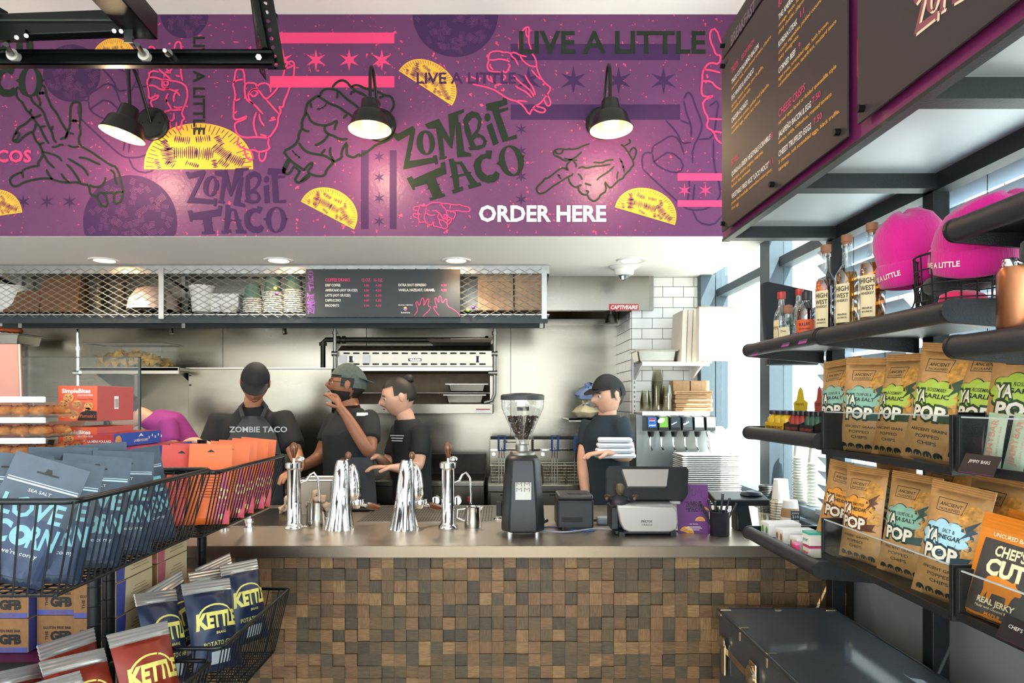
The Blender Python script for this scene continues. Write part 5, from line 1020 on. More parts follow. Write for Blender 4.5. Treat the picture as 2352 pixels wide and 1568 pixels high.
for x in (-.016, .016):
 for z in (-.002, .02): m.text('M', XZ(x - .013, -.0035 - z * .07, z), h=.018, w=.024)
m.text('NUOVA', XZ(-.028, -.0015, -.031), h=.01, w=.056); m.build('plate_lettering', M('plate_dark', '#5f594f', .3, 1), pl)
MB().lathe([(.05, .33), (.055, .336), (.054, .346), (.05, .35), (.028, .352), (.03, .352), (.03, .378), (.027, .38), (0, .38)], 32).build('adjustment_collar', STEELD, t, smooth=40)
hop = [(.0275, .374), (.0285, .395), (.036, .41), (.09, .535), (.092, .545), (.092, .575)]
MB().shell(hop, 40).build('hopper', M('hopper_plastic', '#f0f3f4', .05, clear=.86, ior=1.5), t, smooth=40)
MB().lathe([(.092, .572), (.0945, .574), (.0945, .59), (.088, .596), (.03, .602), (0, .603)], 40).build('hopper_lid', M('lid_grey', '#34383a', .5), t, smooth=40)
MB().box((0, -.0838, .535), (.05, .001, .018), rx=R(23)).build('hopper_label', SLOT, t)
MB().cyl((-.03, -.02, .39), (-.068, -.03, .392), .0025, n=8).build('gate_slide', CHROME, t); MB().box((-.075, -.03, .393), (.016, .012, .01)).build('gate_tab', SLOT, t); MB().cyl((.045, -.02, .356), (.075, -.03, .358), .005, n=8).build('adjust_lever', SLOT, t)
MB().tube([(.08 * math.cos(a), .09 * math.sin(a), .055) for a in [R(-150 + 12 * i) + 0 for i in range(1)]] + [(-.1, -.04, .06), (-.118, -.0, .055), (-.1, .05, .05)], .008, 8).build('bean_tray_rail', CHROME, t, smooth=60); MB().box((-.1, .02, .1), (.025, .05, .06)).build('dosing_switch', SLOT, t, bevel=.004); MB().tube([(.09, -.03, .05), (.105, .0, .05), (.09, .05, .05)], .008, 8).build('side_rail', CHROME, t, smooth=60)
bm_ = MB(); rnd = random.Random(8)
for k in range(620):
 z = rnd.random() ** .55 * .1; R_ = .030 + (.036 - .030) * min(1, z / .01) + (z - .01) * .43 if z > .01 else .029; R_ -= .0075; a = rnd.random() * 6.283; q = R_ * (.75 + .25 * rnd.random() if k % 4 else rnd.random())
 T_ = Matrix.Translation((q * math.cos(a), q * math.sin(a), z)) @ Matrix.Rotation(rnd.random() * 6, 4, (rnd.random(), rnd.random(), rnd.random() + .01)) ; bm_.lathe([(0, -.005), (.0035, -.002), (.0035, .002), (0, .005)], 6, T=T_)
o = bm_.build('coffee_beans', M('roast_bean', '#3a2314', .35), smooth=60, loc=(g0.x, g0.y, g0.z + .402)); tag(o, 'dark roasted coffee beans filling the clear grinder hopper', 'coffee beans', kind='stuff')
# ---- receipt printer
p0 = K(1322, 1217); t = thing('receipt_printer', 'black receipt printer right of the coffee grinder', 'printer', p0); PB = M('printer_black', '#1a1b1d', .45)
MB().bb(-.08, .08, -.005, .17, .006, .132).build('body', PB, t, bevel=.008); MB().bb(-.079, .079, -.003, .165, .132, .155).build('lid', M('printer_lid', '#3c3a3a', .35), t, bevel=.012); MB().bb(-.03, .06, .02, .12, .155, .16).build('paper_door', M('printer_lid', '#3c3a3a'), t, bevel=.004)
MB().bb(-.062, .03, -.0065, -.004, .035, .056).build('port_bay', SLOT, t); MB().bb(-.06, .06, -.0065, -.004, .002, .014).build('lower_slot', SLOT, t); MB().bb(-.08, .08, -.0062, -.004, .12, .122).build('seam', SLOT, t)
# ---- till terminal
q0 = K(1483, 1226); t = thing('till_terminal', 'point-of-sale till with silver base and black tilted screen', 'till', q0); TS = M('till_silver', '#a6a09b', .35, .5); TB = M('till_black', '#16191b', .4); u = q0.y / F
m = MB(); A = []
outline = [(-.133, .13), (-.128, .1), (-.12, .06), (-.105, .03), (-.08, .018), (.09, .018), (.118, .03), (.124, .06), (.12, .1), (.112, .118), (.1, .128)]
for k, (yy, sz) in enumerate(((-.06, 0), (-.05, .006), (.0, .012), (.08, .014))):
 A.append([(x, yy if k else yy, z + (sz if z > .09 else 0)) for x, z in outline])
n = len(outline); m.add([v for r_ in A for v in r_], [(k * n + i, k * n + (i + 1) % n, (k + 1) * n + (i + 1) % n, (k + 1) * n + i) for k in range(3) for i in range(n)] + [tuple(range(n))[::-1], tuple(range(3 * n, 4 * n))]); m.build('silver_base', TS, t, bevel=.006, smooth=40)
MB().bb(-.135, .125, -.03, .12, .004, .02).build('black_foot', TB, t, bevel=.004); MB().bb(-.15, -.118, -.03, .1, .02, .12).build('side_cover', TB, t, bevel=.008)
for x in (-.11, .105): MB().bb(x - .012, x + .012, -.055, -.02, 0, .018).build('rubber_foot', TB, t)
m = MB().text('micros', XZ(-.032, -.0615, .060), h=.014, w=.046, bold=.01); m.build('lettering', SLOT, t); MB().text('ORACLE', XZ(-.03, -.0615, .047), h=.007, w=.046).build('lettering', SLOT, t)
neck = [(-.062, .12), (.068, .12), (.056, .2), (-.064, .2)]
MB().poly(neck, T=frame((0, -.02, 0), (1, 0, 0), (0, .25, .97), (0, -.97, .25)), th=.02).build('neck', TS, t, bevel=.003); MB().bb(-.066, .058, .018, .03, .195, .202).build('hinge', SLOT, t)
Ts = frame((0, .0, .2), (1, 0, 0), (0, .4, .92), (0, -.92, .4))
scr = [(-.17, .0), (-.165, -.025), (.16, -.025), (.175, 0), (.19, .105), (.182, .118), (-.15, .122), (-.16, .112)]
MB().poly(scr, T=Ts @ Matrix.Translation((0, -.03, .005)), th=.04).build('screen_housing', TB, t, bevel=.008); MB().poly([(-.082, 0), (.082, 0), (.098, .075), (-.1, .075)], T=Ts @ Matrix.Translation((0, -.005, .03)), th=.024).build('screen_mount', TS, t, bevel=.003)
MB().bb(.075, .15, .0, .06, .125, .155).build('card_reader_arm', TS, t, bevel=.004)
m = MB(); m.poly([(-.11, .088), (.11, .088), (.11, .09), (-.11, .09)], T=Ts @ Matrix.Translation((0, -.0, .0065))); m.build('vent_slot', SLOT, t)
# zombie bust sitting on the till
zb = Vector((q0.x - .118, q0.y - .03, q0.z + .13)); t = thing('bust_figurine', 'small dark painted ghoul bust with raised clawed hands on the till', 'figurine', zb); FIG = M('fig_skin', '#5a4c36', .45, noise=(90, .3)); FIGD = M('fig_shirt', '#1e1822', .5)
m = MB(); m.lathe([(0, 0), (.038, .0), (.042, .012), (.036, .03), (.014, .04), (.012, .046)], 18, sy=.7); m.build('torso', FIGD, t, smooth=60)
hm = MB(); hm.lathe([(0, -.026), (.009, -.024), (.0145, -.014), (.0175, 0), (.0175, .012), (.013, .021), (.006, .025), (0, .026)], 20, sy=1.12)
hm.v = [Vector((v.x, v.y - (.006 * math.exp(-((v.x / .004) ** 2) - ((v.z + .003) / .006) ** 2) if v.y < 0 else 0) + (.003 * math.exp(-((abs(v.x) - .007) / .004) ** 2 - ((v.z - .004) / .004) ** 2) if v.y < 0 else 0), v.z)) for v in hm.v]
h_ = hm.build('head', FIG, t, smooth=80, loc=(.002, -.004, .065)); MB().box((0, -.0178, -.013), (.011, .003, .003)).build('mouth', SLOT, h_); MB().lathe([(0, -.0022), (.0022, 0), (0, .0022)], 8, c=(-.007, -.0155, .004)).build('eye', INKW, h_); MB().lathe([(0, -.0022), (.0022, 0), (0, .0022)], 8, c=(.007, -.0155, .004)).build('eye', INKW, h_)
for s_ in (-1, 1): MB().lathe([(0, -.005), (.003, 0), (0, .005)], 8, c=(s_ * .0178, 0, .002)).build('ear', FIG, h_)
for s_ in (-1, 1):
 ar = MB(); ar.tube(smooth3([(s_ * .03, -.004, .026), (s_ * .046, -.014, .018), (s_ * .056, -.03, .026)]), .0075, 8); a_ = ar.build('arm', FIGD, t, smooth=60)
 hd = MB(); hd.lathe([(0, -.008), (.007, -.004), (.0085, .004), (0, .01)], 10, c=(s_ * .058, -.034, .03), sy=.6)
 for k in range(5): an = (k - 2) * .42; hd.tube([(s_ * .058 + .004 * math.sin(an), -.035, .036), (s_ * .058 + .013 * math.sin(an), -.041, .036 + .011 * math.cos(an)), (s_ * .058 + .016 * math.sin(an), -.049, .036 + .012 * math.cos(an))], [.0026, .0024, .0015], 6)
 hd.build('hand', FIG, a_, smooth=60)
# purple menu card
c0 = K(1594, 1224); t = thing('menu_card', 'purple upright table card with logo beside the till', 'card', c0, R(-3)); w, h = .135, .205; CP = M('card_purple', '#5f2468', .5)
MB().add([(-w / 2, 0, 0), (w / 2, 0, 0), (w / 2 - .002, .03, h), (-w / 2 - .004, .03, h), (-w / 2, .004, 0), (w / 2, .004, 0), (w / 2 - .002, .034, h), (-w / 2 - .004, .034, h)], [(0, 1, 2, 3), (5, 4, 7, 6), (1, 5, 6, 2), (4, 0, 3, 7), (3, 2, 6, 7)]).build('panel', CP, t)
MB().add([(-w / 2, .004, 0), (w / 2, .004, 0), (w / 2, .06, 0), (-w / 2, .06, 0)], [(0, 1, 2, 3)]).build('foot', CP, t)
Tc = frame((0, -.0006, 0), (1, 0, 0), (0, .1463, .989), (0, -.989, .1463))
logo(MB(), logo_fn(.002, .115, .076), Tc).build('logo_lettering', SLOT, t)
def mini_taco(c, r, rot, name='taco_print'):
 m = MB(); m.poly([(c[0] + r * (math.cos(a) * math.cos(rot) - .85 * math.sin(a) * math.sin(rot)), c[1] + r * (math.cos(a) * math.sin(rot) + .85 * math.sin(a) * math.cos(rot))) for a in [math.pi * i / 16 for i in range(17)]], T=Tc); o = m.build(name, INKY, t); h_ = MB()
 for i in range(9): a = math.pi * (i + 1) / 10; h_.ribbon([(c[0] + r * .3 * (math.cos(a) * math.cos(rot) - .85 * math.sin(a) * math.sin(rot)), c[1] + r * .3 * (math.cos(a) * math.sin(rot) + .85 * math.sin(a) * math.cos(rot))), (c[0] + r * .8 * (math.cos(a) * math.cos(rot) - .85 * math.sin(a) * math.sin(rot)), c[1] + r * .8 * (math.cos(a) * math.sin(rot) + .85 * math.sin(a) * math.cos(rot)))], .0012, Tc @ Matrix.Translation((0, 0, .0004)))
 h_.build('taco_scoring', CP, o)
mini_taco((.028, .052), .021, 0); mini_taco((-.05, .175), .022, 1.0); mini_taco((-.03, .002), .03, -.3); mini_taco((.05, .098), .015, -.1)
MB().text('- 24/7 TACOS -', Tc, h=.005, w=.042, x=0, y=.036, align='C').build('lettering', INKW, t)
m = MB()
for y, w_ in ((.027, .056), (.0215, .07), (.014, .05)): m.box((0, 0, 0), (w_, .0022, .0003), T=Tc @ Matrix.Translation((0, y, .0004)))
m.build('small_print', INKW, t); m = MB()
for st in [[(-.05, .148), (-.03, .152), (-.02, .17), (-.028, .19), (-.018, .178), (-.012, .198), (-.008, .178), (0, .19), (-.002, .165), (.005, .158), (.012, .168), (.015, .19), (.022, .17), (.03, .195), (.03, .17), (.04, .18), (.035, .155), (.055, .145)]]: m.ribbon(st, .0014, Tc)
m.build('hands_drawing', SLOT, t)
# pen cup and pens
p0 = K(1653, 1229); t = thing('pen_cup', 'black wire-mesh pen cup beside the purple card', 'cup', p0); MESHB = M('mesh_black', '#23212b', .35, .6, bump=(900, 1.0, .002)); MB().shell([(.0, .001), (.038, 0), (.04, .003), (.041, .1), (.0385, .1), (.038, .004)], 28).build('mesh_body', MESHB, t, smooth=40); MB().tube([(.041 * math.cos(a), .041 * math.sin(a), .1) for a in [2 * math.pi * i / 24 for i in range(24)]], .0025, 6, closed=True).build('rim', BLACK, t, smooth=60)
rnd = random.Random(4); pl_ = ['black marker pen leaning far left in the pen cup', 'black marker pen, second from left in the pen cup', 'black marker pen, third from left in the pen cup', 'tallest black marker pen in the pen cup', 'black marker pen leaning right in the pen cup', 'black marker pen leaning far right in the pen cup', 'short black marker pen at the front of the pen cup', 'white-capped pen at the front of the pen cup']
for k in range(8):
 an = (-.42, -.2, -.05, .1, .3, .5, -.25, .12)[k]; ln = (.13, .14, .13, .165, .15, .14, .115, .115)[k]; y_ = (.012, .015, .01, .0, .014, .012, -.014, -.02)[k]; o = thing('marker_pen', pl_[k], 'pen', (p0.x + (k - 3.5) * .006, p0.y + y_, p0.z + .012), 0, 'pens in the cup'); d = Vector((math.sin(an), 0, math.cos(an)))
 MB().cyl((0, 0, 0), d * ln * .7, .0048, n=10).build('barrel', M('pen_black', '#202224', .3) if k < 7 else PAPERW, o, smooth=40); MB().cyl(d * ln * .68, d * ln, .0056, .005, n=10).build('cap', M('pen_black', '#202224') if k < 7 else M('pen_cap_pale', '#cfd2d6', .3), o, smooth=40)
# second terminal / card device behind pen cup
s0 = K(1700, 1217); t = thing('customer_display', 'black customer display on an angled stand behind the pen cup', 'display', s0); MB().poly([(.0, 0), (.05, 0), (.03, .11), (.0, .13), (-.045, .13), (-.03, .11)], T=XZ(0, -.02, 0), th=-.0).build('bracket_face', TB, t); MB().bb(-.02, .03, -.018, .06, .0, .11).build('stand', TB, t, bevel=.006); MB().box((.0, .03, .135), (.24, .12, .03), rx=R(12)).build('screen', TB, t, bevel=.006); MB().lathe([(0, 0), (.05, 0), (.045, .012), (.02, .018), (0, .018)], 20, c=(.06, .03, .15), sx=1, sy=.6).build('bump', M('blue_black', '#1c2430', .3), t, smooth=60)
# cables and adapter
def cable(label, pts, r, mat): o = MB().tube(smooth3(pts, 3), r, 7).build('cable', mat, smooth=60); tag(o, label, 'cable', 'cables on the worktop')
z = ZK + .0045; c = [K(1205, 1224), K(1240, 1221), K(1290, 1226), K(1330, 1222), K(1370, 1216), K(1400, 1218), K(1425, 1225)]
cable('grey cable running from the grinder to the till', [(p.x, p.y, z + .002) for p in c], .004, M('cable_grey', '#9a9aa2', .5)); c = [K(1240, 1215), K(1262, 1210), K(1300, 1216), K(1345, 1222), K(1366, 1220)]; cable('blue network cable in front of the printer', [(p.x, p.y, z - .001) for p in c], .003, M('cable_blue', '#38518f', .5))
c = [K(1370, 1190), K(1385, 1200), K(1405, 1198), K(1418, 1188)]; cable('thin black cable looping behind the figurine', [(p.x, p.y, z + .01 * (i == 1 or i == 2)) for i, p in enumerate(c)], .002, SLOT)
a0 = K(1395, 1206); t = thing('power_adapter', 'pale grey power adapter lying between printer and till', 'adapter', a0); MB().bb(-.045, .045, 0, .06, 0, .035).build('case', M('adapter_grey', '#8d9496', .5), t, bevel=.01); MB().cyl((-.044, .03, .018), (-.07, .03, .016), .006, n=10).build('strain_relief', SLOT, t)
# paper cups, lids and sleeves at the right end
def up_stack(px, py, r, n, label, h=.115, pitch=.0125):
 return cup_stack(px, 0, 0, 0, r, 0, n, label, WCUP, WCUP, h, 'white paper cups on the counter', pitch, loc=K(px, py))
up_stack(1793, 1190, .043, 6, 'short stack of white paper cups beside black lids'); up_stack(1842, 1180, .042, 20, 'tall stack of white paper cups at the back by the window', .115, .014); up_stack(1878, 1192, .046, 16, 'tallest stack of white paper cups nearest the shelf post', .12, .0165)
l0 = K(1762, 1175)
t = thing('lid_stack', 'stack of black plastic cup lids by the window frame', 'lids', l0); lo_ = None
for k in range(16):
 if lo_ is None: lo_ = MB().lathe([(.04, 0), (.043, .003), (.041, .007), (.034, .012), (.0, .012)], 20).build('lid', M('lid_black', '#232629', .35), t, smooth=40); o = lo_
 else: o = lo_.copy(); COL.objects.link(o)
 o.location = (random.uniform(-.002, .002), 0, k * .0085)
s0 = K(1815, 1200); t = thing('sleeved_cup', 'white paper cup in a printed kraft sleeve, upside down', 'cup', s0); MB().shell([(.044, 0), (.046, .003), (.032, .105), (.0, .105)], 22).build('cup', WCUP, t, smooth=40); MB().shell([(.0445, .012), (.0375, .07)], 22).build('sleeve', CARD, t, smooth=60); MB().box((.006, -.0425, .04), (.04, .002, .042), rx=R(-7)).build('sleeve_label', M('sleeve_ink', '#262f35', .6), t); m = MB().text('yummy', XZ(-.012, -.0446, .048), h=.009, w=.034).text('210', XZ(-.01, -.0462, .028), h=.014, w=.03); m.build('sleeve_lettering', INKW, t)
p0 = K(1762, 1207); t = thing('clear_cup', 'clear plastic cup at the right end of the worktop', 'cup', p0); MB().shell([(.001, .002), (.034, 0), (.046, .115), (.048, .117)], 24).build('body', CLEARD, t, smooth=50); MB().tube([(.047 * math.cos(a), .047 * math.sin(a), .117) for a in [2 * math.pi * i / 24 for i in range(24)]], .002, 6, closed=True).build('rim', CLEARD, t, smooth=60)
# ================================================================ WALL LAMPS AND DOOR TRACK
LAMPB = M('lamp_black', '#121513', .3, .3); LAMPI = M('lamp_white_inside', '#a58c64', .6); BULB = M('bulb_glow', '#fff1d6', .3, emit=3)
for px, py, tilt, lab in ((352, 286, .24, 'black gooseneck wall lamp at the left beside the big taco'), (872, 288, 0, 'black gooseneck wall lamp over the clenched hand'), (1383, 284, -.03, 'black gooseneck wall lamp above the pointing hand')):
 b = P(px, py, YS - .001); t = thing('wall_lamp', lab, 'wall lamp', b, 0, 'gooseneck lamps')
 MB().lathe([(.082, 0), (.085, .006), (.083, .014), (.076, .018), (.07, .026), (.0, .03)], 36, T=frame((0, 0, 0), (1, 0, 0), (0, 0, 1), (0, -1, 0))).build('wall_plate', LAMPB, t, smooth=35)
 for s_ in (-1, 1): MB().lathe([(.006, 0), (.005, .004), (0, .005)], 8, T=frame((s_ * .045, -.028, .0), (1, 0, 0), (0, 0, 1), (0, -1, 0))).build('screw', LAMPB, t)
 yd = -.255; zt = H(231, 3.25) - b.z - (.03 if tilt > .1 else 0); sh = Vector((.02 if tilt > .1 else 0, yd, zt))
 arm = smooth3([(0, -.03, 0), (0, -.07, .06), (0, -.15, .17), (0, -.21, .205), (sh.x * .5, yd, .17), (sh.x, yd, zt - .02)], 2)
 MB().tube(arm, .008, 10).build('gooseneck', LAMPB, t, smooth=60)
 Tm = Matrix.Translation(sh) @ Matrix.Rotation(tilt, 4, 'Y') @ Matrix.Rotation(-.05, 4, 'X')
 outer = [(.0, .0), (.036, .0), (.04, -.004), (.047, -.055), (.05, -.06), (.068, -.066), (.078, -.076), (.09, -.118), (.1, -.14), (.103, -.144)]
 MB().shell(outer, 40, T=Tm).build('shade', LAMPB, t, smooth=40)
 o_ = [(.101, -.1445), (.0985, -.14), (.088, -.117), (.076, -.078), (.06, -.07), (.03, -.066), (0, -.066)]
 MB().shell(o_, 40, T=Tm).build('shade_lining', LAMPI, t, smooth=40)
 bl = MB().lathe([(0, -.146), (.02, -.143), (.034, -.128), (.036, -.112), (.026, -.092), (.016, -.08), (.0, -.078)], 24, T=Tm).build('bulb', BULB, t, smooth=60)
 l = bpy.data.lights.new('lamp_glow', 'POINT'); l.energy = 10; l.color = (1, .72, .42); l.shadow_soft_size = .035; lo = bpy.data.objects.new('lamp_glow', l); COL.objects.link(lo); lo.parent = t; lo.location = Tm @ Vector((0, 0, -.235))
# ---- overhead sectional-door track: two-lip channel, rollers, hanger, header beams
TRK = M('track_black', '#0e1412', .28, .5, bump=(120, .06)); YD = 2.7; ZN = M('zinc', '#b8b6ae', .3, 1)
t = thing('door_track', 'black steel overhead door track with perforated hanger at left', 'track', P(300, 148, YD))
x0, x1 = -3.2, W(624, YD); zb, zt = H(148, YD), H(113, YD)
LM(t).bb(x0, x1, YD + .03, YD + .034, zb, zt).bb(x0, x1, YD, YD + .03, zb, zb + .004).bb(x0, x1, YD, YD + .004, zb, zb + .012).bb(x0, x1, YD, YD + .03, zt - .004, zt).bb(x0, x1, YD, YD + .004, zt - .014, zt).build('channel', TRK, t)
hx = W(612, YD)
def perf(name, p0, p1, wdir, w, nh=9):
 d = (p1 - p0); L_ = d.length; u = d.normalized(); wv = Vector(wdir); m = LM(t); holes = []
 for k in range(nh): s_ = L_ * (k + .5) / nh; holes.append([(s_ + .009 * math.cos(a), w * .5 + .009 * math.sin(a)) for a in [2 * math.pi * i / 8 for i in range(8)]])
 m.poly([(0, 0), (L_, 0), (L_, w), (0, w)], holes, T=frame(p0, u, wv), th=.004); return m.build(name, TRK, t)
perf('hanger_plate', P(616, 160, YD + .05), P(553, -203, YD + .05), (1, 0, 0), .07, 18); perf('hanger_flange', P(596, 165, YD + .04), P(550, -203, YD + .04), (.0, 1, 0), .07, 18)
LM(t).tube([P(548, -203, YD + .02), P(608, 112, YD + .02)], .013, 6).build('hanger_edge', TRK, t)
LM(t).bb(W(535, YD), W(600, YD), 2.7, 2.9, ZTOP - .02, ZTOP - .001).build('ceiling_plate', TRK, t)
perf('hanger_gusset', P(590, -5, YD + .08), P(638, 34, YD + .08), (0, 0, -1), .05, 3)
for px in (598,): LM(t).cyl(P(px - 4, 131, YD + .03), P(px - 4, 131, YD - .01), .012, n=6).build('bolt', ZN, t)
for px in (32, 333, 393):
 c = P(px, 128, YD + .01)
 if px != 393:
  r_ = LM(t).cyl(c + Vector((0, .012, 0)), c - Vector((0, .012, 0)), .023, n=24).build('roller', M('nylon', '#c9c7c0', .4), t, smooth=40); LM(t).cyl(c - Vector((0, .01, 0)), c - Vector((0, .03, 0)), .012, n=14).build('bearing', ZN, r_, smooth=40); LM(t).cyl(c - Vector((0, .012, 0)), P(px - 18, 102, YD - .16), .009, n=10).build('roller_shaft', TRK, r_, smooth=40)
 else: LM(t).cyl(c + Vector((0, .02, 0)), c - Vector((0, .02, 0)), .016, n=12).build('stud_nut', ZN, t); LM(t).cyl(c, P(378, 116, YD - .12), .007, n=10).build('stud', M('bright_steel'), t)
d_ = thing('door_section', 'black raised door frame section hanging below the ceiling at left', 'door', P(180, 70, YD - .1))
def beam(pa, pb_, sec, name='rail'):
 pa = Vector(pa); pb_ = Vector(pb_); d = (pb_ - pa).normalized(); s_ = d.cross(Vector((0, 0, 1))).normalized(); u_ = s_.cross(d); w, h = sec; vs = []
 for p in (pa, pb_):
  for a, b in ((-1, -1), (1, -1), (1, 1), (-1, 1)): vs.append(p + s_ * a * w / 2 + u_ * b * h / 2)
 m = LM(d_); m.add(vs, [(0, 1, 2, 3)[::-1], (4, 5, 6, 7), (0, 1, 5, 4), (1, 2, 6, 5), (2, 3, 7, 6), (3, 0, 4, 7)]); return m.build(name, TRK, d_, bevel=.004)
r1 = beam(P(-40, 66, 2.62), P(340, 52, 2.62), (.05, .085), 'bottom_rail'); LM(d_).bb(W(-40, 2.6), W(300, 2.6), 2.588, 2.596, H(52, 2.6), H(48, 2.6)).build('rail_groove', M('groove', '#39403d', .4, .5), r1)
r2 = beam(P(330, 62, 2.66), (W(230, 2.3), 1.5, H(62, 2.66)), (.11, .10), 'side_rail'); r3 = beam(P(0, 58, 2.66), (W(0, 2.66) - .35, 1.5, H(58, 2.66)), (.09, .09), 'side_rail')
LM(d_).bb(W(296, 2.62), W(316, 2.62), 2.585, 2.592, H(108, 2.62), H(60, 2.62)).build('roller_bracket', M('bracket_grey', '#3b403f', .3, .7), d_)
for px, py in ((262, 71), (278, 72), (38, 86), (60, 82)): LM(d_).cyl(P(px, py, 2.59), P(px, py, 2.575), .008, n=8).build('bolt', ZN, d_)
for py in (84, 100): LM(d_).bb(W(303, 2.58), W(308, 2.58), 2.578, 2.586, H(py + 6, 2.58), H(py, 2.58)).build('bracket_slot', SLOT, d_)
LM(d_).bb(W(-20, 2.6), W(66, 2.6), 2.58, 2.6, H(98, 2.6), H(72, 2.6)).build('hinge_plate', TRK, d_)
# ================================================================ BAG MAKER (shared by both displays)
def bag_fns(w, h, d, kind, seed):
 rnd = random.Random(seed); ph = [rnd.uniform(0, 6.28) for _ in range(6)]
 def half(x, z):
  u = min(1, abs(2 * x / w)); v = min(1, max(0, z / h))
  if kind == 'pillow': b = (1 - u ** 2.2) ** .75 * (math.sin(math.pi * min(1, max(0, (v - .02) / .9)))) ** .6
  else: b = (1 - u ** 3) ** .8 * max(0, 1 - max(0, (v - .0) / .82)) ** .8 * (.35 + .65 * min(1, v / .05))
  wr = (math.sin(9 * x / w + 14 * v + ph[0]) + .6 * math.sin(21 * x / w - 17 * v + ph[1]) + .5 * math.sin(33 * v + 8 * x / w + ph[2])) * .022 * d * (1 - u ** 4)
  return max(.0008, b * d / 2 + wr * (.3 + b))
 return half
def make_bag(name, label, cat, w, h, d, mats, kind='pillow', seed=1, seal=.05, art=(), seal_mat=None, loc=(0, 0, 0), rot=(0, 0, 0), group=None, hole=False, bend=0.0, seal_name='top_seal', nx=14, nz=18):
 """sealed bag: bulging front and back, flat crimped ends; art = list of (part name, material, flat MB drawn in x,z) laid on the front skin"""
 half = bag_fns(w, h, d, kind, seed); t = thing(name, label, cat, loc, 0, group); t.rotation_euler = rot
 def shape(p):
  x, y, z = p; v = z / h; pinch = 1 - .06 * math.sin(math.pi * min(1, max(0, v))) if kind == 'pillow' else 1 - .02 * v
  return Vector((x * pinch, y + bend * d * v * v, z))
 vs = []; fs = []; ztop = h - (seal if seal_mat else 0)
 for s in (-1, 1):
  for k in range(nz + 1):
   z = ztop * k / nz
   for i in range(nx + 1): x = (i / nx - .5) * w; vs.append(shape((x, s * half(x, z), z)))
 A = (nx + 1) * (nz + 1)
 for s in (0, 1):
  for k in range(nz):
   for i in range(nx): q = s * A + k * (nx + 1) + i; f = (q, q + 1, q + nx + 2, q + nx + 1); fs.append(f if s == 0 else f[::-1])
 for k in range(nz):
  for i in (0, nx): a = k * (nx + 1) + i; b = a + nx + 1; fs.append((a, b, b + A, a + A) if i == nx else (a, a + A, b + A, b))
 for i in range(nx): fs.append((i + 1, i, i + A, i + A + 1)); b = nz * (nx + 1) + i; fs.append((b, b + 1, b + 1 + A, b + A))
 MB().add(vs, fs).build('body', mats, t, smooth=70)
 if seal_mat:
  sm = MB(); n = 12; vs = []
  for s in (-1, 1):
   for k in range(9):
    z = ztop + seal * k / 8
    for i in range(n + 1): x = (i / n - .5) * w; vs.append(shape((x, s * (half(x, z) * (1 - k / 8) * .6 + .0012) + (.0012 if k % 2 else -.0012), z)))
  A = (n + 1) * 9; fs = []
  for s in (0, 1):
   for k in range(8):
    for i in range(n): q = s * A + k * (n + 1) + i; f = (q, q + 1, q + n + 2, q + n + 1); fs.append(f if s == 0 else f[::-1])
  for k in range(8):
   for i in (0, n): a = k * (n + 1) + i; b = a + n + 1; fs.append((a, b, b + A, a + A))
  for i in range(n): b = 8 * (n + 1) + i; fs.append((b, b + 1, b + 1 + A, b + A))
  sm.add(vs, fs).build(seal_name, seal_mat, t, smooth=30)
 for nm, mt_, mb, lay in art:
  mb = mb.subdiv(w * .11); mb.v = [shape((v.x, -half(v.x, v.y) - .0007 - .0005 * lay, v.y)) for v in mb.v]; mb.build(nm, mt_, t)
 return t
def cloud2(cx, cz, rx, rz, n=9, k=.22):
 return [(cx + rx * (1 + k * abs(math.sin(n * a / 2))) * math.cos(a), cz + rz * (1 + k * abs(math.sin(n * a / 2))) * math.sin(a)) for a in [2 * math.pi * i / 54 for i in range(54)]]
I2 = Matrix.Identity(4)
# ================================================================ DISPLAY WALL ON THE RIGHT
XF, XP = .963, 1.25                       # tube line and post line
def PX(px, py, X): Y = X * F / (px - CX); return Vector((X, Y, ZC + (CY - py) * Y / F))
for k, (y, lab) in enumerate(((2.6, 'black steel shelf post in front of the counter end'), (2.0, 'black steel shelf post behind the pink beanies'), (1.4, 'black steel shelf post nearest the camera'))):
 t = thing('shelf_post', lab, 'post', (XP + .025, y, 0), 0, 'shelf posts'); LM(t).bb(XP, XP + .05, y - .025, y + .025, .008, 2.16).build('tube', BLACK, t, bevel=.003); LM(t).bb(XP - .02, XP + .07, y - .045, y + .045, 0, .008).build('foot_plate', BLACK, t)
 m = LM(t)
 for z in [.5 + .2 * i for i in range(8)]: m.cyl((XP - .001, y, z), (XP - .004, y, z), .006, n=8)
 m.build('screw', DARKST, t)
RUB = M('tube_black', '#26262a', .5, bump=(350, .15))
def tube_shelf(y0, y1, z, label, tag_rows=()):
 t = thing('tube_shelf', label, 'shelf', (1.1, (y0 + y1) / 2, z), 0, 'tube-fronted shelves'); r = .024
 LM(t).cyl((XF, y0 + .012, z), (XF, y1 - .012, z), r, n=24).build('front_tube', RUB, t, smooth=40)
 LM(t).bb(XF, XP, y0 + .012, y1 - .012, z - .006, z).build('tray', BLACK, t); LM(t).bb(XP - .01, XP, y0 + .012, y1 - .012, z, z + .03).build('back_lip', BLACK, t)
 for y in (y0 + .006, y1 - .006):
  pts = [(XF + (r + .002) * math.cos(a), z + (r + .002) * math.sin(a)) for a in [R(90 + 15 * i) for i in range(13)]] + [(XP, z - .05), (XP, z + .026)]
  LM(t).poly(pts, T=frame((0, y - .005, 0), (1, 0, 0), (0, 0, 1), (0, -1, 0)), th=-.01 if False else .01).build('end_bracket', BLACK, t, bevel=.001)
 return t
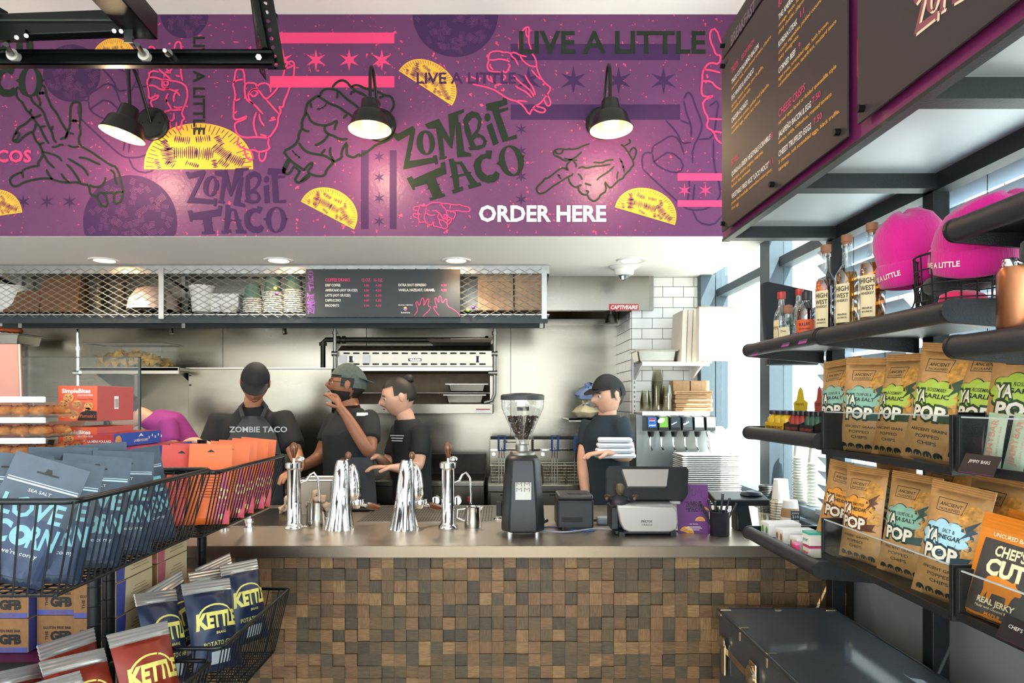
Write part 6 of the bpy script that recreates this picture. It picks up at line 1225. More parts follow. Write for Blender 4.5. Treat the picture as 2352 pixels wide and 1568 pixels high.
def box_shelf(y0, y1, z0, z1, label, d=.27, xf=XF - .002):
 t = thing('box_shelf', label, 'shelf', (1.1, (y0 + y1) / 2, z0), 0, 'clear-fronted box shelves')
 LM(t).bb(xf, XP, y0 + .004, y1 - .004, z0, z0 + .008).build('tray', BLACK, t); LM(t).bb(XP - .008, XP, y0 + .004, y1 - .004, z0 + .008, z1).build('back_panel', BLACK, t)
 for y in (y0 + .008, y1 - .008): LM(t).bb(xf, XP - .008, y - .006, y + .006, z0 + .008, z1).build('end_panel', BLACK, t, bevel=.001)
 LM(t).bb(xf + .003, xf + .006, y0 + .02, y1 - .02, z0 + .016, z1 - .002).build('clear_front', CLEAR, t)
 LM(t).bb(xf, xf + .008, y0 + .014, y1 - .014, z0 + .008, z0 + .018).build('front_sill', BLACK, t); LM(t).bb(xf + .0025, xf + .0065, y0 + .016, y1 - .016, z1 - .004, z1 - .001).build('polished_edge', M('acrylic_edge', '#aeb4b4', .15), t)
 return t
ZA1, ZA2, ZA3 = 1.698, 1.38, .993
tube_shelf(2.05, 2.65, ZA1, 'tube-fronted black shelf holding the spirit bottles'); tube_shelf(2.05, 2.65, ZA2, 'tube-fronted black shelf holding the energy shots'); tube_shelf(2.05, 2.65, ZA3, 'tube-fronted black shelf holding the gum boxes')
tube_shelf(1.45, 2.05, ZA1 - .004, 'tube-fronted black shelf under beanies and wire basket'); tube_shelf(.85, 1.45, 1.862, 'topmost tube-fronted shelf at the right edge'); tube_shelf(.85, 1.45, 1.616, 'tube-fronted shelf carrying the copper flask')
box_shelf(1.45, 2.05, 1.343, 1.472, 'clear-fronted box shelf with green and lime chip bags'); box_shelf(1.45, 2.05, 1.032, 1.152, 'clear-fronted box shelf with orange and blue chip bags'); box_shelf(.85, 1.445, 1.352, 1.47, 'clear-fronted box shelf with protein bars'); box_shelf(.85, 1.445, 1.04, 1.148, 'clear-fronted box shelf with jerky bags')
# ---- canopy with menu boards
FROST = M('canopy_panel', '#b3bdc5', .5, .6); XB, ZB1, ZB2 = .846, 2.1085, 2.855; PUR2 = M('board_purple', '#6b2450', .4, noise=(2, .1))
t = thing('menu_canopy', 'dark steel canopy with purple fascia above the display shelves', 'canopy', (1.05, 1.7, ZB1))
fas = LM(t).bb(XB, XB + .02, .7, 2.6, ZB1 + .01, ZB2).build('fascia', PUR2, t); LM(t).bb(XB - .002, XB + .024, .7, 2.602, ZB1, ZB1 + .01).build('fascia_edge', DARKST, t)
for y in (2.57, 1.98, 1.4, .82): LM(t).bb(XB + .02, XP + .05, y - .025, y + .025, ZB1 + .002, ZB1 + .055).build('cross_beam', DARKST, t)
LM(t).bb(XP, XP + .05, .7, 2.6, ZB1 - .002, ZB1 + .06).build('rear_beam', DARKST, t)
for a, b in ((2.005, 2.545), (1.425, 1.955), (.845, 1.375)): LM(t).bb(XB + .03, XP - .005, a, b, ZB1 + .045, ZB1 + .05).build('soffit_panel', FROST, t)
m = LM(t); T_ = frame((XB - .0006, 1.6, ZB1), (0, -1, 0), (0, 0, 1), (-1, 0, 0))
st_ = [(.015 + .05 * (1 if i % 2 == 0 else .3) * math.cos(math.pi / 2 + i * math.pi / 6), .42 + .13 * (1 if i % 2 == 0 else .3) * math.sin(math.pi / 2 + i * math.pi / 6)) for i in range(12)]
LM(t).poly([(max(-.02, min(.022, p[0])), p[1]) for p in st_], T=T_).build('star_print', M('board_red', '#d02a44', .5), t)
for z_ in (.16, .68): LM(t).poly([(-.02, z_), (.022, z_), (.022, z_ + .09), (-.02, z_ + .09)], T=T_).build('stripe_print', M('board_red', '#d02a44'), t)
MBK = M('menu_board_black', '#2a2224', .66, .0, bump=(500, .05)); XM = XB - .022
def board(y0, y1, z0, z1, label, knobs):
 t = thing('menu_board', label, 'menu', (XM, (y0 + y1) / 2, z0), 0, 'hanging menu boards'); LM(t).bb(XM, XM + .006, y0, y1, z0, z1).build('panel', MBK, t, bevel=.001)
 for y, z in knobs: LM(t).cyl((XM - .014, y, z), (XB - .0005, y, z), .0085, n=14).build('standoff', M('knob_black', '#0d0d0d', .2), t, smooth=40)
 return t
t1 = board(1.625, 2.543, 2.13, 2.76, 'black breakfast menu board with taco and bowl prices', ((2.515, 2.735), (2.515, 2.155), (2.06, 2.155), (1.66, 2.155), (2.06, 2.74), (1.66, 2.74)))
t2 = board(1.0, 2.543, 2.772, 2.85, 'narrow black header board reading breakfast', ((2.515, 2.81), (1.9, 2.81), (1.1, 2.81))); t3 = board(.72, 1.577, 2.14, 2.765, 'black menu board with outlined logo nearest the camera', ((1.55, 2.165), (1.55, 2.74), (.76, 2.165)))
XT = XM - .0008
def Tm_(px, py): p = PX(px, py, XT); return frame(p, (0, -1, 0), (0, 0, 1), (-1, 0, 0))
YEL = M('menu_yellow', '#d99a35', .6)
def row(t, s, x, y, mat, h, cw, bold=.0):
 LM(t).text(s, Tm_(1640 + x / 2.8, y / 2.8), h=h, w=len(s) * cw, bold=bold).build('lettering', mat, t)
for x, rows in ((113, [('TACOS', 478, 'p'), ('THICK CUT JALAPEÑO BACON', 545, 'h'), ('marinated kale, vine-ripened tomato, cilantro', 582, 's'), ('EGG WHITES & AVOCADO', 648, 'h'), ('quinoa, oaxaca cheese, pico de gallo,', 692, 's'), ('tomatillo-avocado salsa', 727, 's'), ('CHICKEN CHORIZO', 793, 'h'), ('roasted sweet potato, pickled red jalapeño,', 831, 's'), ('scrambled eggs, pepper jack cheese', 866, 's'), ('BOWLS', 1066, 'p'), ('QUINOA & GREEN VEGETABLE SCRAMBLE', 1136, 'h'), ('asparagus, shishito pepper, snap pea,', 1172, 's'), ('lacinato kale, parmesan', 1208, 's'), ('VEGETABLE FRIED RICE "LOCO MOCO"', 1280, 'h'), ('prime beef meatballs, caramelized onion gravy,', 1316, 's'), ('fried egg', 1352, 's')]),
    (415, [('BOWLS', 50, 'p'), ('THE AMERICANA', 132, 'h'), ('sausage, bacon, ham, hash brown,', 176, 's'), ('sharp cheddar, jalapeño, pickled cucumber', 222, 's'), ('KOREAN STEAK', 305, 'h'), ('crunchy vegetables, pickled cucumber,', 350, 's'), ('spicy vinaigrette', 394, 's'), ('CORNED BEEF', 475, 'h'), ('aged swiss, scrambled eggs, hash brown,', 520, 's'), ('caramelized onion, sauerkraut, mustard sauce', 562, 's'), ('CHEESE CRISPS', 757, 'p'), ('served open faced or folded quesadilla style', 803, 's'), ('JALAPEÑO BACON & EGG', 885, 'h'), ('oaxaca, cotija, chihuahua, roasted tomato', 928, 's'), ('CHEESY TRUFFLED EGGS', 1010, 'h'), ('5 cheeses, soft scrambled eggs, black truffle,', 1056, 's'), ('asparagus', 1100, 's')])):
 for s, y, k in rows: row(t1, s, x, y, {'p': INKP, 'h': INKW, 's': YEL}[k], {'p': .024, 'h': .0175, 's': .0115}[k], {'p': .0135, 'h': .0106, 's': .0079}[k], {'p': .0, 'h': .012, 's': .01}[k])
for s, x, y in (('$3.25 EACH', 177, 388), ('8', 365, 890), ('11', 360, 1062), ('11', 555, 112), ('9', 543, 318), ('7.50', 632, 668), ('7.50', 640, 805)): row(t1, s, x, y, INKP, .0175, .0115)
row(t2, 'BREAKFAST', 108, 300, M('header_grey', '#6a5a66', .5), .038, .026, .02)
m = LM(t3); T_ = frame((XT, 1.11, 2.275), (0, -1, 0), (0, 0, 1), (-1, 0, 0)); logo_line(m, .006, -.006, .52, 0, T_); m.build('logo_outline', M('logo_cream', '#d8c3a0', .6), t3); m = LM(t3); logo_line(m, 0, 0, .52, 0, T_ @ Matrix.Translation((0, 0, .0004))); m.build('logo_lettering', M('logo_maroon', '#7d3f4a', .6), t3)
# ---- bottles
BG = M('bottle_glass', '#f4f8f6', .02, clear=.84, ior=1.5); CORK = M('cork_brown', '#8a5e43', .6)
def liquid(c): return M('spirit' + c, c, .05, clear=.96, ior=1.33)
def bottle(x, y, z, prof, fill, cap, col, label, capmat, lab=None, rz=0):
 t = thing('bottle', label, 'bottle', (x, y, z), rz, 'spirit bottles on the upper shelf'); MB().lathe(prof, 28).build('glass', BG, t, smooth=45)
 if col:
  pr = [(max(0, r - .003), h) for r, h in prof if h < fill]; pr = [(0, .004)] + [(r, max(h, .004)) for r, h in pr if r > 0]; rr = pr[-1][0]; MB().lathe(pr + [(rr, fill), (0, fill)], 28).build('spirit', liquid(col), t, smooth=45)
 MB().lathe(cap, 20).build('stopper', capmat, t, smooth=40)
 if lab:
  r, z0, z1, a0, a1, mat, rows = lab; m = MB(); n = 12; vs = [((r + .0008) * math.cos(a0 + (a1 - a0) * i / n), (r + .0008) * math.sin(a0 + (a1 - a0) * i / n), zz) for zz in (z0, z1) for i in range(n + 1)]
  lb = m.add(vs, [(i, i + 1, n + 2 + i, n + 1 + i) for i in range(n)]).build('paper_label', mat, t, smooth=60)
  for s, zz, h, w in rows:
   tm = MB().text(s, I2, h=h, w=w, align='C', bold=.02); am = (a0 + a1) / 2; tm.v = [Vector(((r + .0016) * math.cos(am + v.x / r), (r + .0016) * math.sin(am + v.x / r), zz + v.y)) for v in tm.v]; tm.build('label_lettering', SLOT, lb)
 return t
big = [(0, 0), (.031, 0), (.0335, .004), (.0335, .16), (.031, .18), (.02, .2), (.0125, .212), (.0118, .26), (.0145, .262), (.0145, .27), (.0118, .272), (.0, .272)]
bcap = [(.0105, .268), (.0125, .276), (.0155, .278), (.0158, .298), (.0, .299)]; CRM = M('label_cream', '#d9c79c', .7)
xb = 1.035
for px, col, lab, rw in ((1897, '#c07a30', 'tall corked whiskey bottle with deep amber spirit, nearest the small bottles', 0), (1945, '#e0b04a', 'tall corked whiskey bottle with golden spirit, middle of three', .0), (2003, '#cf9440', 'tall corked whiskey bottle beside the pink beanie', .0)):
 bottle(xb, xb * F / (px - CX), ZA1 + .001, big, .185, bcap, col, lab, CORK, (.0335, .035, .15, R(185), R(255), CRM, [('HIGH', .128, .015, .036), ('WEST', .108, .014, .036), ('WHISKEY', .096, .008, .034), ('PRAIRIE', .056, .006, .026), ('BOURBON', .047, .005, .026)]))
bottle(1.03, 1.03 * F / (1852 - CX), ZA1 + .001, [(0, 0), (.028, 0), (.031, .004), (.0315, .1), (.028, .118), (.014, .132), (.0118, .14), (.0118, .15), (0, .15)], .112, [(.012, .142), (.0145, .144), (.0145, .17), (.0, .171)], '#c4802e', 'small amber bourbon bottle with orange label', M('cap_dark', '#2d2622', .4), (.0315, .03, .075, R(170), R(300), M('label_orange', '#d0562e', .6), [('BULLEIT', .055, .009, .034), ('FRONTIER WHISKEY', .042, .004, .036)]))
bottle(1.06, 1.06 * F / (1836 - CX), ZA1 + .001, [(0, 0), (.026, 0), (.026, .12), (.012, .15), (.011, .19), (0, .19)], .1, [(.012, .178), (.0135, .18), (.0135, .2), (0, .201)], None, 'clear bottle with red cap half hidden behind the amber one', M('cap_red', '#b0322e', .4))
bottle(1.055, 1.055 * F / (1795 - CX), ZA1 + .001, [(0, 0), (.024, 0), (.027, .004), (.027, .11), (.024, .13), (.0125, .155), (.0115, .195), (0, .195)], .12, [(.0115, .185), (.0145, .187), (.0145, .212), (0, .213)], '#dfe6e4', 'slim clear bottle with red cap at the far shelf end', M('cap_red', '#b0322e'), (.027, .015, .105, R(150), R(230), CRM, [("TITO'S", .07, .012, .03)]))
bottle(1.02, 1.02 * F / (1811 - CX), ZA1 + .001, [(0, 0), (.03, 0), (.035, .006), (.036, .05), (.03, .075), (.016, .09), (.0125, .1), (.0125, .122), (.0, .122)], .07, [(.0135, .112), (.0165, .118), (.0165, .13), (.013, .142), (0, .145)], '#e4eaea', 'squat clear tequila bottle with round stopper', CORK, (.0358, .02, .062, R(190), R(250), CRM, [('Don', .045, .008, .018)]))
# ---- shelf-edge tags on tubes
def edge_tag(px, py, y0z, label, txt, w=.06, h=.036):
 X = XF - .021; p = PX(px, py, X); t = thing('price_tag', label, 'tag', p, R(-90), 'shelf-edge tags', rx=R(0)); MB().box((0, 0, 0), (w, .0012, h), rx=R(-25)).build('card', M('tag_black', '#17151a', .4), t); MB().box((0, -.0064, -h * .38), (w * .98, .0012, h * .2), rx=R(-25)).build('stripe', M('tag_magenta', '#a3268c', .5), t); m = MB()
 m.text(txt, frame((0, -.0012, .002), (1, 0, 0), (0, .42, .907), (0, -.907, .42)), h=.007, w=w * .6, align='C'); m.build('lettering', INKW, t)
edge_tag(1808, 784, 0, 'black and magenta tag below the squat bottle', 'BULLEIT BOURBON'); edge_tag(1848, 776, 0, 'black and magenta tag below the amber bottle', 'AMERICAN PRAIRIE BOURBON'); edge_tag(1738, 806, 0, 'black and magenta tag at the far tube end', "TITO'S VODKA"); edge_tag(2249, 1066, 0, 'wide black and magenta tag in front of the protein bars', 'JIMMY BARS', .1, .04); edge_tag(2345, 1455, 0, 'black and magenta tag below the jerky bag', "CHEF'S CUT", .1, .045)
# ---- beanies, wire basket, flask
PINK = M('pink_knit', '#c40c7c', .9, bump=(260, .6, .004), stretch=(1, 1, .12), sheen=.3); DKNIT = M('charcoal_knit', '#232222', .95, bump=(240, .6, .004), sheen=.3)
def beanie(loc, rot, s, mat, label, flop=0.0, text=True, group='knit beanies'):
 t = thing('beanie', label, 'hat', loc, 0, group); t.rotation_euler = rot; m = MB(); prof = [(.078, .05), (.085, .075), (.086, .11), (.082, .14), (.068, .168), (.042, .186), (.016, .192), (0, .192)]
 m.shell(prof, 36); m.v = [Vector((v.x * (1 + .03 * math.sin(3 * math.atan2(v.y, v.x))) + flop * max(0, v.z - .09) * .8, v.y * (1 + .25 * abs(flop) * max(0, v.z - .12) / .1), v.z - abs(flop) * max(0, v.z - .14) * .3 + .007 * math.sin(4 * math.atan2(v.y, v.x)) * max(0, (v.z - .1) / .1))) * s for v in m.v]; m.build('crown', mat, t, smooth=80)
 c = MB(); c.shell([(.078, 0), (.087, .004), (.09, .03), (.088, .058), (.082, .064), (.078, .06)], 36); c.v = [Vector((v.x * (1 + .03 * math.sin(2 * math.atan2(v.y, v.x) + 1)), v.y, v.z + .006 * math.sin(2 * math.atan2(v.y, v.x)))) * s for v in c.v]; c.build('cuff', mat, t, smooth=80)
 if text:
  tm = MB().text('LIVE A LITTLE', I2, h=.013 * s, w=.1 * s, align='C', bold=.02); r = .0925 * s; tm.v = [Vector((r * math.cos(-math.pi / 2 + v.x / r), r * math.sin(-math.pi / 2 + v.x / r), .024 * s + v.y)) for v in tm.v]; tm.build('embroidery', M('thread_pale', '#f2d9c8', .8), t)
 return t
b1 = PX(2108, 655, 1.10); beanie((b1.x, b1.y, b1.z + .004), (R(10), R(-4), R(-84)), 1.0, PINK, 'pink knit beanie propped on a thin wire stand')
t = thing('hat_stand', 'thin black wire stand under the pink beanie', 'stand', (b1.x, b1.y, ZA1)); zz = b1.z - ZA1 + .06
for a in (0, 2.1, 4.2): MB().tube(smooth3([(.06 * math.cos(a), .06 * math.sin(a), .002), (.01 * math.cos(a), .01 * math.sin(a), .05), (.005 * math.cos(a), .005 * math.sin(a), .09), (.03 * math.cos(a), .03 * math.sin(a), zz)]), .0022, 6).build('wire_leg', BLACK, t, smooth=60)
MB().tube([(.03 * math.cos(a), .03 * math.sin(a), zz) for a in [i * .4 for i in range(16)]], .0022, 6).build('top_ring', BLACK, t); MB().tube([(.006 * math.cos(a), .006 * math.sin(a), .08) for a in [i * .4 for i in range(16)]], .002, 5).build('collar', BLACK, t)
bc = Vector((1.11, 1.11 * F / (2212 - CX), ZA1 + .002)); t = thing('wire_basket', 'round black wire basket of knitwear on the upper shelf', 'basket', bc); rb, hb = .102, .15
for k in range(20): a = 2 * math.pi * k / 20; MB().tube([(rb * .93 * math.cos(a), rb * .93 * math.sin(a), .003), (rb * math.cos(a), rb * math.sin(a), hb)], .0019, 5).build('upright_wire', BLACK, t)
for z_, r_ in ((.003, .93), (.04, .95), (.078, .97), (.115, .985), (hb, 1)): MB().tube([(rb * r_ * math.cos(a), rb * r_ * math.sin(a), z_) for a in [2 * math.pi * i / 32 for i in range(32)]], .0026 if z_ == hb else .0019, 6, closed=True).build('hoop', BLACK, t, smooth=60)
MB().lathe([(0, 0), (rb * .92, 0), (rb * .92, .003), (0, .003)], 24).build('floor', BLACK, t)
MB().tube(smooth3([(.0, -rb, hb), (-.01, -rb - .012, hb - .03), (-.01, -rb - .03, hb - .075), (0, -rb - .045, hb - .1)]), .004, 8).build('copper_handle', M('copper', '#b8714f', .22, 1), t, smooth=60)
def blob(loc, r, sc, mat, label, seed, name='glove', cat='knitwear'):
 rnd = random.Random(seed); ph = [rnd.uniform(0, 6) for _ in range(4)]; m = MB(); m.lathe([(0, -r), (r * .5, -r * .86), (r * .86, -r * .5), (r, 0), (r * .86, r * .5), (r * .5, r * .86), (0, r)], 22); m.v = [Vector((v.x * sc[0], v.y * sc[1], v.z * sc[2])) * (1 + .12 * math.sin(60 * v.x + ph[0]) * math.sin(50 * v.z + ph[1]) + .08 * math.sin(90 * v.y + ph[2])) for v in m.v]; t = thing(name, label, cat, loc, 0, 'knitwear in the wire basket'); m.build('fold', mat, t, smooth=80); c = MB(); c.tube([(r * sc[0] * .75 * math.cos(a), r * sc[1] * .75 * math.sin(a), -r * sc[2] * .55) for a in [2 * math.pi * i / 18 for i in range(18)]], r * .13, 7, closed=True); c.build('ribbed_cuff', mat, t, smooth=80)
blob(bc + Vector((-.03, .02, .085)), .045, (.9, 1.1, .7), DKNIT, 'charcoal knit glove pressed against the basket wires', 1); blob(bc + Vector((.02, -.03, .1)), .05, (1, 1, .7), DKNIT, 'charcoal knit hat in the middle of the wire basket', 2); blob(bc + Vector((-.02, -.025, .036)), .045, (1.1, 1.2, .62), M('hot_pink_fleece', '#f0145e', .85, sheen=.4), 'hot pink knit glove at the bottom of the wire basket', 3); blob(bc + Vector((.05, .03, .12)), .05, (1, 1, .8), DKNIT, 'charcoal knit cap at the back of the wire basket', 4)
beanie(bc + Vector((-.008, -.045, .098)), (R(8), R(8), R(-80)), .98, PINK, 'pink knit beanie flopping over the wire basket rim', 1.1)
blob(Vector((1.14, 1.38, ZA1 + .09)), .075, (.9, 1.2, 1.1), M('dark_fleece', '#20262a', .95, bump=(90, .5), sheen=.3), 'dark fleece hat behind the copper flask', 6, 'fleece_hat', 'hat')
fp = PX(2334, 760, 1.0); t = thing('hip_flask', 'copper hip flask standing at the right edge', 'flask', (fp.x, fp.y, 1.641), R(-80)); COP = M('copper_satin', '#b07a58', .3, 1, noise=(3, .1), stretch=(6, 6, 1)); m = MB()
ring = lambda z, s_: [(.048 * s_ * math.cos(a), .016 * s_ * math.sin(a) + .01 * math.cos(2 * a), z) for a in [2 * math.pi * i / 28 for i in range(28)]]
zs_ = [(0, .9), (.004, 1), (.1, 1), (.112, .97), (.12, .8), (.122, .3)]; m.add([p for z_, s_ in zs_ for p in ring(z_, s_)], [(k * 28 + i, k * 28 + (i + 1) % 28, (k + 1) * 28 + (i + 1) % 28, (k + 1) * 28 + i) for k in range(5) for i in range(28)] + [tuple(range(28))[::-1], tuple(range(140, 168))]); m.build('body', COP, t, smooth=40); MB().lathe([(.011, .118), (.011, .124), (.014, .125), (.014, .138), (.012, .141), (0, .142)], 18, c=(-.022, .01, 0)).build('cap', CHROME, t, smooth=40); MB().tube([(-.022, .01, .13), (-.005, .01, .134), (.004, .01, .126)], .0025, 6).build('cap_hinge', CHROME, t)
MB().text('LIVE A LITTLE', XZ(-.03, -.0135, .085), h=.005, w=.05).build('engraving', M('engrave', '#7c4c38', .5), t)
# ---- chip bags
KRAFT = M('bag_kraft', '#bd8f58', .4, noise=(60, .1)); CHIPC = M('chip_photo', '#c08a3c', .5, noise=(90, .4)); BDK = M('bag_dark', '#1d2a26', .5)
def chips_art(cloud, dark, flav, w, h):
 a = []
 a.append(('chip_picture', CHIPC, MB().poly(cloud2(w * .3, h * .74, w * .17, h * .1, 7, .1)), 0)); a.append(('chip_picture', CHIPC, MB().poly(cloud2(w * .36, h * .47, w * .12, h * .1, 7, .1)), 0))
 a.append(('lettering', BDK, MB().text('ANCIENT', I2, h=h * .03, w=w * .36, x=-w * .06, y=h * .8, align='C', bold=.01).text('INGRAINED', I2, h=h * .022, w=w * .34, x=-w * .06, y=h * .765, align='C'), 0))
 fr_ = [(-w * .28, h * .755), (-w * .3, h * .86), (w * .17, h * .86), (w * .15, h * .755)]; a.append(('label_frame', BDK, MB().ribbon(fr_ + fr_[:1], w * .009), 0))
 a.append(('cloud_shadow', dark, MB().poly(cloud2(-w * .03, h * .54, w * .37, h * .13)), 0)); a.append(('cloud', cloud, MB().poly(cloud2(-w * .04, h * .55, w * .34, h * .115)), 1))
 a.append(('bolt', dark, MB().poly([(w * .25, h * .66), (w * .44, h * .74), (w * .36, h * .66), (w * .43, h * .64), (w * .22, h * .55), (w * .3, h * .62)]), 2)); a.append(('bolt', dark, MB().poly([(w * .2, h * .4), (w * .42, h * .42), (w * .38, h * .36), (w * .45, h * .34), (w * .15, h * .33)]), 1))
 f1, f2 = flav
 a.append(('flavour_lettering', BDK, MB().text(f1, I2, h=h * .032, w=w * (.3 if len(f1) > 6 else .2), x=w * .05, y=h * .585, align='C', bold=.01).text(f2, I2, h=h * .038, w=w * .42, x=w * .05, y=h * .53, align='C', bold=.03), 3))
 a.append(('big_lettering_shadow', dark, MB().text('YA', I2, h=h * .11, w=w * .3, x=-w * .37, y=h * .49, bold=.12).text('POP', I2, h=h * .125, w=w * .62, x=-w * .33, y=h * .345, bold=.13), 2))
 a.append(('big_lettering', M('pop_white', '#e6ddc9', .45), MB().text('YA', I2, h=h * .1, w=w * .26, x=-w * .35, y=h * .495, bold=.03).text('POP', I2, h=h * .115, w=w * .56, x=-w * .3, y=h * .35, bold=.04), 4))
 a.append(('lettering', BDK, MB().text('ANCIENT GRAIN', I2, h=h * .026, w=w * .62, y=h * .25, align='C', bold=.01).text('POPPED', I2, h=h * .03, w=w * .4, y=h * .195, align='C', bold=.01).text('CHIPS', I2, h=h * .03, w=w * .32, y=h * .14, align='C', bold=.01), 0))
 o = MB()
 for k in range(5): o.ell(((k - 2) * w * .17, h * .055), w * .075, h * .032)
 a.append(('ovals', BDK, o, 0)); return a
FL = {'salt': (M('cloud_sage', '#86b09a', .5), M('cloud_sage_dk', '#23443a', .5), ('OLIVE OIL &', 'SEA SALT')), 'rose': (M('cloud_lime', '#a9c04a', .5), M('cloud_lime_dk', '#24401f', .5), ('ROSEMARY', 'GARLIC')), 'ched': (M('cloud_orange', '#e0993c', .5), M('cloud_orange_dk', '#5b3520', .5), ('DAIRY-FREE', 'CHEDDAR')), 'vin': (M('cloud_blue', '#a5cfdc', .5), M('cloud_blue_dk', '#26404a', .5), ('SALT &', 'VINEGAR'))}
protos = {}
def chip(fl, px, X, z, rot, label, group, s=1.0):
 Y = X * F / (px - CX); loc = (X, Y, z)
 if fl not in protos: c, d, f = FL[fl]; w, h = .158, .285; protos[fl] = make_bag('chip_bag', label, 'chips', w, h, .062, KRAFT, 'pillow', len(protos) + 3, .022, chips_art(c, d, f, w, h), KRAFT, loc, rot, group); protos[fl].scale = (s, s, s)
 else: dup(protos[fl], loc, rot, label, group, (s, s, s))
g1 = 'popped chip bags on the middle shelf'; g2 = 'popped chip bags on the lower shelf'; zt1, zt2_ = 1.353, 1.042; q = R(-74)
chip('salt', 1921, 1.055, zt1, (R(-8), R(-4), q), 'kraft chip bag with sage cloud, leftmost on the middle shelf', g1); chip('salt', 1977, 1.05, zt1, (R(-6), R(3), R(-60)), 'kraft chip bag with sage cloud, second on the middle shelf', g1, .97); chip('rose', 2048, 1.05, zt1, (R(-9), R(2), R(-80)), 'sunlit kraft chip bag with lime cloud, left of the nutrition panel', g1, .98); chip('rose', 2133, 1.045, zt1, (R(-7), R(7), R(-72)), 'tall leaning kraft chip bag with lime cloud by the box end', g1, 1.02); chip('rose', 2235, 1.07, zt1, (R(-10), R(5), R(-75)), 'kraft chip bag with lime cloud right behind protein bars', g1); chip('rose', 2330, 1.09, zt1 + .01, (R(-10), R(5), R(-60)), 'kraft chip bag cut by the right picture edge', g1)
chip('ched', 1918, 1.075, zt2_, (R(-5), R(9), R(-60)), 'kraft chip bag with orange cloud, tilted at the far left below', g2, .93); chip('ched', 1972, 1.03, zt2_, (R(-6), R(1), q), 'kraft chip bag with orange cloud, front of the lower shelf', g2, .95); chip('salt', 2068, 1.05, zt2_, (R(-9), R(3), R(-72)), 'kraft chip bag with sage cloud on the lower shelf', g2, .95); chip('vin', 2160, 1.015, zt2_, (R(-8), R(6), R(-70)), 'kraft chip bag with pale blue cloud on the lower shelf', g2, .95); chip('vin', 2262, 1.13, zt2_ + .005, (R(-6), R(4), R(-78)), 'shaded kraft bag with pale blue cloud behind the jerky', g2, 1.0); chip('salt', 2062, 1.17, zt2_ + .005, (R(-2), R(-4), R(-80)), 'rear kraft bag whose crimped top shows above the sage bag', g2, 1.03); chip('rose', 2165, 1.18, zt2_ + .005, (R(-2), R(3), R(-80)), 'rear kraft bag peeping above the pale blue one', g2, 1.05)
# ---- protein bars
def bar(px, col, tcol, txt, label, rot):
 X = 1.005; Y = X * F / (px - CX); w, h = .042, .115; a = [('wrapper_lettering', tcol, MB().text(txt, frame((0, 0, 0), (0, 1, 0), (-1, 0, 0)), h=.015, w=.09, x=.012, y=-.006, bold=.01), 0), ('wrapper_lettering', tcol, MB().text('CLEAN SNACK BAR', frame((0, 0, 0), (0, 1, 0), (-1, 0, 0)), h=.004, w=.07, x=.02, y=-.016), 0)]
 return make_bag('protein_bar', label, 'snack bar', w, h, .02, col, 'pillow', int(px), .01, a, col, (X, Y, 1.362), rot, 'protein bars', nx=8, nz=10)
bar(2212, M('bar_black', '#17181c', .3), INKW, 'JIMMYBAR!', 'black wrapped protein bar, leftmost in the clear box', (R(-4), 0, R(-80))); bar(2238, M('bar_black', '#17181c'), M('bar_yellow', '#d9c53a', .5), 'Lemon Vanilla', 'black wrapped protein bar with yellow lettering', (R(-4), 0, R(-80))); bar(2275, M('bar_mint', '#c3d0b4', .35), M('bar_salmon', '#d99a86', .5), 'JIMMYBAR', 'mint wrapped protein bar beside the black ones', (R(-4), R(6), R(-78))); bar(2325, M('bar_mint', '#c3d0b4'), M('bar_salmon', '#d99a86'), 'JIMMYBAR', 'mint wrapped protein bar nearest the right edge', (R(-4), R(10), R(-78)))
# ---- jerky bags
PIG = [(-.045, .0), (-.05, .018), (-.042, .036), (-.02, .044), (.01, .043), (.026, .038), (.036, .045), (.036, .034), (.05, .022), (.058, .016), (.056, .008), (.044, .006), (.038, -.004), (.034, -.024), (.026, -.024), (.022, -.006), (-.016, -.006), (-.02, -.026), (-.03, -.026), (-.03, -.004), (-.038, -.026), (-.047, -.026)]
w, h = .15, .215; OR = M('jerky_orange', '#cf7a22', .45); GR = M('jerky_grey', '#3e3b37', .5)
jart = [('dark_panel', GR, MB().poly([(-w * .42, h * .015), (w * .42, h * .015), (w * .4, h * .76), (-w * .4, h * .76)]), 0), ('lettering', M('jerky_cream', '#e6d3a8', .5), MB().text("CHEF'S", I2, h=h * .1, w=w * .42, y=h * .62, align='C', bold=.03), 2), ('lettering', M('jerky_cream', '#e6d3a8'), MB().text('CUT', I2, h=h * .15, w=w * .52, y=h * .44, align='C', bold=.05), 2), ('lettering', M('jerky_cream', '#e6d3a8'), MB().text('REAL JERKY', I2, h=h * .055, w=w * .5, y=h * .16, align='C', bold=.03), 2), ('lettering', M('jerky_cream', '#e6d3a8'), MB().text('Made with Uncured Bacon', I2, h=h * .026, w=w * .5, y=h * .115, align='C'), 2), ('lettering', OR, MB().text('MAPLE', I2, h=h * .03, w=w * .2, y=h * .06, align='C', bold=.02), 2), ('lettering', M('jerky_cream', '#e6d3a8'), MB().text('UNCURED BACON', I2, h=h * .04, w=w * .6, y=h * .79, align='C', bold=.02), 2), ('pig_print', OR, MB().poly([(p[0] * .72, h * .29 + p[1] * .72) for p in PIG]), 1)]
X = 1.0; j = make_bag('jerky_bag', 'orange and grey jerky bag leaning in the lower right box', 'jerky', w, h, .045, OR, 'wedge', 9, .03, jart, OR, (X, X * F / (2290 - CX), 1.052), (R(-10), R(6), R(-72)), 'jerky bags'); dup(j, (1.06, 1.06 * F / (2345 - CX), 1.054), (R(-8), R(8), R(-72)), 'orange and grey jerky bag behind the front one', 'jerky bags')
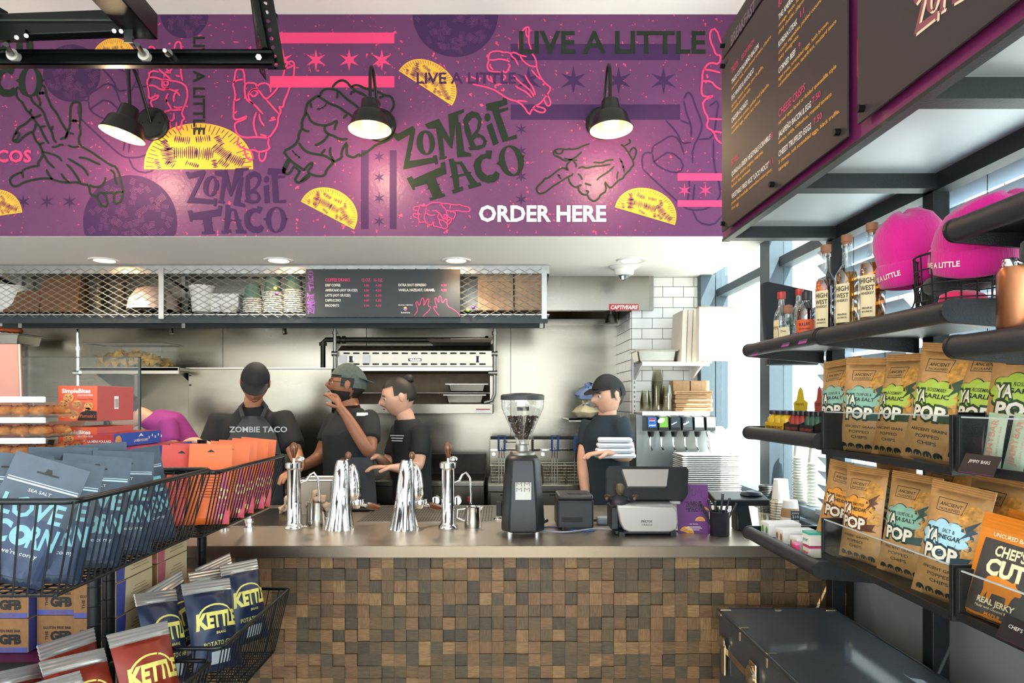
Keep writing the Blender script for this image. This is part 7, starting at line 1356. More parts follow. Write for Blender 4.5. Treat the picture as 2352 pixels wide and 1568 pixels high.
# ---- energy shots in trays
def shot_box(px0, px1, X, body, band, txt, label, cap, liq, header, htxt):
 y1, y0 = X * F / (px0 - CX), X * F / (px1 - CX); w = y1 - y0; t = thing('shot_box', label, 'display box', (X, (y0 + y1) / 2, ZA2 + .001), R(-90), 'energy shot display boxes'); d = .1; bmat = M('shot' + body, body, .5)
 MB().bb(-w / 2, w / 2, 0, .003, 0, .042).bb(-w / 2, w / 2, d - .003, d, 0, .085).bb(-w / 2, w / 2, .003, d - .003, 0, .003).add([(-w / 2, 0, 0), (-w / 2, d, 0), (-w / 2, d, .085), (-w / 2, 0, .042)], [(0, 1, 2, 3)]).add([(w / 2, 0, 0), (w / 2, d, 0), (w / 2, d, .085), (w / 2, 0, .042)], [(3, 2, 1, 0)]).build('tray', bmat, t); MB().bb(-w / 2, w / 2, -.001, 0, 0, .016).build('lower_band', M('shotb' + band, band, .5), t)
 MB().text(txt, XZ(-w * .45, -.0015, .022), h=.009, w=w * .9, bold=.02).build('lettering', SLOT if body != '#1d1b1c' else M('shotl' + cap, header, .5), t)
 fin = [(-w * .3, .085), (w * .3, .085), (w * .34, .115), (w * .18, .125), (w * .1, .16), (0, .172), (-w * .1, .16), (-w * .18, .125), (-w * .34, .115)]; f_ = MB().poly(fin, T=XZ(0, d - .004, 0), th=.002).build('header_card', M('shoth' + header, header, .5), t); MB().text(htxt, XZ(0, d - .0065, .105), h=.009, w=w * .4, align='C').build('header_lettering', SLOT, f_)
 n = 3
 for i in range(n):
  for jx in range(2):
   s_ = thing('energy_shot', 'small %s energy shot bottle, %s in %s row of its box' % ({'#c9a21e': 'yellow', '#8a1f1c': 'dark red-labelled', '#1d4a3a': 'dark green-labelled'}[liq], ['left', 'middle', 'right'][i], ['front', 'back'][jx]), 'bottle', Vector((X, (y0 + y1) / 2, ZA2 + .0045)) + Vector((.025 + jx * .04, -(-w / 2 + w * (i + .5) / n), 0)), 0, 'energy shots'); r = w / n * .42
   MB().lathe([(0, 0), (r, 0), (r, .055), (r * .6, .066), (r * .55, .07), (0, .07)], 14).build('body', M('shotq' + liq, liq, .25), s_, smooth=40); MB().lathe([(r * .75, .068), (r * .78, .07), (r * .78, .083), (0, .084)], 14).build('cap', M('shotc' + cap, cap, .35), s_, smooth=40)
shot_box(1757, 1800, 1.0, '#c9a21e', '#4b2a63', 'YERBA MATE SHOT', 'yellow and purple tray of yerba mate shots', '#2b1a2a', '#c9a21e', '#cdb52a', 'YERBA MATE'); shot_box(1802, 1834, 1.0, '#1d1b1c', '#8a1f1c', 'CARAMEL COFFEE SHOT', 'black and red tray of coffee shots in the middle', '#111112', '#8a1f1c', '#a8483a', 'IZZY'); shot_box(1836, 1868, 1.0, '#1d1b1c', '#1d4a3a', 'BLACK COFFEE SHOT', 'black and green tray of coffee shots beside the chips', '#111112', '#1d4a3a', '#6fae8e', 'IZZY')
# ---- gum boxes
def gum(px, z, X, w, d, h, base, accent, txt, label, leaf=None, rz=-90):
 Y = X * F / (px - CX); t = thing('gum_box', label, 'gum box', (X, Y, z), R(rz), 'gum display boxes'); MB().bb(-w / 2, w / 2, 0, d, 0, h).build('carton', M('gum' + base, base, .5), t, bevel=.0012); MB().bb(-w / 2 - .0004, w / 2 + .0004, -.0006, d + .0004, h * .84, h + .0006).build('lid_band', M('gum' + accent, accent, .5), t)
 if leaf:
  for s_ in (-.25, .25): MB().ell((s_ * w, h * .5), w * .12, h * .26, T=XZ(0, -.0014, 0)).build('emblem', M('gum' + leaf, leaf, .5), t)
 if txt: MB().text(txt, XZ(-w * .35, -.0014, h * .3), h=h * .28, w=w * .7, bold=.02).build('lettering', M('gum' + accent, accent), t)
zg = ZA3 + .001
gum(1757, zg, 1.0, .075, .12, .05, '#e6e2da', '#eceae4', None, 'white gum tray with green leaf emblem at the tube end', '#5f9a48'); gum(1790, zg, 1.0, .07, .12, .048, '#e2ddd3', '#eceae4', None, 'white gum tray with brown spice emblem, second from tube end', '#a86f3c'); gum(1822, zg, .995, .06, .1, .046, '#dcd4c8', '#eceae4', None, 'cream gum tray with walnut emblem behind the pink packet', '#8d5a34'); gum(1823, zg, .978, .028, .014, .036, '#d8477c', '#e88aaa', 'pur', 'small pink gum packet in front of the cream tray'); gum(1852, zg, 1.0, .05, .09, .036, '#e4dccf', '#c23a68', 'pur', 'cream gum box with crimson lettering under the teal one'); gum(1851, zg + .038, 1.0, .052, .09, .042, '#e8e2d6', '#3fae98', 'pur', 'cream gum box with teal lid on top of another')
# ---- black screen beyond the bottles
Y = 2.76; t = thing('tablet_screen', 'black wall-hung screen seen from behind beyond the bottles', 'screen', P(1812, 800, Y)); LM(t).poly([(W(1752, Y), H(650, Y)), (W(1762, Y), H(798, Y)), (W(1866, Y), H(798, Y)), (W(1866, Y), H(668, Y)), (W(1765, Y), H(647, Y))], T=XZ(0, Y, 0), th=.03).build('housing', TB, t, bevel=.004); LM(t).bb(W(1840, Y), XP + .04, 2.625, Y, H(740, Y), H(715, Y)).build('mount_arm', BLACK, t); LM(t).bb(W(1765, Y), W(1882, Y), Y - .0, Y + .04, H(838, Y), H(822, Y)).build('lower_speaker', TB, t, bevel=.006)
# ---- black travel trunk
x0, x1, y0, y1, zt = .80, 1.213, 1.5, 2.5, ZC - 475 * 2.5 / F; t = thing('travel_trunk', 'large black footlocker trunk with nickel hardware', 'trunk', ((x0 + x1) / 2, 2.0, 0)); LEA = M('black_leatherette', '#2a3036', .5, bump=(190, .5, .003), coat=.3); NIK = M('nickel', '#cbb99a', .18, 1)
LM(t).bb(x0, x1, y0, y1, .02, zt - .125).build('body', LEA, t, bevel=.006); LM(t).bb(x0 - .002, x1 + .002, y0 - .002, y1 + .002, zt - .12, zt).build('lid', LEA, t, bevel=.008)
LM(t).bb(x0 - .006, x0 + .002, y0, y1, zt - .135, zt - .112).bb(x0, x1, y1 - .002, y1 + .006, zt - .135, zt - .112).build('valance_strip', NIK, t, bevel=.002)
for e in ((x0, y0, x0, y1), (x1, y0, x1, y1), (x0, y1, x1, y1), (x0, y0, x1, y0)): LM(t).tube([(e[0], e[1], zt - .004), (e[2], e[3], zt - .004)], .007, 8).build('edge_binding', M('binding', '#23292d', .3), t, smooth=60)
for x, y in ((x0, y0), (x0, y1), (x1, y0), (x1, y1)): LM(t).bb(x - .004 if x == x0 else x - .035, x + .035 if x == x0 else x + .004, y - .004 if y == y0 else y - .03, y + .03 if y == y0 else y + .004, zt - .02, zt + .0035).build('corner_cap', NIK, t, bevel=.002); LM(t).bb(x - .02 if x == x1 else x, x if x == x1 else x + .02, y if y == y0 else y - .02, y + .02 if y == y0 else y, 0, .02).build('foot', BLACK, t)
for y in (2.28, 2.05, 1.8): LM(t).bb(x0 - .0045, x0 + .0, y - .008, y + .008, zt - .04, zt + .002).bb(x0 - .004, x0 + .03, y - .008, y + .008, zt, zt + .0035).build('edge_clip', NIK, t, bevel=.0015)
LM(t).bb((x0 + x1) / 2 - .012, (x0 + x1) / 2 + .012, y1 - .025, y1 + .004, zt, zt + .0035).build('edge_clip', NIK, t)
for y in (2.42, 1.78): h_ = LM(t).bb(x0 - .014, x0 - .004, y - .018, y + .018, zt - .21, zt - .1).build('draw_latch', NIK, t, bevel=.004); LM(t).lathe([(.022, 0), (.022, .006), (.012, .012), (0, .013)], 18, T=frame((x0 - .012, y, zt - .095), (0, 1, 0), (0, 0, 1), (-1, 0, 0))).build('latch_boss', NIK, h_, smooth=40)
y = 2.14; h_ = LM(t).bb(x0 - .014, x0 - .004, y - .028, y + .028, zt - .2, zt - .06).build('hasp', NIK, t, bevel=.006); LM(t).lathe([(.03, 0), (.03, .008), (.018, .016), (.0, .018)], 20, T=frame((x0 - .013, y, zt - .1), (0, 1, 0), (0, 0, 1), (-1, 0, 0))).build('lock_plate', NIK, h_, smooth=40); LM(t).tube([(x0 - .022, y + .02 * math.cos(a), zt - .185 + .02 * math.sin(a)) for a in [2 * math.pi * i / 18 for i in range(18)]], .0025, 6, closed=True).build('hasp_ring', NIK, h_)
# ================================================================ WIRE SHELVING AND BASKETS ON THE LEFT
POST = M('post_black', '#15181a', .3, .4); MAG = M('magenta_liner', '#5e1840', .5, bump=(30, .2)); WIRE = M('basket_black', '#141617', .35, .4)
ZSH, ZLO = 1.318, .79
def post_part(x, y, h, t):
 m = LM(t); pr = []
 for k in range(int(h / .0508)): z = k * .0508; pr += [(.0165, z), (.0165, z + .047), (.0148, z + .048), (.0148, z + .0498)]
 m.lathe([(0, 0)] + pr + [(.0165, h), (.0, h)], 16, c=(x, y, 0)); m.build('post', POST, t, smooth=35)
for k, (y0, y1, lab) in enumerate(((1.2, 1.80, 'black wire shelving unit nearest the camera'), (1.866, 2.45, 'black wire shelving unit beside the counter'))):
 t = thing('shelving_unit', lab, 'shelving', (-1.35, (y0 + y1) / 2, 0), 0, 'wire shelving units'); h = ZSH + .045
 for x in (-1.072, -1.62):
  for y in (y0, y1): post_part(x, y, h, t)
 for z in (ZSH, ZLO, .3):
  m = LM(t); m.tube([(-1.08, y0, z - .02), (-1.08, y1, z - .02), (-1.61, y1, z - .02), (-1.61, y0, z - .02)], .0045, 6, closed=True); m.build('shelf_frame', WIRE, t)
  LM(t).bb(-1.62, -1.062, y0 - .01, y1 + .01, z - .012, z - .002).build('shelf_liner', MAG, t); LM(t).bb(-1.058, -1.052, y0 + .02, y1 - .02, z - .03, z).build('shelf_edge', WIRE, t); LM(t).bb(-1.6, -1.09, y0 - .012, y0 - .006, z - .03, z).build('shelf_edge', WIRE, t)
def basket(y0, y1, xf, zr, depth, label):
 t = thing('hanging_basket', label, 'basket', (-.92, (y0 + y1) / 2, zr - depth), 0, 'black wire hanging baskets'); xb = -1.05; zb = zr - depth; xi, ya, yb = xf - .05, y0 + .025, y1 - .025; xbi = xb
 rim = [(xf, y0, zr), (xf, y1, zr), (xb, y1, zr), (xb, y0, zr)]; LM(t).tube(smooth_corner(rim), .0062, 8, closed=True).build('rim', M('rim_steel', '#2c3032', .22, .8), t, smooth=60)
 n = int((y1 - y0) / .0245)
 for k in range(n + 1):
  f = k / n; y = y0 + (y1 - y0) * f; yi = ya + (yb - ya) * f; LM(t).tube([(xf, y, zr), (xi + .004, yi, zb + .006), (xi - .006, yi, zb), (xbi, yi, zb), (xb, y, zr)], .0021, 5).build('wire', WIRE, t, smooth=60)
 for k in range(1, 8):
  f = k / 8; x = xf + (xb - xf) * f; x2 = xi + (xbi - xi) * f
  for ys_, yi in ((y0, ya), (y1, yb)): LM(t).tube([(x, ys_, zr), (x2, yi, zb)], .0021, 5).build('wire', WIRE, t, smooth=60)
 LM(t).tube([(xi, ya, zb), (xi, yb, zb), (xbi, yb, zb), (xbi, ya, zb)], .0035, 6, closed=True).build('base_hoop', WIRE, t)
 m = LM(t)
 for k in range(1, 8): x = xi + (xbi - xi) * k / 8; m.tube([(x, ya, zb), (x, yb, zb)], .002, 5)
 m.build('floor_wires', WIRE, t); return t
def smooth_corner(pts, r=.03):
 o = []
 for i, p in enumerate(pts):
  p = Vector(p); a = Vector(pts[i - 1]); b = Vector(pts[(i + 1) % len(pts)])
  for k in range(5): s_ = k / 4; q = p + (a - p).normalized() * r * (1 - s_) ** 2 + (b - p).normalized() * r * s_ ** 2; o.append(q)
 return o
basket(1.256, 1.852, -.785, 1.316, .18, 'upper wire basket of blue pouches nearest the camera'); basket(1.862, 2.457, -.775, 1.307, .18, 'upper wire basket of orange pouches near the counter'); basket(1.862, 2.457, -.76, .827, .22, 'lower wire basket of navy potato chip bags'); basket(1.256, 1.852, -.785, .797, .22, 'lower wire basket of red potato chip bags')
# ---- blue corn pouches
BLUE = M('pouch_blue', '#3a444e', .4, .25, noise=(30, .15)); TEAL = M('pouch_teal', '#6f9ea6', .5); NAVY = M('pouch_navy', '#24324a', .4, .1); PW = M('pouch_white', '#c9d2d4', .5)
def heart(cx, cz, s): return [(cx + s * .062 * 16 * math.sin(a) ** 3, cz + s * .062 * (13 * math.cos(a) - 5 * math.cos(2 * a) - 2 * math.cos(3 * a) - math.cos(4 * a))) for a in [2 * math.pi * i / 24 for i in range(24)]]
w, h = .135, .24
def corn_art(c1, c2, c3):
 a = [('lower_panel', c3, MB().poly([(-w * .48, h * .01), (w * .48, h * .01), (w * .48, h * .5), (-w * .48, h * .6)]), 0)]
 a.append(('lettering', c1, MB().text('LOVE', I2, h=h * .16, w=w * .82, y=h * .52, align='C', bold=.03), 1)); m = MB().text('C', I2, h=h * .17, w=w * .26, x=-w * .4, y=h * .31, bold=.04); m.text('RN', I2, h=h * .17, w=w * .34, x=w * .11, y=h * .31, bold=.03); a.append(('lettering', c1, m, 1))
 a.append(('heart_letter', c1, MB().ell((0, h * .385), w * .13, h * .08, hole=(w * .05, h * .03)), 1)); a.append(('small_lettering', c2, MB().text("p.s. we're corny", I2, h=h * .035, w=w * .62, y=h * .235, align='C'), 1)); a.append(('round_stamp', c1, MB().ell((-w * .3, h * .1), w * .09, h * .055), 1)); a.append(('small_lettering', c2, MB().text('SEA SALT', I2, h=h * .025, w=w * .3, y=h * .72, align='C'), 1))
 a.append(('hang_hole', SLOT, MB().poly([(-w * .15, h * .89), (-w * .05, h * .89), (-w * .03, h * .925), (w * .03, h * .925), (w * .05, h * .89), (w * .15, h * .89), (w * .15, h * .875), (-w * .15, h * .875)]), 0)); a.append(('zip_line', M('zip_pale', '#9fb0b8', .3, .3), MB().ribbon([(-w * .47, h * .78), (w * .47, h * .78)], .003).ribbon([(-w * .47, h * .8), (w * .47, h * .8)], .0015), 0)); return a
wp, hp_ = w, h
bp0 = None; G = 'blue corn snack pouches'
for k, (x, y, rz, rx, ry, lab) in enumerate(((-.90, 1.335, 36, -9, 12, 'blue corn pouch facing forward at the near basket end'), (-.885, 1.45, 40, -8, 8, 'blue corn pouch, second along the front of the basket'), (-.88, 1.575, 44, -9, 5, 'blue corn pouch, third along the front of the basket'), (-.875, 1.7, 50, -10, -6, 'blue corn pouch, tallest at the far basket end'), (-1.0, 1.35, 34, -4, 8, 'blue corn pouch cut by the left picture edge'), (-.985, 1.52, 40, -3, 3, 'blue corn pouch standing in the middle of the back row'), (-.97, 1.66, 44, -3, -2, 'blue corn pouch at the right of the back row'), (-.95, 1.3, 20, -4, 20, 'blue corn pouch sagging at the near left corner'))):
 loc = (x, y, 1.146 + (.012 if k > 3 else 0)); rot = (R(rx), R(ry), R(rz))
 if bp0 is None: bp0 = make_bag('snack_pouch', lab, 'pouch', w, h, .05, BLUE, 'wedge', 21, .03, corn_art(TEAL, PW, NAVY), None, loc, rot, G)
 else: dup(bp0, loc, rot, lab, G)
# ---- orange and red pouches
ORP = M('pouch_orange', '#d5601d', .4); REDP = M('pouch_red', '#c33a2e', .4); CREAMY = M('pouch_cream', '#e3c88a', .5); PKP = M('pouch_pink', '#c0506a', .42); w, h = .12, .235
def orange_art(): 
 m = MB(); [m.box((0, h * (.62 - .035 * k), 0), (w * (.5 if k % 3 else .62), h * .008, .0002)) for k in range(9)]
 return [('side_panel', PKP, MB().poly([(w * .12, h * .01), (w * .48, h * .01), (w * .47, h * .45), (w * .3, h * .72)]), 0), ('small_print', M('print_rust', '#8c3a14', .5), m, 0), ('lettering', CREAMY, MB().text('CO', I2, h=h * .13, w=w * .26, x=w * .2, y=h * .32, bold=.04), 1), ('lettering', CREAMY, MB().text("p.s. we're", I2, h=h * .025, w=w * .24, x=w * .2, y=h * .24), 1), ('round_stamp', CREAMY, MB().ell((w * .3, h * .1), w * .06, h * .035), 1), ('hang_hole', SLOT, MB().poly([(-w * .1, h * .9), (w * .0, h * .935), (w * .1, h * .9)]), 0)]
po = pr_ = None; G = 'orange corn snack pouches'
for k, (px, Y, z, rz, rx, ry, red, lab) in enumerate(((408, 1.98, 1.14, 30, -12, 4, 1, 'red corn pouch at the near end of the orange basket'), (436, 2.02, 1.145, 34, -14, 2, 1, 'red corn pouch second from the near basket end'), (460, 2.06, 1.14, 38, -16, 8, 1, 'red corn pouch leaning beside the black post'), (505, 2.0, 1.14, 24, -7, 3, 0, 'widest orange corn pouch in front of the basket'), (525, 2.12, 1.14, 30, -6, 6, 0, 'orange corn pouch just behind the widest one'), (552, 2.2, 1.14, 26, -6, 4, 0, 'orange corn pouch left of the chrome faucet'), (578, 2.3, 1.14, 26, -8, 5, 0, 'orange corn pouch in front of the chrome faucet'), (602, 2.36, 1.14, 26, -9, 7, 0, 'orange corn pouch at the far basket end'))):
 X = W(px, Y); X = max(-1.0, min(-.86, X)); loc = (X, Y, z); rot = (R(rx), R(ry), R(rz))
 if not red:
  if po is None: po = make_bag('snack_pouch', lab, 'pouch', w, h, .05, ORP, 'wedge', 31, .03, orange_art(), None, loc, rot, G)
  else: dup(po, loc, rot, lab, G)
 else:
  if pr_ is None: pr_ = make_bag('snack_pouch', lab, 'pouch', w * .9, h, .045, REDP, 'wedge', 33, .03, [a for a in orange_art() if a[0] in ('small_print', 'hang_hole')], None, loc, rot, G)
  else: dup(pr_, loc, rot, lab, G)
# ---- kettle chip bags
SILV = M('foil_silver', '#c9c9c4', .25, .7); NVB = M('chip_navy', '#17233f', .3, .1, noise=(20, .15)); RDB = M('chip_red', '#7e2412', .32, .1, noise=(20, .15)); KY = M('kettle_yellow', '#d9cf6a', .5); w, h = .17, .27
def kettle_art(): return [('brand_lettering', KY, MB().text('KETTLE', I2, h=h * .17, w=w * .84, y=h * .46, align='C', bold=.05, shear=.1), 0), ('brand_arc', KY, MB().ribbon([(w * .34 * math.cos(a) - w * .02, h * .58 + h * .13 * math.sin(a)) for a in [R(10 + 16 * i) for i in range(11)]], .005), 0), ('lettering', KY, MB().text('BRAND', I2, h=h * .03, w=w * .2, y=h * .38, align='C'), 0), ('lettering', KY, MB().text('POTATO CHIPS', I2, h=h * .05, w=w * .66, y=h * .26, align='C'), 0), ('flavour_panel', M('kettle_panel', '#a7b0b5', .5), MB().poly([(-w * .2, h * .07), (w * .2, h * .07), (w * .2, h * .2), (-w * .2, h * .2)]), 0)]
for nm, mat, G, spots in (('navy', NVB, 'navy potato chip bags', ((-.94, 1.95, 76, -20, 10, 'navy potato chip bag at the near end of its basket'), (-.85, 2.06, 58, -22, 6, 'front navy potato chip bag with large yellow lettering'), (-.98, 2.12, 80, -10, -8, 'navy potato chip bag behind the front one'), (-.9, 2.2, 74, -18, 7, 'navy potato chip bag in the middle of the basket'), (-.84, 2.3, 66, -16, 4, 'navy potato chip bag with upright silver top near the far end'), (-.93, 2.36, 72, -12, -6, 'tallest navy potato chip bag at the far end'))), ('red', RDB, 'red potato chip bags', ((-.86, 1.73, 62, -26, 4, 'red potato chip bag with clear yellow lettering beside the navy ones'), (-.91, 1.57, 70, -32, 8, 'red potato chip bag in the middle of its basket'), (-1.0, 1.66, 78, -18, 4, 'red potato chip bag at the back of its basket'), (-.88, 1.45, 68, -38, 6, 'red potato chip bag near the lower picture edge'), (-1.0, 1.47, 76, -30, 10, 'red potato chip bag at the lower left corner')))):
 p0 = None; zb = .62 if nm == 'navy' else .592
 for x, y, rz, rx, ry, lab in spots:
  loc = (x, y, zb + .07); rot = (R(rx), R(ry), R(rz))
  if p0 is None: p0 = make_bag('potato_chip_bag', lab, 'chips', w, h, .075, mat, 'pillow', 41 if nm == 'navy' else 43, .036, kettle_art(), SILV, loc, rot, G)
  else: dup(p0, loc, rot, lab, G)
# ---- boxes on the top shelf
def carton(name, label, x1, y0, wx, dy, hz, z, mats, group):
 """box whose right-hand near corner is at (x1, y0): front panel faces the camera, side panel faces the aisle"""
 t = thing(name, label, 'box', (x1 - wx / 2, y0 + dy / 2, z), 0, group); MB().bb(-wx / 2, wx / 2, -dy / 2, dy / 2, 0, hz).build('carton', mats[0], t, bevel=.0012); return t
CBO = M('cookie_orange', '#d2512c', .45); CBP = M('cookie_pink', '#b85450', .45); COOK = M('cookie_print', '#c98a4a', .6, noise=(120, .35)); CHOCD = M('choc_print', '#4a2718', .6)
def cookie_box(x1, y0, z, lab, side='bar'):
 wx, dy, hz = .1165, .2, .106; t = carton('cookie_box', lab, x1, y0, wx, dy, hz, z, [CBO], 'cookie boxes'); MB().bb(wx / 2, wx / 2 + .0006, -dy / 2 + .001, dy / 2 - .001, .001, hz - .001).build('side_panel', CBP, t); Tf = XZ(0, -dy / 2 - .001, 0)
 MB().text('SimpleBites', Tf, h=.0125, w=.085, x=-.046, y=hz - .021, bold=.03).build('lettering', INKW, t); MB().text('GLUTEN-FREE', Tf, h=.005, w=.045, x=.046, y=hz - .030, align='R').build('lettering', INKW, t); MB().text('Chocolate Chip', Tf, h=.005, w=.046, x=.046, y=hz - .042, align='R').build('lettering', CHOCD, t)
 for cx, cz, r in ((-.026, .07, .016), (-.04, .05, .016), (.0, .05, .016), (.034, .046, .014), (-.042, .024, .016), (-.012, .02, .017), (.03, .03, .014)):
  o = MB().ell((cx, cz), r, r * .8, T=XZ(0, -dy / 2 - .0012 - r * .02, 0)).build('cookie_picture', COOK, t)
  m = MB(); [m.ell((cx + r * .5 * math.cos(a * 2.4), cz + r * .4 * math.sin(a * 2.4)), r * .12, r * .1, T=XZ(0, -dy / 2 - .0016 - r * .02, 0)) for a in range(4)]; m.build('chip_dots', CHOCD, o)
 b = MB().poly([(.0, .003), (.058, .003), (.058, .03), (.03, .034), (.01, .026)], T=XZ(0, -dy / 2 - .0022, 0)).build('brand_panel', SLOT, t); MB().text("Pamela's", XZ(.008, -dy / 2 - .0028, .012), h=.010, w=.046, shear=.25).build('brand_lettering', CBO, b)
 Tsd = frame((wx / 2 + .0012, 0, 0), (0, 1, 0), (0, 0, 1), (1, 0, 0))
 if side == 'bar':
  MB().poly([(-.012, .036), (.012, .036), (.012, .076), (-.012, .076)], T=Tsd).build('barcode_label', PAPERW, t); m = MB(); [m.poly([(-.009 + k * .0016, .041), (-.0082 + k * .0016, .041), (-.0082 + k * .0016, .068), (-.009 + k * .0016, .068)], T=Tsd @ Matrix.Translation((0, 0, .0004))) for k in range(12) if k % 3]; m.build('barcode', SLOT, t)
 else: MB().text('BITES', frame((wx / 2 + .0012, .07, .03), (0, 0, 1), (0, -1, 0), (1, 0, 0)), h=.02, w=.05, bold=.03).build('side_lettering', INKW, t)
 return t
cookie_box(-1.2, 2.03, 1.441, 'orange cookie box on top showing its barcode side'); cookie_box(-1.2, 2.03, ZSH, 'orange cookie box underneath the other cookie box', 'x')
RB_ = M('biscuit_red', '#b5322c', .4); BB_ = M('biscuit_blue', '#2a4fa3', .4)
def biscuit(x1, y0, z, lab, dy=.28):
 wx, hz = .083, .042; t = carton('biscuit_box', lab, x1, y0, wx, dy, hz, z, [BB_], 'biscuit boxes'); MB().bb(-wx / 2 + .001, wx / 2 - .001, -dy / 2 - .0006, -dy / 2, .001, hz - .001).build('front_panel', RB_, t); MB().bb(-wx / 2 + .001, wx / 2 - .001, -dy / 2 + .001, dy / 2 - .001, hz, hz + .0006).build('top_panel', RB_, t)
 MB().text('LA MÈRE POULARD', XZ(-.036, -dy / 2 - .0012, .016), h=.007, w=.07, bold=.02).build('lettering', INKW, t); Tsd = frame((wx / 2 + .0008, 0, 0), (0, 1, 0), (0, 0, 1), (1, 0, 0)); MB().text('LA MÈRE POULARD', Tsd, h=.008, w=.085, x=-.03, y=.012, bold=.02).build('lettering', INKW, t); MB().poly([(-.005, .026), (.012, .038), (.029, .026), (.012, .03)], T=Tsd).build('hill_emblem', INKW, t); MB().ell((-dy * .42, .02), .018, .016, T=Tsd).build('biscuit_picture', COOK, t)
 m = MB(); [m.box((dy * .22 + k * .02, .022 + (.006 if k % 2 else 0), 0), (.006, .008, .0003), T=Tsd) for k in range(5)]; m.build('icons', INKW, t)
biscuit(-1.15, 2.03, ZSH + .044, 'blue and red biscuit box on the upper layer'); biscuit(-1.085, 2.06, ZSH, 'blue and red biscuit box nearest the aisle', .34); biscuit(-1.172, 2.055, ZSH, 'blue and red biscuit box underneath the upper one', .3)
# ---- clamshells of cookies, pink carton
CLAM = M('clamshell', '#efe9e2', .08, clear=.82, ior=1.45); G = 'clear cookie clamshells'
for c in range(2):
 for k in range(4):
  x = -1.15 - c * .155; y = 1.69; z = ZSH + .001 + k * .0485; t = thing('clamshell_box', 'clear clamshell of cookies, %s from the top in the %s stack' % (['fourth', 'third', 'second', 'first'][k], 'right' if c == 0 else 'left'), 'container', (x, y, z), R(4 if c == 0 else -2), G); a, b = .072, .09
  MB().add([(-a * .85, -b * .85, 0), (a * .85, -b * .85, 0), (a * .85, b * .85, 0), (-a * .85, b * .85, 0), (-a, -b, .034), (a, -b, .034), (a, b, .034), (-a, b, .034)], [(0, 3, 2, 1), (0, 1, 5, 4), (1, 2, 6, 5), (2, 3, 7, 6), (3, 0, 4, 7)]).build('base', CLAM, t); MB().bb(-a, a, -b, b, .0465, .0475).build('lid', CLAM, t)
  st = MB().bb(-a, a, -b - .001, -b + .004, .034, .0465).build('seal_strip', M('strip_white', '#dfe0e0', .3), t); MB().text('Safe-T-Fresh', XZ(-.03, -b - .0016, .037), h=.006, w=.06).build('strip_lettering', M('strip_grey', '#b9b9bb', .5), st)
  for q_ in range(6): o = thing('cookie', 'round brown cookie, %s in the %s clamshell of the %s stack' % (ORD[q_], ['bottom', 'third', 'second', 'top'][k], 'right' if c == 0 else 'left'), 'cookie', (x + (q_ % 3 - 1) * .042, y - .045 + (q_ // 3) * .07, z + .004), 0, 'cookies in the clamshells'); MB().lathe([(0, 0), (.022, .001), (.026, .008), (.022, .017), (.01, .022), (0, .022)], 14).build('crumb', COOK, o, smooth=60); m = MB(); [m.lathe([(0, 0), (.0035, .001), (0, .004)], 6, c=(.013 * math.cos(2.1 * e), .013 * math.sin(2.1 * e), .0195)) for e in range(3)]; m.build('chocolate_bits', CHOCD, o)
t = thing('pink_carton', 'tall slanted dusky pink carton at the left edge', 'box', (W(-30, 1.95), 1.96, ZSH)); LM(t).add([(W(-110, 1.9), 1.92, ZSH), (W(50, 1.92), 1.92, ZSH), (W(40, 1.92), 1.92, H(790, 1.92)), (W(-110, 1.92), 1.92, H(790, 1.92)), (W(-110, 1.9), 1.935, ZSH), (W(50, 1.92), 1.935, ZSH), (W(40, 1.92), 1.935, H(790, 1.92)), (W(-110, 1.92), 1.935, H(790, 1.92))], [(0, 1, 2, 3), (5, 4, 7, 6), (1, 5, 6, 2), (4, 0, 3, 7), (3, 2, 6, 7)]).build('carton', M('dusky_pink', '#b37a68', .6), t); LM(t).add([(W(50, 1.92) + .0006, 1.921, ZSH), (W(50, 1.92) + .006, 1.921, ZSH), (W(40, 1.92) + .006, 1.921, H(790, 1.92)), (W(40, 1.92) + .0006, 1.921, H(790, 1.92))], [(0, 1, 2, 3)]).build('edge_fold', M('pink_edge', '#d9a999', .6), t)
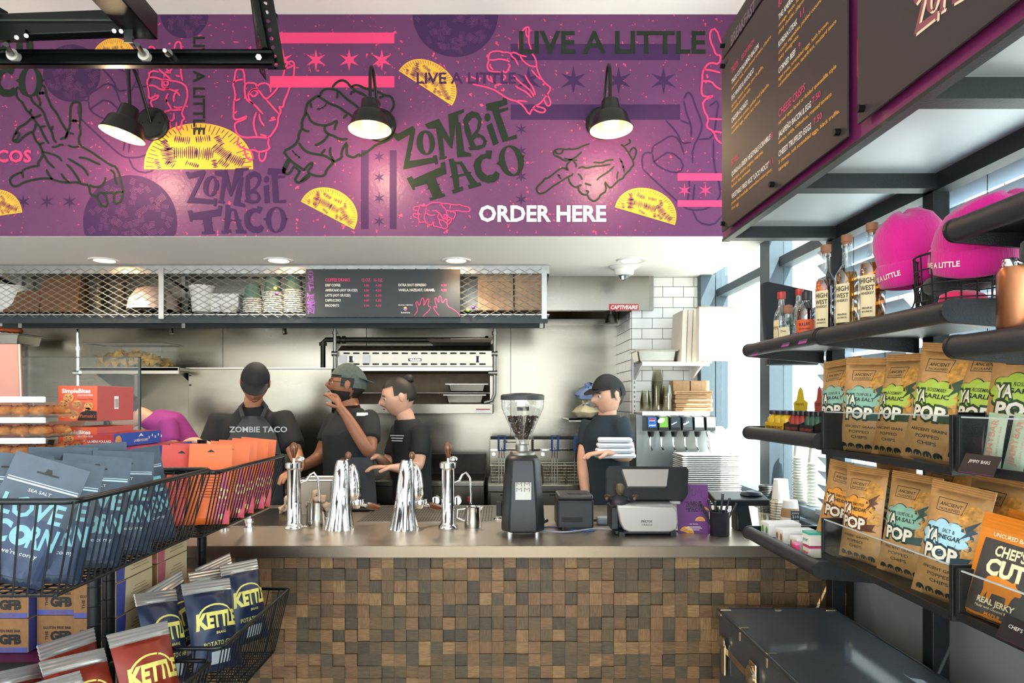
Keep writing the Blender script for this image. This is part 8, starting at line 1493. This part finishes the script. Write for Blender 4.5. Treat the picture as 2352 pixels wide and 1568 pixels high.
# ---- oat bar boxes on the lower shelf
KB = M('gfb_kraft', '#8a6238', .7, noise=(50, .1)); KC = M('gfb_cream', '#c9b48d', .65); KBL = M('gfb_blue', '#4a4f93', .55); KPK = M('gfb_pink', '#b8606a', .55); G = 'gluten free bar boxes'
names = ['aisle-side', 'second', 'third', 'leftmost']
def bar_box(x1, y0, z, lab, acc):
 wx, dy, hz = .118, .205, .096; t = carton('bar_box', lab, x1, y0, wx, dy, hz, z, [KB], G); MB().bb(wx / 2, wx / 2 + .0006, -dy / 2 + .001, dy / 2 - .001, .001, hz - .001).build('side_panel', KC, t); Tf = XZ(0, -dy / 2 - .001, 0); Tsd = frame((wx / 2 + .0012, 0, 0), (0, 1, 0), (0, 0, 1), (1, 0, 0))
 MB().text('GFB', Tf, h=.026, w=.062, x=-.02, y=.026, bold=.06).build('lettering', SLOT, t); MB().text('GLUTEN FREE BAR', Tf, h=.008, w=.08, x=-.04, y=.058, bold=.02).build('lettering', SLOT, t); MB().text('THE', frame((-.026, -dy / 2 - .001, .026), (0, 0, 1), (-1, 0, 0), (0, -1, 0)), h=.009, w=.026, bold=.02).build('lettering', SLOT, t); MB().bb(-wx / 2 + .001, wx / 2 - .001, -dy / 2 - .0006, -dy / 2, .001, .015).build('band', acc, t); MB().text('OATMEAL RAISIN', XZ(0, -dy / 2 - .0012, .005), h=.006, w=.05, align='C').build('band_lettering', KB, t)
 MB().poly([(-dy / 2 + .004, .002), (-dy / 2 + .045, .002), (-dy / 2 + .055, hz - .002), (-dy / 2 + .004, hz - .002)], T=Tsd).build('accent_panel', acc, t); m = MB(); [m.box((.03, .02 + k * .009, 0), (.1 - .02 * (k % 3), .002, .0003), T=Tsd) for k in range(6)]; m.build('side_print', M('print_brown', '#7c6b4d', .6), t)
for c in range(4):
 for r in range(3):
  for d_ in range(2 if c == 0 else 1):
   if c == 0 or d_ == 0: bar_box(-1.09 - c * .124, 1.93 + d_ * .235 + (.03 if c == 1 else 0), ZLO + r * .0975, 'kraft oat bar box, %s column, %s layer%s' % (names[c], ['bottom', 'middle', 'top'][r], '' if c else (', nearer stack' if d_ == 0 else ', farther stack')), KPK if d_ else KBL)
# ================================================================ PEOPLE
def skin_obj(name, nodes, edges, mat, parent, sub=2, root=0):
 """continuous surface grown around a joint graph; nodes = [(point, radius or (rx, ry))]"""
 me = bpy.data.meshes.new(name); me.from_pydata([tuple(p) for p, r in nodes], edges, []); me.materials.append(mat); o = bpy.data.objects.new(name, me); COL.objects.link(o); o.parent = parent
 sk = o.modifiers.new('skin', 'SKIN'); sk.use_smooth_shade = True; sk.branch_smoothing = .7
 sv = me.skin_vertices[0].data
 for i, (p, r) in enumerate(nodes): sv[i].radius = r if isinstance(r, tuple) else (r, r); sv[i].use_root = (i == root)
 sm = o.modifiers.new('sub', 'SUBSURF'); sm.levels = sub; sm.render_levels = sub; return o
def head_mesh(jaw=1.0):
 m = MB(); nu, nv = 40, 30; vs = []; fs = []; g = lambda a, b, s: math.exp(-((a - b) / s) ** 2)
 for j in range(nv + 1):
  th = math.pi * j / nv; z = -math.cos(th); r = math.sin(th)
  for i in range(nu):
   a = 2 * math.pi * i / nu; x = r * math.cos(a); y = r * math.sin(a); X = x * .076; Y = y * .096; Z = z * .118
   low = max(0, -z - .1); X *= 1 - .32 * low * jaw; Y *= 1 - .12 * low
   if y > 0: Y += .012 * g(z, .25, .5); Y *= 1 - .35 * max(0, -z - .2)
   if y < 0:
    f = max(0, -y); Y -= f * (.024 * g(x, 0, .15) * g(z, -.12, .17) + .010 * g(x, 0, .12) * g(z, .05, .2)); Y += f * .011 * (g(x, .36, .18) + g(x, -.36, .18)) * g(z, .06, .12)
    Y -= f * .006 * g(z, .2, .07) * g(abs(x), .34, .25); Y -= f * .007 * g(x, 0, .28) * (g(z, -.36, .05) + g(z, -.46, .05)); Y += f * .004 * g(x, 0, .26) * g(z, -.41, .03); Y -= f * .010 * g(x, 0, .3) * g(z, -.75, .16)
   vs.append((X, Y, Z))
 for j in range(nv):
  for i in range(nu): i2 = (i + 1) % nu; fs.append((j * nu + i, j * nu + i2, (j + 1) * nu + i2, (j + 1) * nu + i))
 return m.add(vs, fs)
def make_head(parent, loc, rot, skin, hair, cap=None, cap_back=False, beard=None, glasses=False, bun=False):
 h = head_mesh().build('head', skin, parent, smooth=80); h.location = loc; h.rotation_euler = rot
 for s in (-1, 1):
  MB().lathe([(0, -.011), (.008, -.007), (.011, 0), (.008, .007), (0, .011)], 12, c=(s * .028, -.077, .008)).build('eye', M('eye_white', '#d9d2c8', .2), h, smooth=60); MB().lathe([(0, -.006), (.0045, 0), (0, .006)], 10, c=(s * .028, -.0865, .008)).build('iris', M('iris_dark', '#20140e', .2), h)
  MB().tube([(s * .012, -.091, .026), (s * .028, -.092, .031), (s * .046, -.082, .026)], .0028, 6).build('eyebrow', hair, h, smooth=60); e = MB(); e.lathe([(0, -.03), (.012, -.02), (.017, 0), (.016, .018), (0, .03)], 12, c=(0, 0, 0)); e.v = [Vector((v.x * .45 + s * .077, v.y + .008, v.z - .002)) for v in e.v]; e.build('ear', skin, h, smooth=60)
 MB().tube([(-.022, -.0945, -.05), (0, -.101, -.0485), (.022, -.0945, -.05)], [.002, .0045, .002], 8).build('mouth', M('lip', '#8f4c44', .5), h, smooth=60)
 def cover(z0, k, yfront, name, mat):                       # scalp-hugging shell
  m = head_mesh(); keep = []
  for f in m.f:
   c = sum((m.v[i] for i in f), Vector()) / len(f)
   lim = z0 + (yfront if c.y < -.03 else 0) - (.05 if c.y > .04 else 0)
   if c.z > lim: keep.append(f)
  m2 = MB(); m2.add([v * k for v in m.v], keep); return m2.build(name, mat, h, smooth=80)
 if cap is None: cover(.01, 1.06, .055, 'hair', hair)
 else:
  cover(-.015, 1.045, .05, 'hair', hair); c_ = cover(.035, 1.10, .015, 'cap', cap); s = 1 if cap_back else -1; b = MB(); n = 12
  pts = [(.075 * math.cos(math.pi * i / n), s * (.07 + .085 * math.sin(math.pi * i / n)), .052 - .02 * math.sin(math.pi * i / n)) for i in range(n + 1)]; b.add(pts + [(p[0], p[1], p[2] - .004) for p in pts], [tuple(range(n + 1)), tuple(range(2 * n + 1, n, -1))] + [(i, i + 1, n + 2 + i, n + 1 + i) for i in range(n)]); b.build('brim', cap, c_)
 if beard:
  m = head_mesh(); keep = []
  for f in m.f:
   c = sum((m.v[i] for i in f), Vector()) / len(f)
   if c.z < -.035 and c.y < .03 and not (abs(c.x) < .024 and -.058 < c.z < -.042 and c.y < -.06): keep.append(f)
  MB().add([v * 1.04 for v in m.v], keep).build('beard', beard, h, smooth=80)
 if glasses:
  m = MB()
  for s in (-1, 1): m.tube([(s * .03 + .022 * math.cos(a), -.098, .008 + .016 * math.sin(a)) for a in [2 * math.pi * i / 16 for i in range(16)]], .002, 6, closed=True); m.tube([(s * .052, -.096, .012), (s * .078, -.04, .014), (s * .08, .01, .008)], .002, 6)
  m.tube([(-.008, -.1, .012), (.008, -.1, .012)], .002, 6); m.build('glasses', SLOT, h, smooth=60)
 if bun: MB().lathe([(0, -.03), (.024, -.022), (.034, 0), (.026, .022), (0, .03)], 16, c=(0, .085, .09)).build('hair_bun', hair, h, smooth=60)
 return h
def hand_nodes(wrist, fdir, up, nodes, edges, wi, curl=.5):
 """palm and five separate fingers of unequal length, bent towards -up"""
 f = Vector(fdir).normalized(); u = Vector(up); u = (u - f * u.dot(f)).normalized(); s = f.cross(u)
 pi = len(nodes); nodes.append((Vector(wrist) + f * .045, (.03, .018))); edges.append((wi, pi)); pj = len(nodes); nodes.append((Vector(wrist) + f * .075, (.034, .016))); edges.append((pi, pj))
 for k, (off, ln) in enumerate(((-.03, .068), (-.01, .08), (.01, .076), (.028, .06))):
  b = Vector(wrist) + f * .092 + s * off; i0 = len(nodes); nodes.append((b, .0095)); edges.append((pj, i0)); d1 = (f * math.cos(curl * .5) - u * math.sin(curl * .5)); p1 = b + d1 * ln * .5; nodes.append((p1, .0088)); edges.append((i0, i0 + 1)); d2 = (f * math.cos(curl * 1.6) - u * math.sin(curl * 1.6)); nodes.append((p1 + d2 * ln * .45, .0075)); edges.append((i0 + 1, i0 + 2))
 b = Vector(wrist) + f * .035 - s * .034; i0 = len(nodes); nodes.append((b, .012)); edges.append((pi, i0)); p1 = b + (f * .7 - s * .6 - u * .3).normalized() * .035; nodes.append((p1, .0105)); edges.append((i0, i0 + 1)); nodes.append((p1 + (f * .9 - s * .1 - u * .5).normalized() * .03, .009)); edges.append((i0 + 1, i0 + 2))
def person(label, hips, chest, neckp, headp, hrot, face, sh, el, wr, fdir, fup, skin, hair, shirt, trousers, floor_x=None, apron=None, extras=None, sleeve=.55, bulk=1.0, **hk):
 """sh, el, wr = (left, right) joint triples in world space; face = unit vector the chest looks along"""
 base = Vector((hips[0], hips[1], 0)); t = thing('person', label, 'person', base); L_ = lambda p: Vector(p) - base; fv = Vector(face); sv = fv.cross(Vector((0, 0, 1))).normalized()
 n = [(L_(hips), (.13 * bulk, .09 * bulk)), ((L_(hips) + L_(chest)) * .5, (.085 * bulk, .07 * bulk)), (L_(chest), (.075 * bulk, .065 * bulk)), (L_(neckp), (.058, .058)), (L_(neckp) * .4 + L_(headp) * .6, (.055, .06))]; e = [(0, 1), (1, 2), (2, 3), (3, 4)]
 for k in (0, 1):
  i = len(n); n += [(L_(sh[k]), .05 * bulk), (L_(el[k]), .045), (L_(wr[k]), .03)]; e += [(2, i), (i, i + 1), (i + 1, i + 2)]; hand_nodes(L_(wr[k]), fdir[k], fup[k], n, e, i + 2)
 for s in (-1, 1):
  i = len(n); hp_ = L_(hips) + sv * s * .09 - Vector((0, 0, .06)); n += [(hp_, .095 * bulk), (Vector((hp_.x, hp_.y, .5)) + fv * .03, .062), (Vector((hp_.x, hp_.y, .09)), .042), (Vector((hp_.x, hp_.y, .045)) + fv * .12, .035)]; e += [(0, i), (i, i + 1), (i + 1, i + 2), (i + 2, i + 3)]
 skin_obj('body', n, e, skin, t)
 # shirt: torso rings and sleeve tubes fused into one cloth surface
 m = MB(); nn = 20; rings = []; hp, cp, np_ = L_(hips), L_(chest), L_(neckp); ax = (sh[1] - sh[0]); ax = Vector((ax.x, ax.y, 0)).normalized(); shm = (L_(sh[0]) + L_(sh[1])) / 2; hw = (sh[1] - sh[0]).length / 2
 for c, a, b in ((hp - Vector((0, 0, .04)), .165 * bulk, .13 * bulk), (hp.lerp(cp, .5), .155 * bulk, .122 * bulk), (cp, .165 * bulk, .128 * bulk), (cp.lerp(shm, .75), hw * .95, .105 * bulk), (shm.lerp(np_, .45), hw * .6, .085), (shm.lerp(np_, .85), .078, .075)):
  d = (np_ - hp).normalized(); fr_ = d.cross(ax).normalized(); rings.append([c + ax * a * math.cos(2 * math.pi * i / nn) + fr_ * b * math.sin(2 * math.pi * i / nn) for i in range(nn)])
 m.add([v for r_ in rings for v in r_], [(k * nn + i, k * nn + (i + 1) % nn, (k + 1) * nn + (i + 1) % nn, (k + 1) * nn + i) for k in range(5) for i in range(nn)] + [tuple(range(nn))[::-1], tuple(range(5 * nn, 6 * nn))])
 for k in (0, 1):
  s0 = L_(sh[k]); e0 = L_(el[k]); m.tube([s0.lerp(cp, .3), s0, s0.lerp(e0, sleeve * .5), s0.lerp(e0, sleeve)], [.056 * bulk, .06 * bulk + .004, .06 * bulk, .058 * bulk], 14)
 sh_o = m.build('shirt', shirt, t, smooth=180); rm = sh_o.modifiers.new('fuse', 'REMESH'); rm.mode = 'VOXEL'; rm.voxel_size = .013; rm.use_smooth_shade = True; sm = sh_o.modifiers.new('soft', 'SMOOTH'); sm.iterations = 6; sm.factor = .5
 q = [(L_(hips) + Vector((0, 0, -.05)), (.16 * bulk, .125 * bulk))]; e3 = []
 for s in (-1, 1): i = len(q); hp_ = L_(hips) + sv * s * .09 - Vector((0, 0, .1)); q += [(hp_, .105 * bulk), (Vector((hp_.x, hp_.y, .5)) + fv * .03, .078), (Vector((hp_.x, hp_.y, .1)), .06)]; e3 += [(0, i), (i, i + 1), (i + 1, i + 2)]
 skin_obj('trousers', q, e3, trousers, t)
 for s in (-1, 1): hp_ = L_(hips) + sv * s * .09; m = MB(); m.lathe([(0, 0), (.04, 0), (.045, .02), (.035, .07), (0, .08)], 14, sx=1); m.v = [Vector((hp_.x, hp_.y, 0)) + fv * (v.y * 2.6 + .04) + sv * v.x + Vector((0, 0, v.z)) for v in m.v]; m.build('shoe', BLACK, t, smooth=60)
 make_head(t, L_(headp), hrot, skin, hair, **hk)
 if apron:
  mat, zt, zb_, w_, off = apron; m = MB(); nn = 10; c = (L_(hips) + L_(chest)) * .5; vs = []
  for zz in [zb_ + (zt - zb_) * k / 8 for k in range(9)]:
   tt = (zz - L_(hips).z) / max(.01, (L_(chest).z - L_(hips).z)); ctr = L_(hips).lerp(L_(chest), max(0, min(1.2, tt)))
   for i in range(nn + 1): a = (i / nn - .5) * 2.2; vs.append(Vector((ctr.x, ctr.y, zz)) + fv * (off * math.cos(a)) + sv * (w_ * math.sin(a)))
  m.add(vs, [(k * (nn + 1) + i, k * (nn + 1) + i + 1, (k + 1) * (nn + 1) + i + 1, (k + 1) * (nn + 1) + i) for k in range(8) for i in range(nn)]); m.build('apron', mat, t, smooth=80)
 return t
SK1 = M('skin_tan', '#b47c5e', .5, noise=(14, .08)); SK2 = M('skin_fair', '#c99a80', .5, noise=(14, .08)); SK3 = M('skin_brown', '#8a5a42', .5, noise=(14, .08)); HB = M('hair_black', '#17130f', .6); SHB = M('tee_black', '#1a1c1e', .85, bump=(40, .3)); TRB = M('trouser_dark', '#26282b', .85); APR = M('apron_grey', '#3c3e41', .85, bump=(200, .2)); CAPB = M('cap_black', '#16181a', .8); CAPG = M('cap_grey_green', '#4a544f', .85, noise=(60, .2)); CAMB = M('tee_blue_black', '#1c2a33', .85, bump=(40, .3))
def V(px, py, Y): return P(px, py, Y)
# 1 stocky worker with black cap, looking down at his hands
Y = 4.02
p1 = person('worker in black cap and dark apron bending over the counter at left', V(575, 1165, 4.1), V(578, 990, 4.06), V(582, 925, 4.0), V(586, 880, 3.93), (R(38), R(4), R(18)), (.15, -.98, 0), (V(506, 968, 4.03), V(650, 966, 4.03)), (V(470, 1065, 3.95), V(678, 1040, 3.93)), (V(560, 1085, 3.76), V(690, 1075, 3.76)), ((.6, -.5, -.25), (-.5, -.6, -.25)), ((0, 0, 1), (0, 0, 1)), SK1, HB, SHB, TRB, cap=CAPB, bulk=1.25, sleeve=.85)
a = [c for c in p1.children if c.name.startswith('shirt')][0]
b0 = Vector(p1.location)
ap = MB(); ap.T = Matrix.Translation(-b0); vs = []
for k, (py, hw, dy) in enumerate(((955, 24, .04), (990, 52, .0), (1040, 66, -.012), (1100, 70, -.01), (1165, 72, .0))):
 for i in range(9): u = i / 8 * 2 - 1; p = V(580 + u * hw, py, 3.835 + .09 * u * u + dy); vs.append(p)
ap.add(vs, [(k * 9 + i, k * 9 + i + 1, (k + 1) * 9 + i + 1, (k + 1) * 9 + i) for k in range(4) for i in range(8)]).build('apron', APR, p1, smooth=80)
for s in (-1, 1): m = MB(); m.T = Matrix.Translation(-b0); m.tube([V(580 + s * 22, 958, 3.86), V(582 + s * 30, 935, 3.93), V(584 + s * 18, 922, 4.02)], .012, 6).build('apron_strap', APR, p1, smooth=60)
m = MB(); m.T = Matrix.Translation(-b0); m.text('ZOMBIE TACO', XZ(W(527, 3.81), 3.80, H(992, 3.81)), h=.032, w=.32, bold=.02); m.v = [v + Vector((0, .35 * (v.x + b0.x - W(580, 3.82)) ** 2 + .004, 0)) for v in m.v]; m.build('apron_lettering', M('apron_print', '#a9acad', .7), p1)
m = MB(); m.T = Matrix.Translation(-b0); m.text('LIVE A LITTLE', XZ(W(570, 3.81), 3.805, H(1016, 3.81)), h=.018, w=.14); m.build('apron_lettering', M('apron_print', '#a9acad'), p1)
# 2 bearded worker in backward cap, profile to the left, near hand at his face
p2 = person('bearded worker in backward grey cap with a hand at his face', V(800, 1165, 4.0), V(800, 995, 4.0), V(803, 930, 4.0), V(797, 884, 3.99), (R(-6), R(0), R(-82)), (-.95, -.3, 0), (V(846, 965, 3.86), V(770, 968, 4.16)), (V(850, 1045, 3.72), V(735, 1050, 4.12)), (V(790, 945, 3.74), V(690, 1075, 3.98)), ((-.55, .25, .75), (-.8, -.3, -.2)), ((.6, -.4, .5), (0, 0, 1)), SK3, HB, SHB, TRB, cap=CAPG, cap_back=True, beard=HB, glasses=True, bulk=1.12, sleeve=.6)
b0 = Vector(p2.location); m = MB(); m.T = Matrix.Translation(-b0); m.box(V(832, 951, 3.80), (.062, .004, .018), rz=.3).build('sleeve_label', PAPERW, p2)
ap = MB(); ap.T = Matrix.Translation(-b0); vs = []
for py, hw in ((1050, 44), (1100, 50), (1165, 54)):
 for i in range(9): u = i / 8 * 2 - 1; vs.append(V(812 + u * hw, py, 3.80 + .1 * u * u))
ap.add(vs, [(k * 9 + i, k * 9 + i + 1, (k + 1) * 9 + i + 1, (k + 1) * 9 + i) for k in range(2) for i in range(8)]).build('waist_apron', APR, p2, smooth=80)
# 3 worker with a dark bun, face left and down
p3 = person('worker with dark hair in a bun leaning left behind the taps', V(948, 1165, 4.1), V(945, 1015, 4.1), V(932, 958, 4.09), V(915, 912, 4.07), (R(14), R(0), R(-74)), (-.9, -.4, 0), (V(968, 985, 3.97), V(918, 985, 4.22)), (V(960, 1075, 3.9), V(890, 1075, 4.16)), (V(905, 1075, 3.82), V(870, 1050, 3.98)), ((-.9, -.2, .1), (-.7, -.5, .2)), ((0, 0, 1), (0, 0, 1)), SK2, HB, SHB, TRB, bun=True, bulk=.9, sleeve=.7)
b0 = Vector(p3.location); m = MB(); m.T = Matrix.Translation(-b0); [m.box(V(912, 1000 + k * 6, 3.95), (.09 - .01 * k, .003, .006), rz=-.4) for k in range(3)]; m.build('shirt_print', M('apron_print', '#a9acad'), p3)
# 4 worker at the right in dark blue tee carrying white towels
p4 = person('worker in dark blue tee walking left with white towels', V(1392, 1165, 4.12), V(1392, 1005, 4.1), V(1396, 948, 4.08), V(1396, 908, 4.06), (R(10), R(0), R(-62)), (-.85, -.5, 0), (V(1428, 975, 3.98), V(1352, 975, 4.22)), (V(1445, 1050, 3.93), V(1340, 1060, 4.12)), (V(1400, 1040, 3.8), V(1345, 1140, 4.05)), ((-.9, -.2, 0), (-.1, -.2, -.95)), ((0, 0, 1), (-.8, -.4, 0)), SK2, HB, CAMB, TRB, cap=CAPB, bulk=.98, sleeve=.6)
for k in range(4): t = thing('folded_towel', 'folded white towel, %s in the pile held by the right worker' % ['bottom one', 'second', 'third', 'top one'][k], 'towel', V(1412, 1046 - k * 12, 3.84), R(6 - 4 * k), 'white towels held by the worker'); m = MB(); m.box((0, 0, 0), (.22 - .01 * k, .1, .026)); m.build('fold', M('towel_white', '#dfe3e6', .9, bump=(200, .4)), t, bevel=.011, smooth=60); MB().box((0, -.051, 0), (.2 - .01 * k, .002, .003)).build('seam', M('seam_grey', '#a7adb2', .8), t)
# 5 worker in magenta bending behind the cookie boxes
p5 = person('worker in magenta shirt bent forward behind the cookie boxes', V(470, 1100, 4.15), V(385, 985, 4.15), V(330, 955, 4.14), V(285, 945, 4.12), (R(60), R(0), R(-80)), (-.85, -.1, -.5), (V(385, 975, 4.0), V(375, 960, 4.3)), (V(400, 1050, 3.92), V(350, 1040, 4.25)), (V(440, 1010, 3.86), V(320, 1080, 4.2)), ((.6, -.2, -.1), (-.6, -.2, -.5)), ((0, 0, 1), (0, 0, 1)), SK2, HB, M('tee_magenta', '#8a2f78', .85, bump=(40, .3)), TRB, cap=CAPB, bulk=.95, sleeve=.6)
# plastic bags hanging near worker 4
for k, (px, py, c_, lab) in enumerate(((1352, 905, '#8fa0c4', 'blue-tied clear plastic bag left of the right worker'), (1345, 945, '#d9c9a2', 'crumpled cream plastic bag left of the right worker'))):
 t = thing('plastic_bag', lab, 'bag', V(px, py + 15, 4.7), 0, 'plastic bags on the shelf'); m = MB(); rnd = random.Random(k); m.lathe([(0, 0), (.07, .01), (.09, .04), (.06, .075), (.02, .09), (.03, .11), (0, .112)], 18); m.v = [v * (1 + rnd.uniform(-.16, .16)) for v in m.v]; m.build('bag', M('film' + str(k), c_, .3), t, smooth=40); MB().lathe([(.024, .086), (.026, .092), (.022, .098)], 12).build('tie', M('tie_blue', '#3f5fa8', .5), t)
t = thing('ledge', 'narrow steel ledge holding plastic bags on the back wall', 'ledge', V(1350, 965, 4.65)); LM(t).bb(W(1305, 4.65), W(1400, 4.65), 4.6, 5.155, H(964, 4.65), H(960, 4.65)).build('plate', STEEL, t); LM(t).bb(W(1305, 4.65), W(1400, 4.65), 4.6, 4.608, H(968, 4.65), H(960, 4.65)).build('front_edge', STEELD, t)
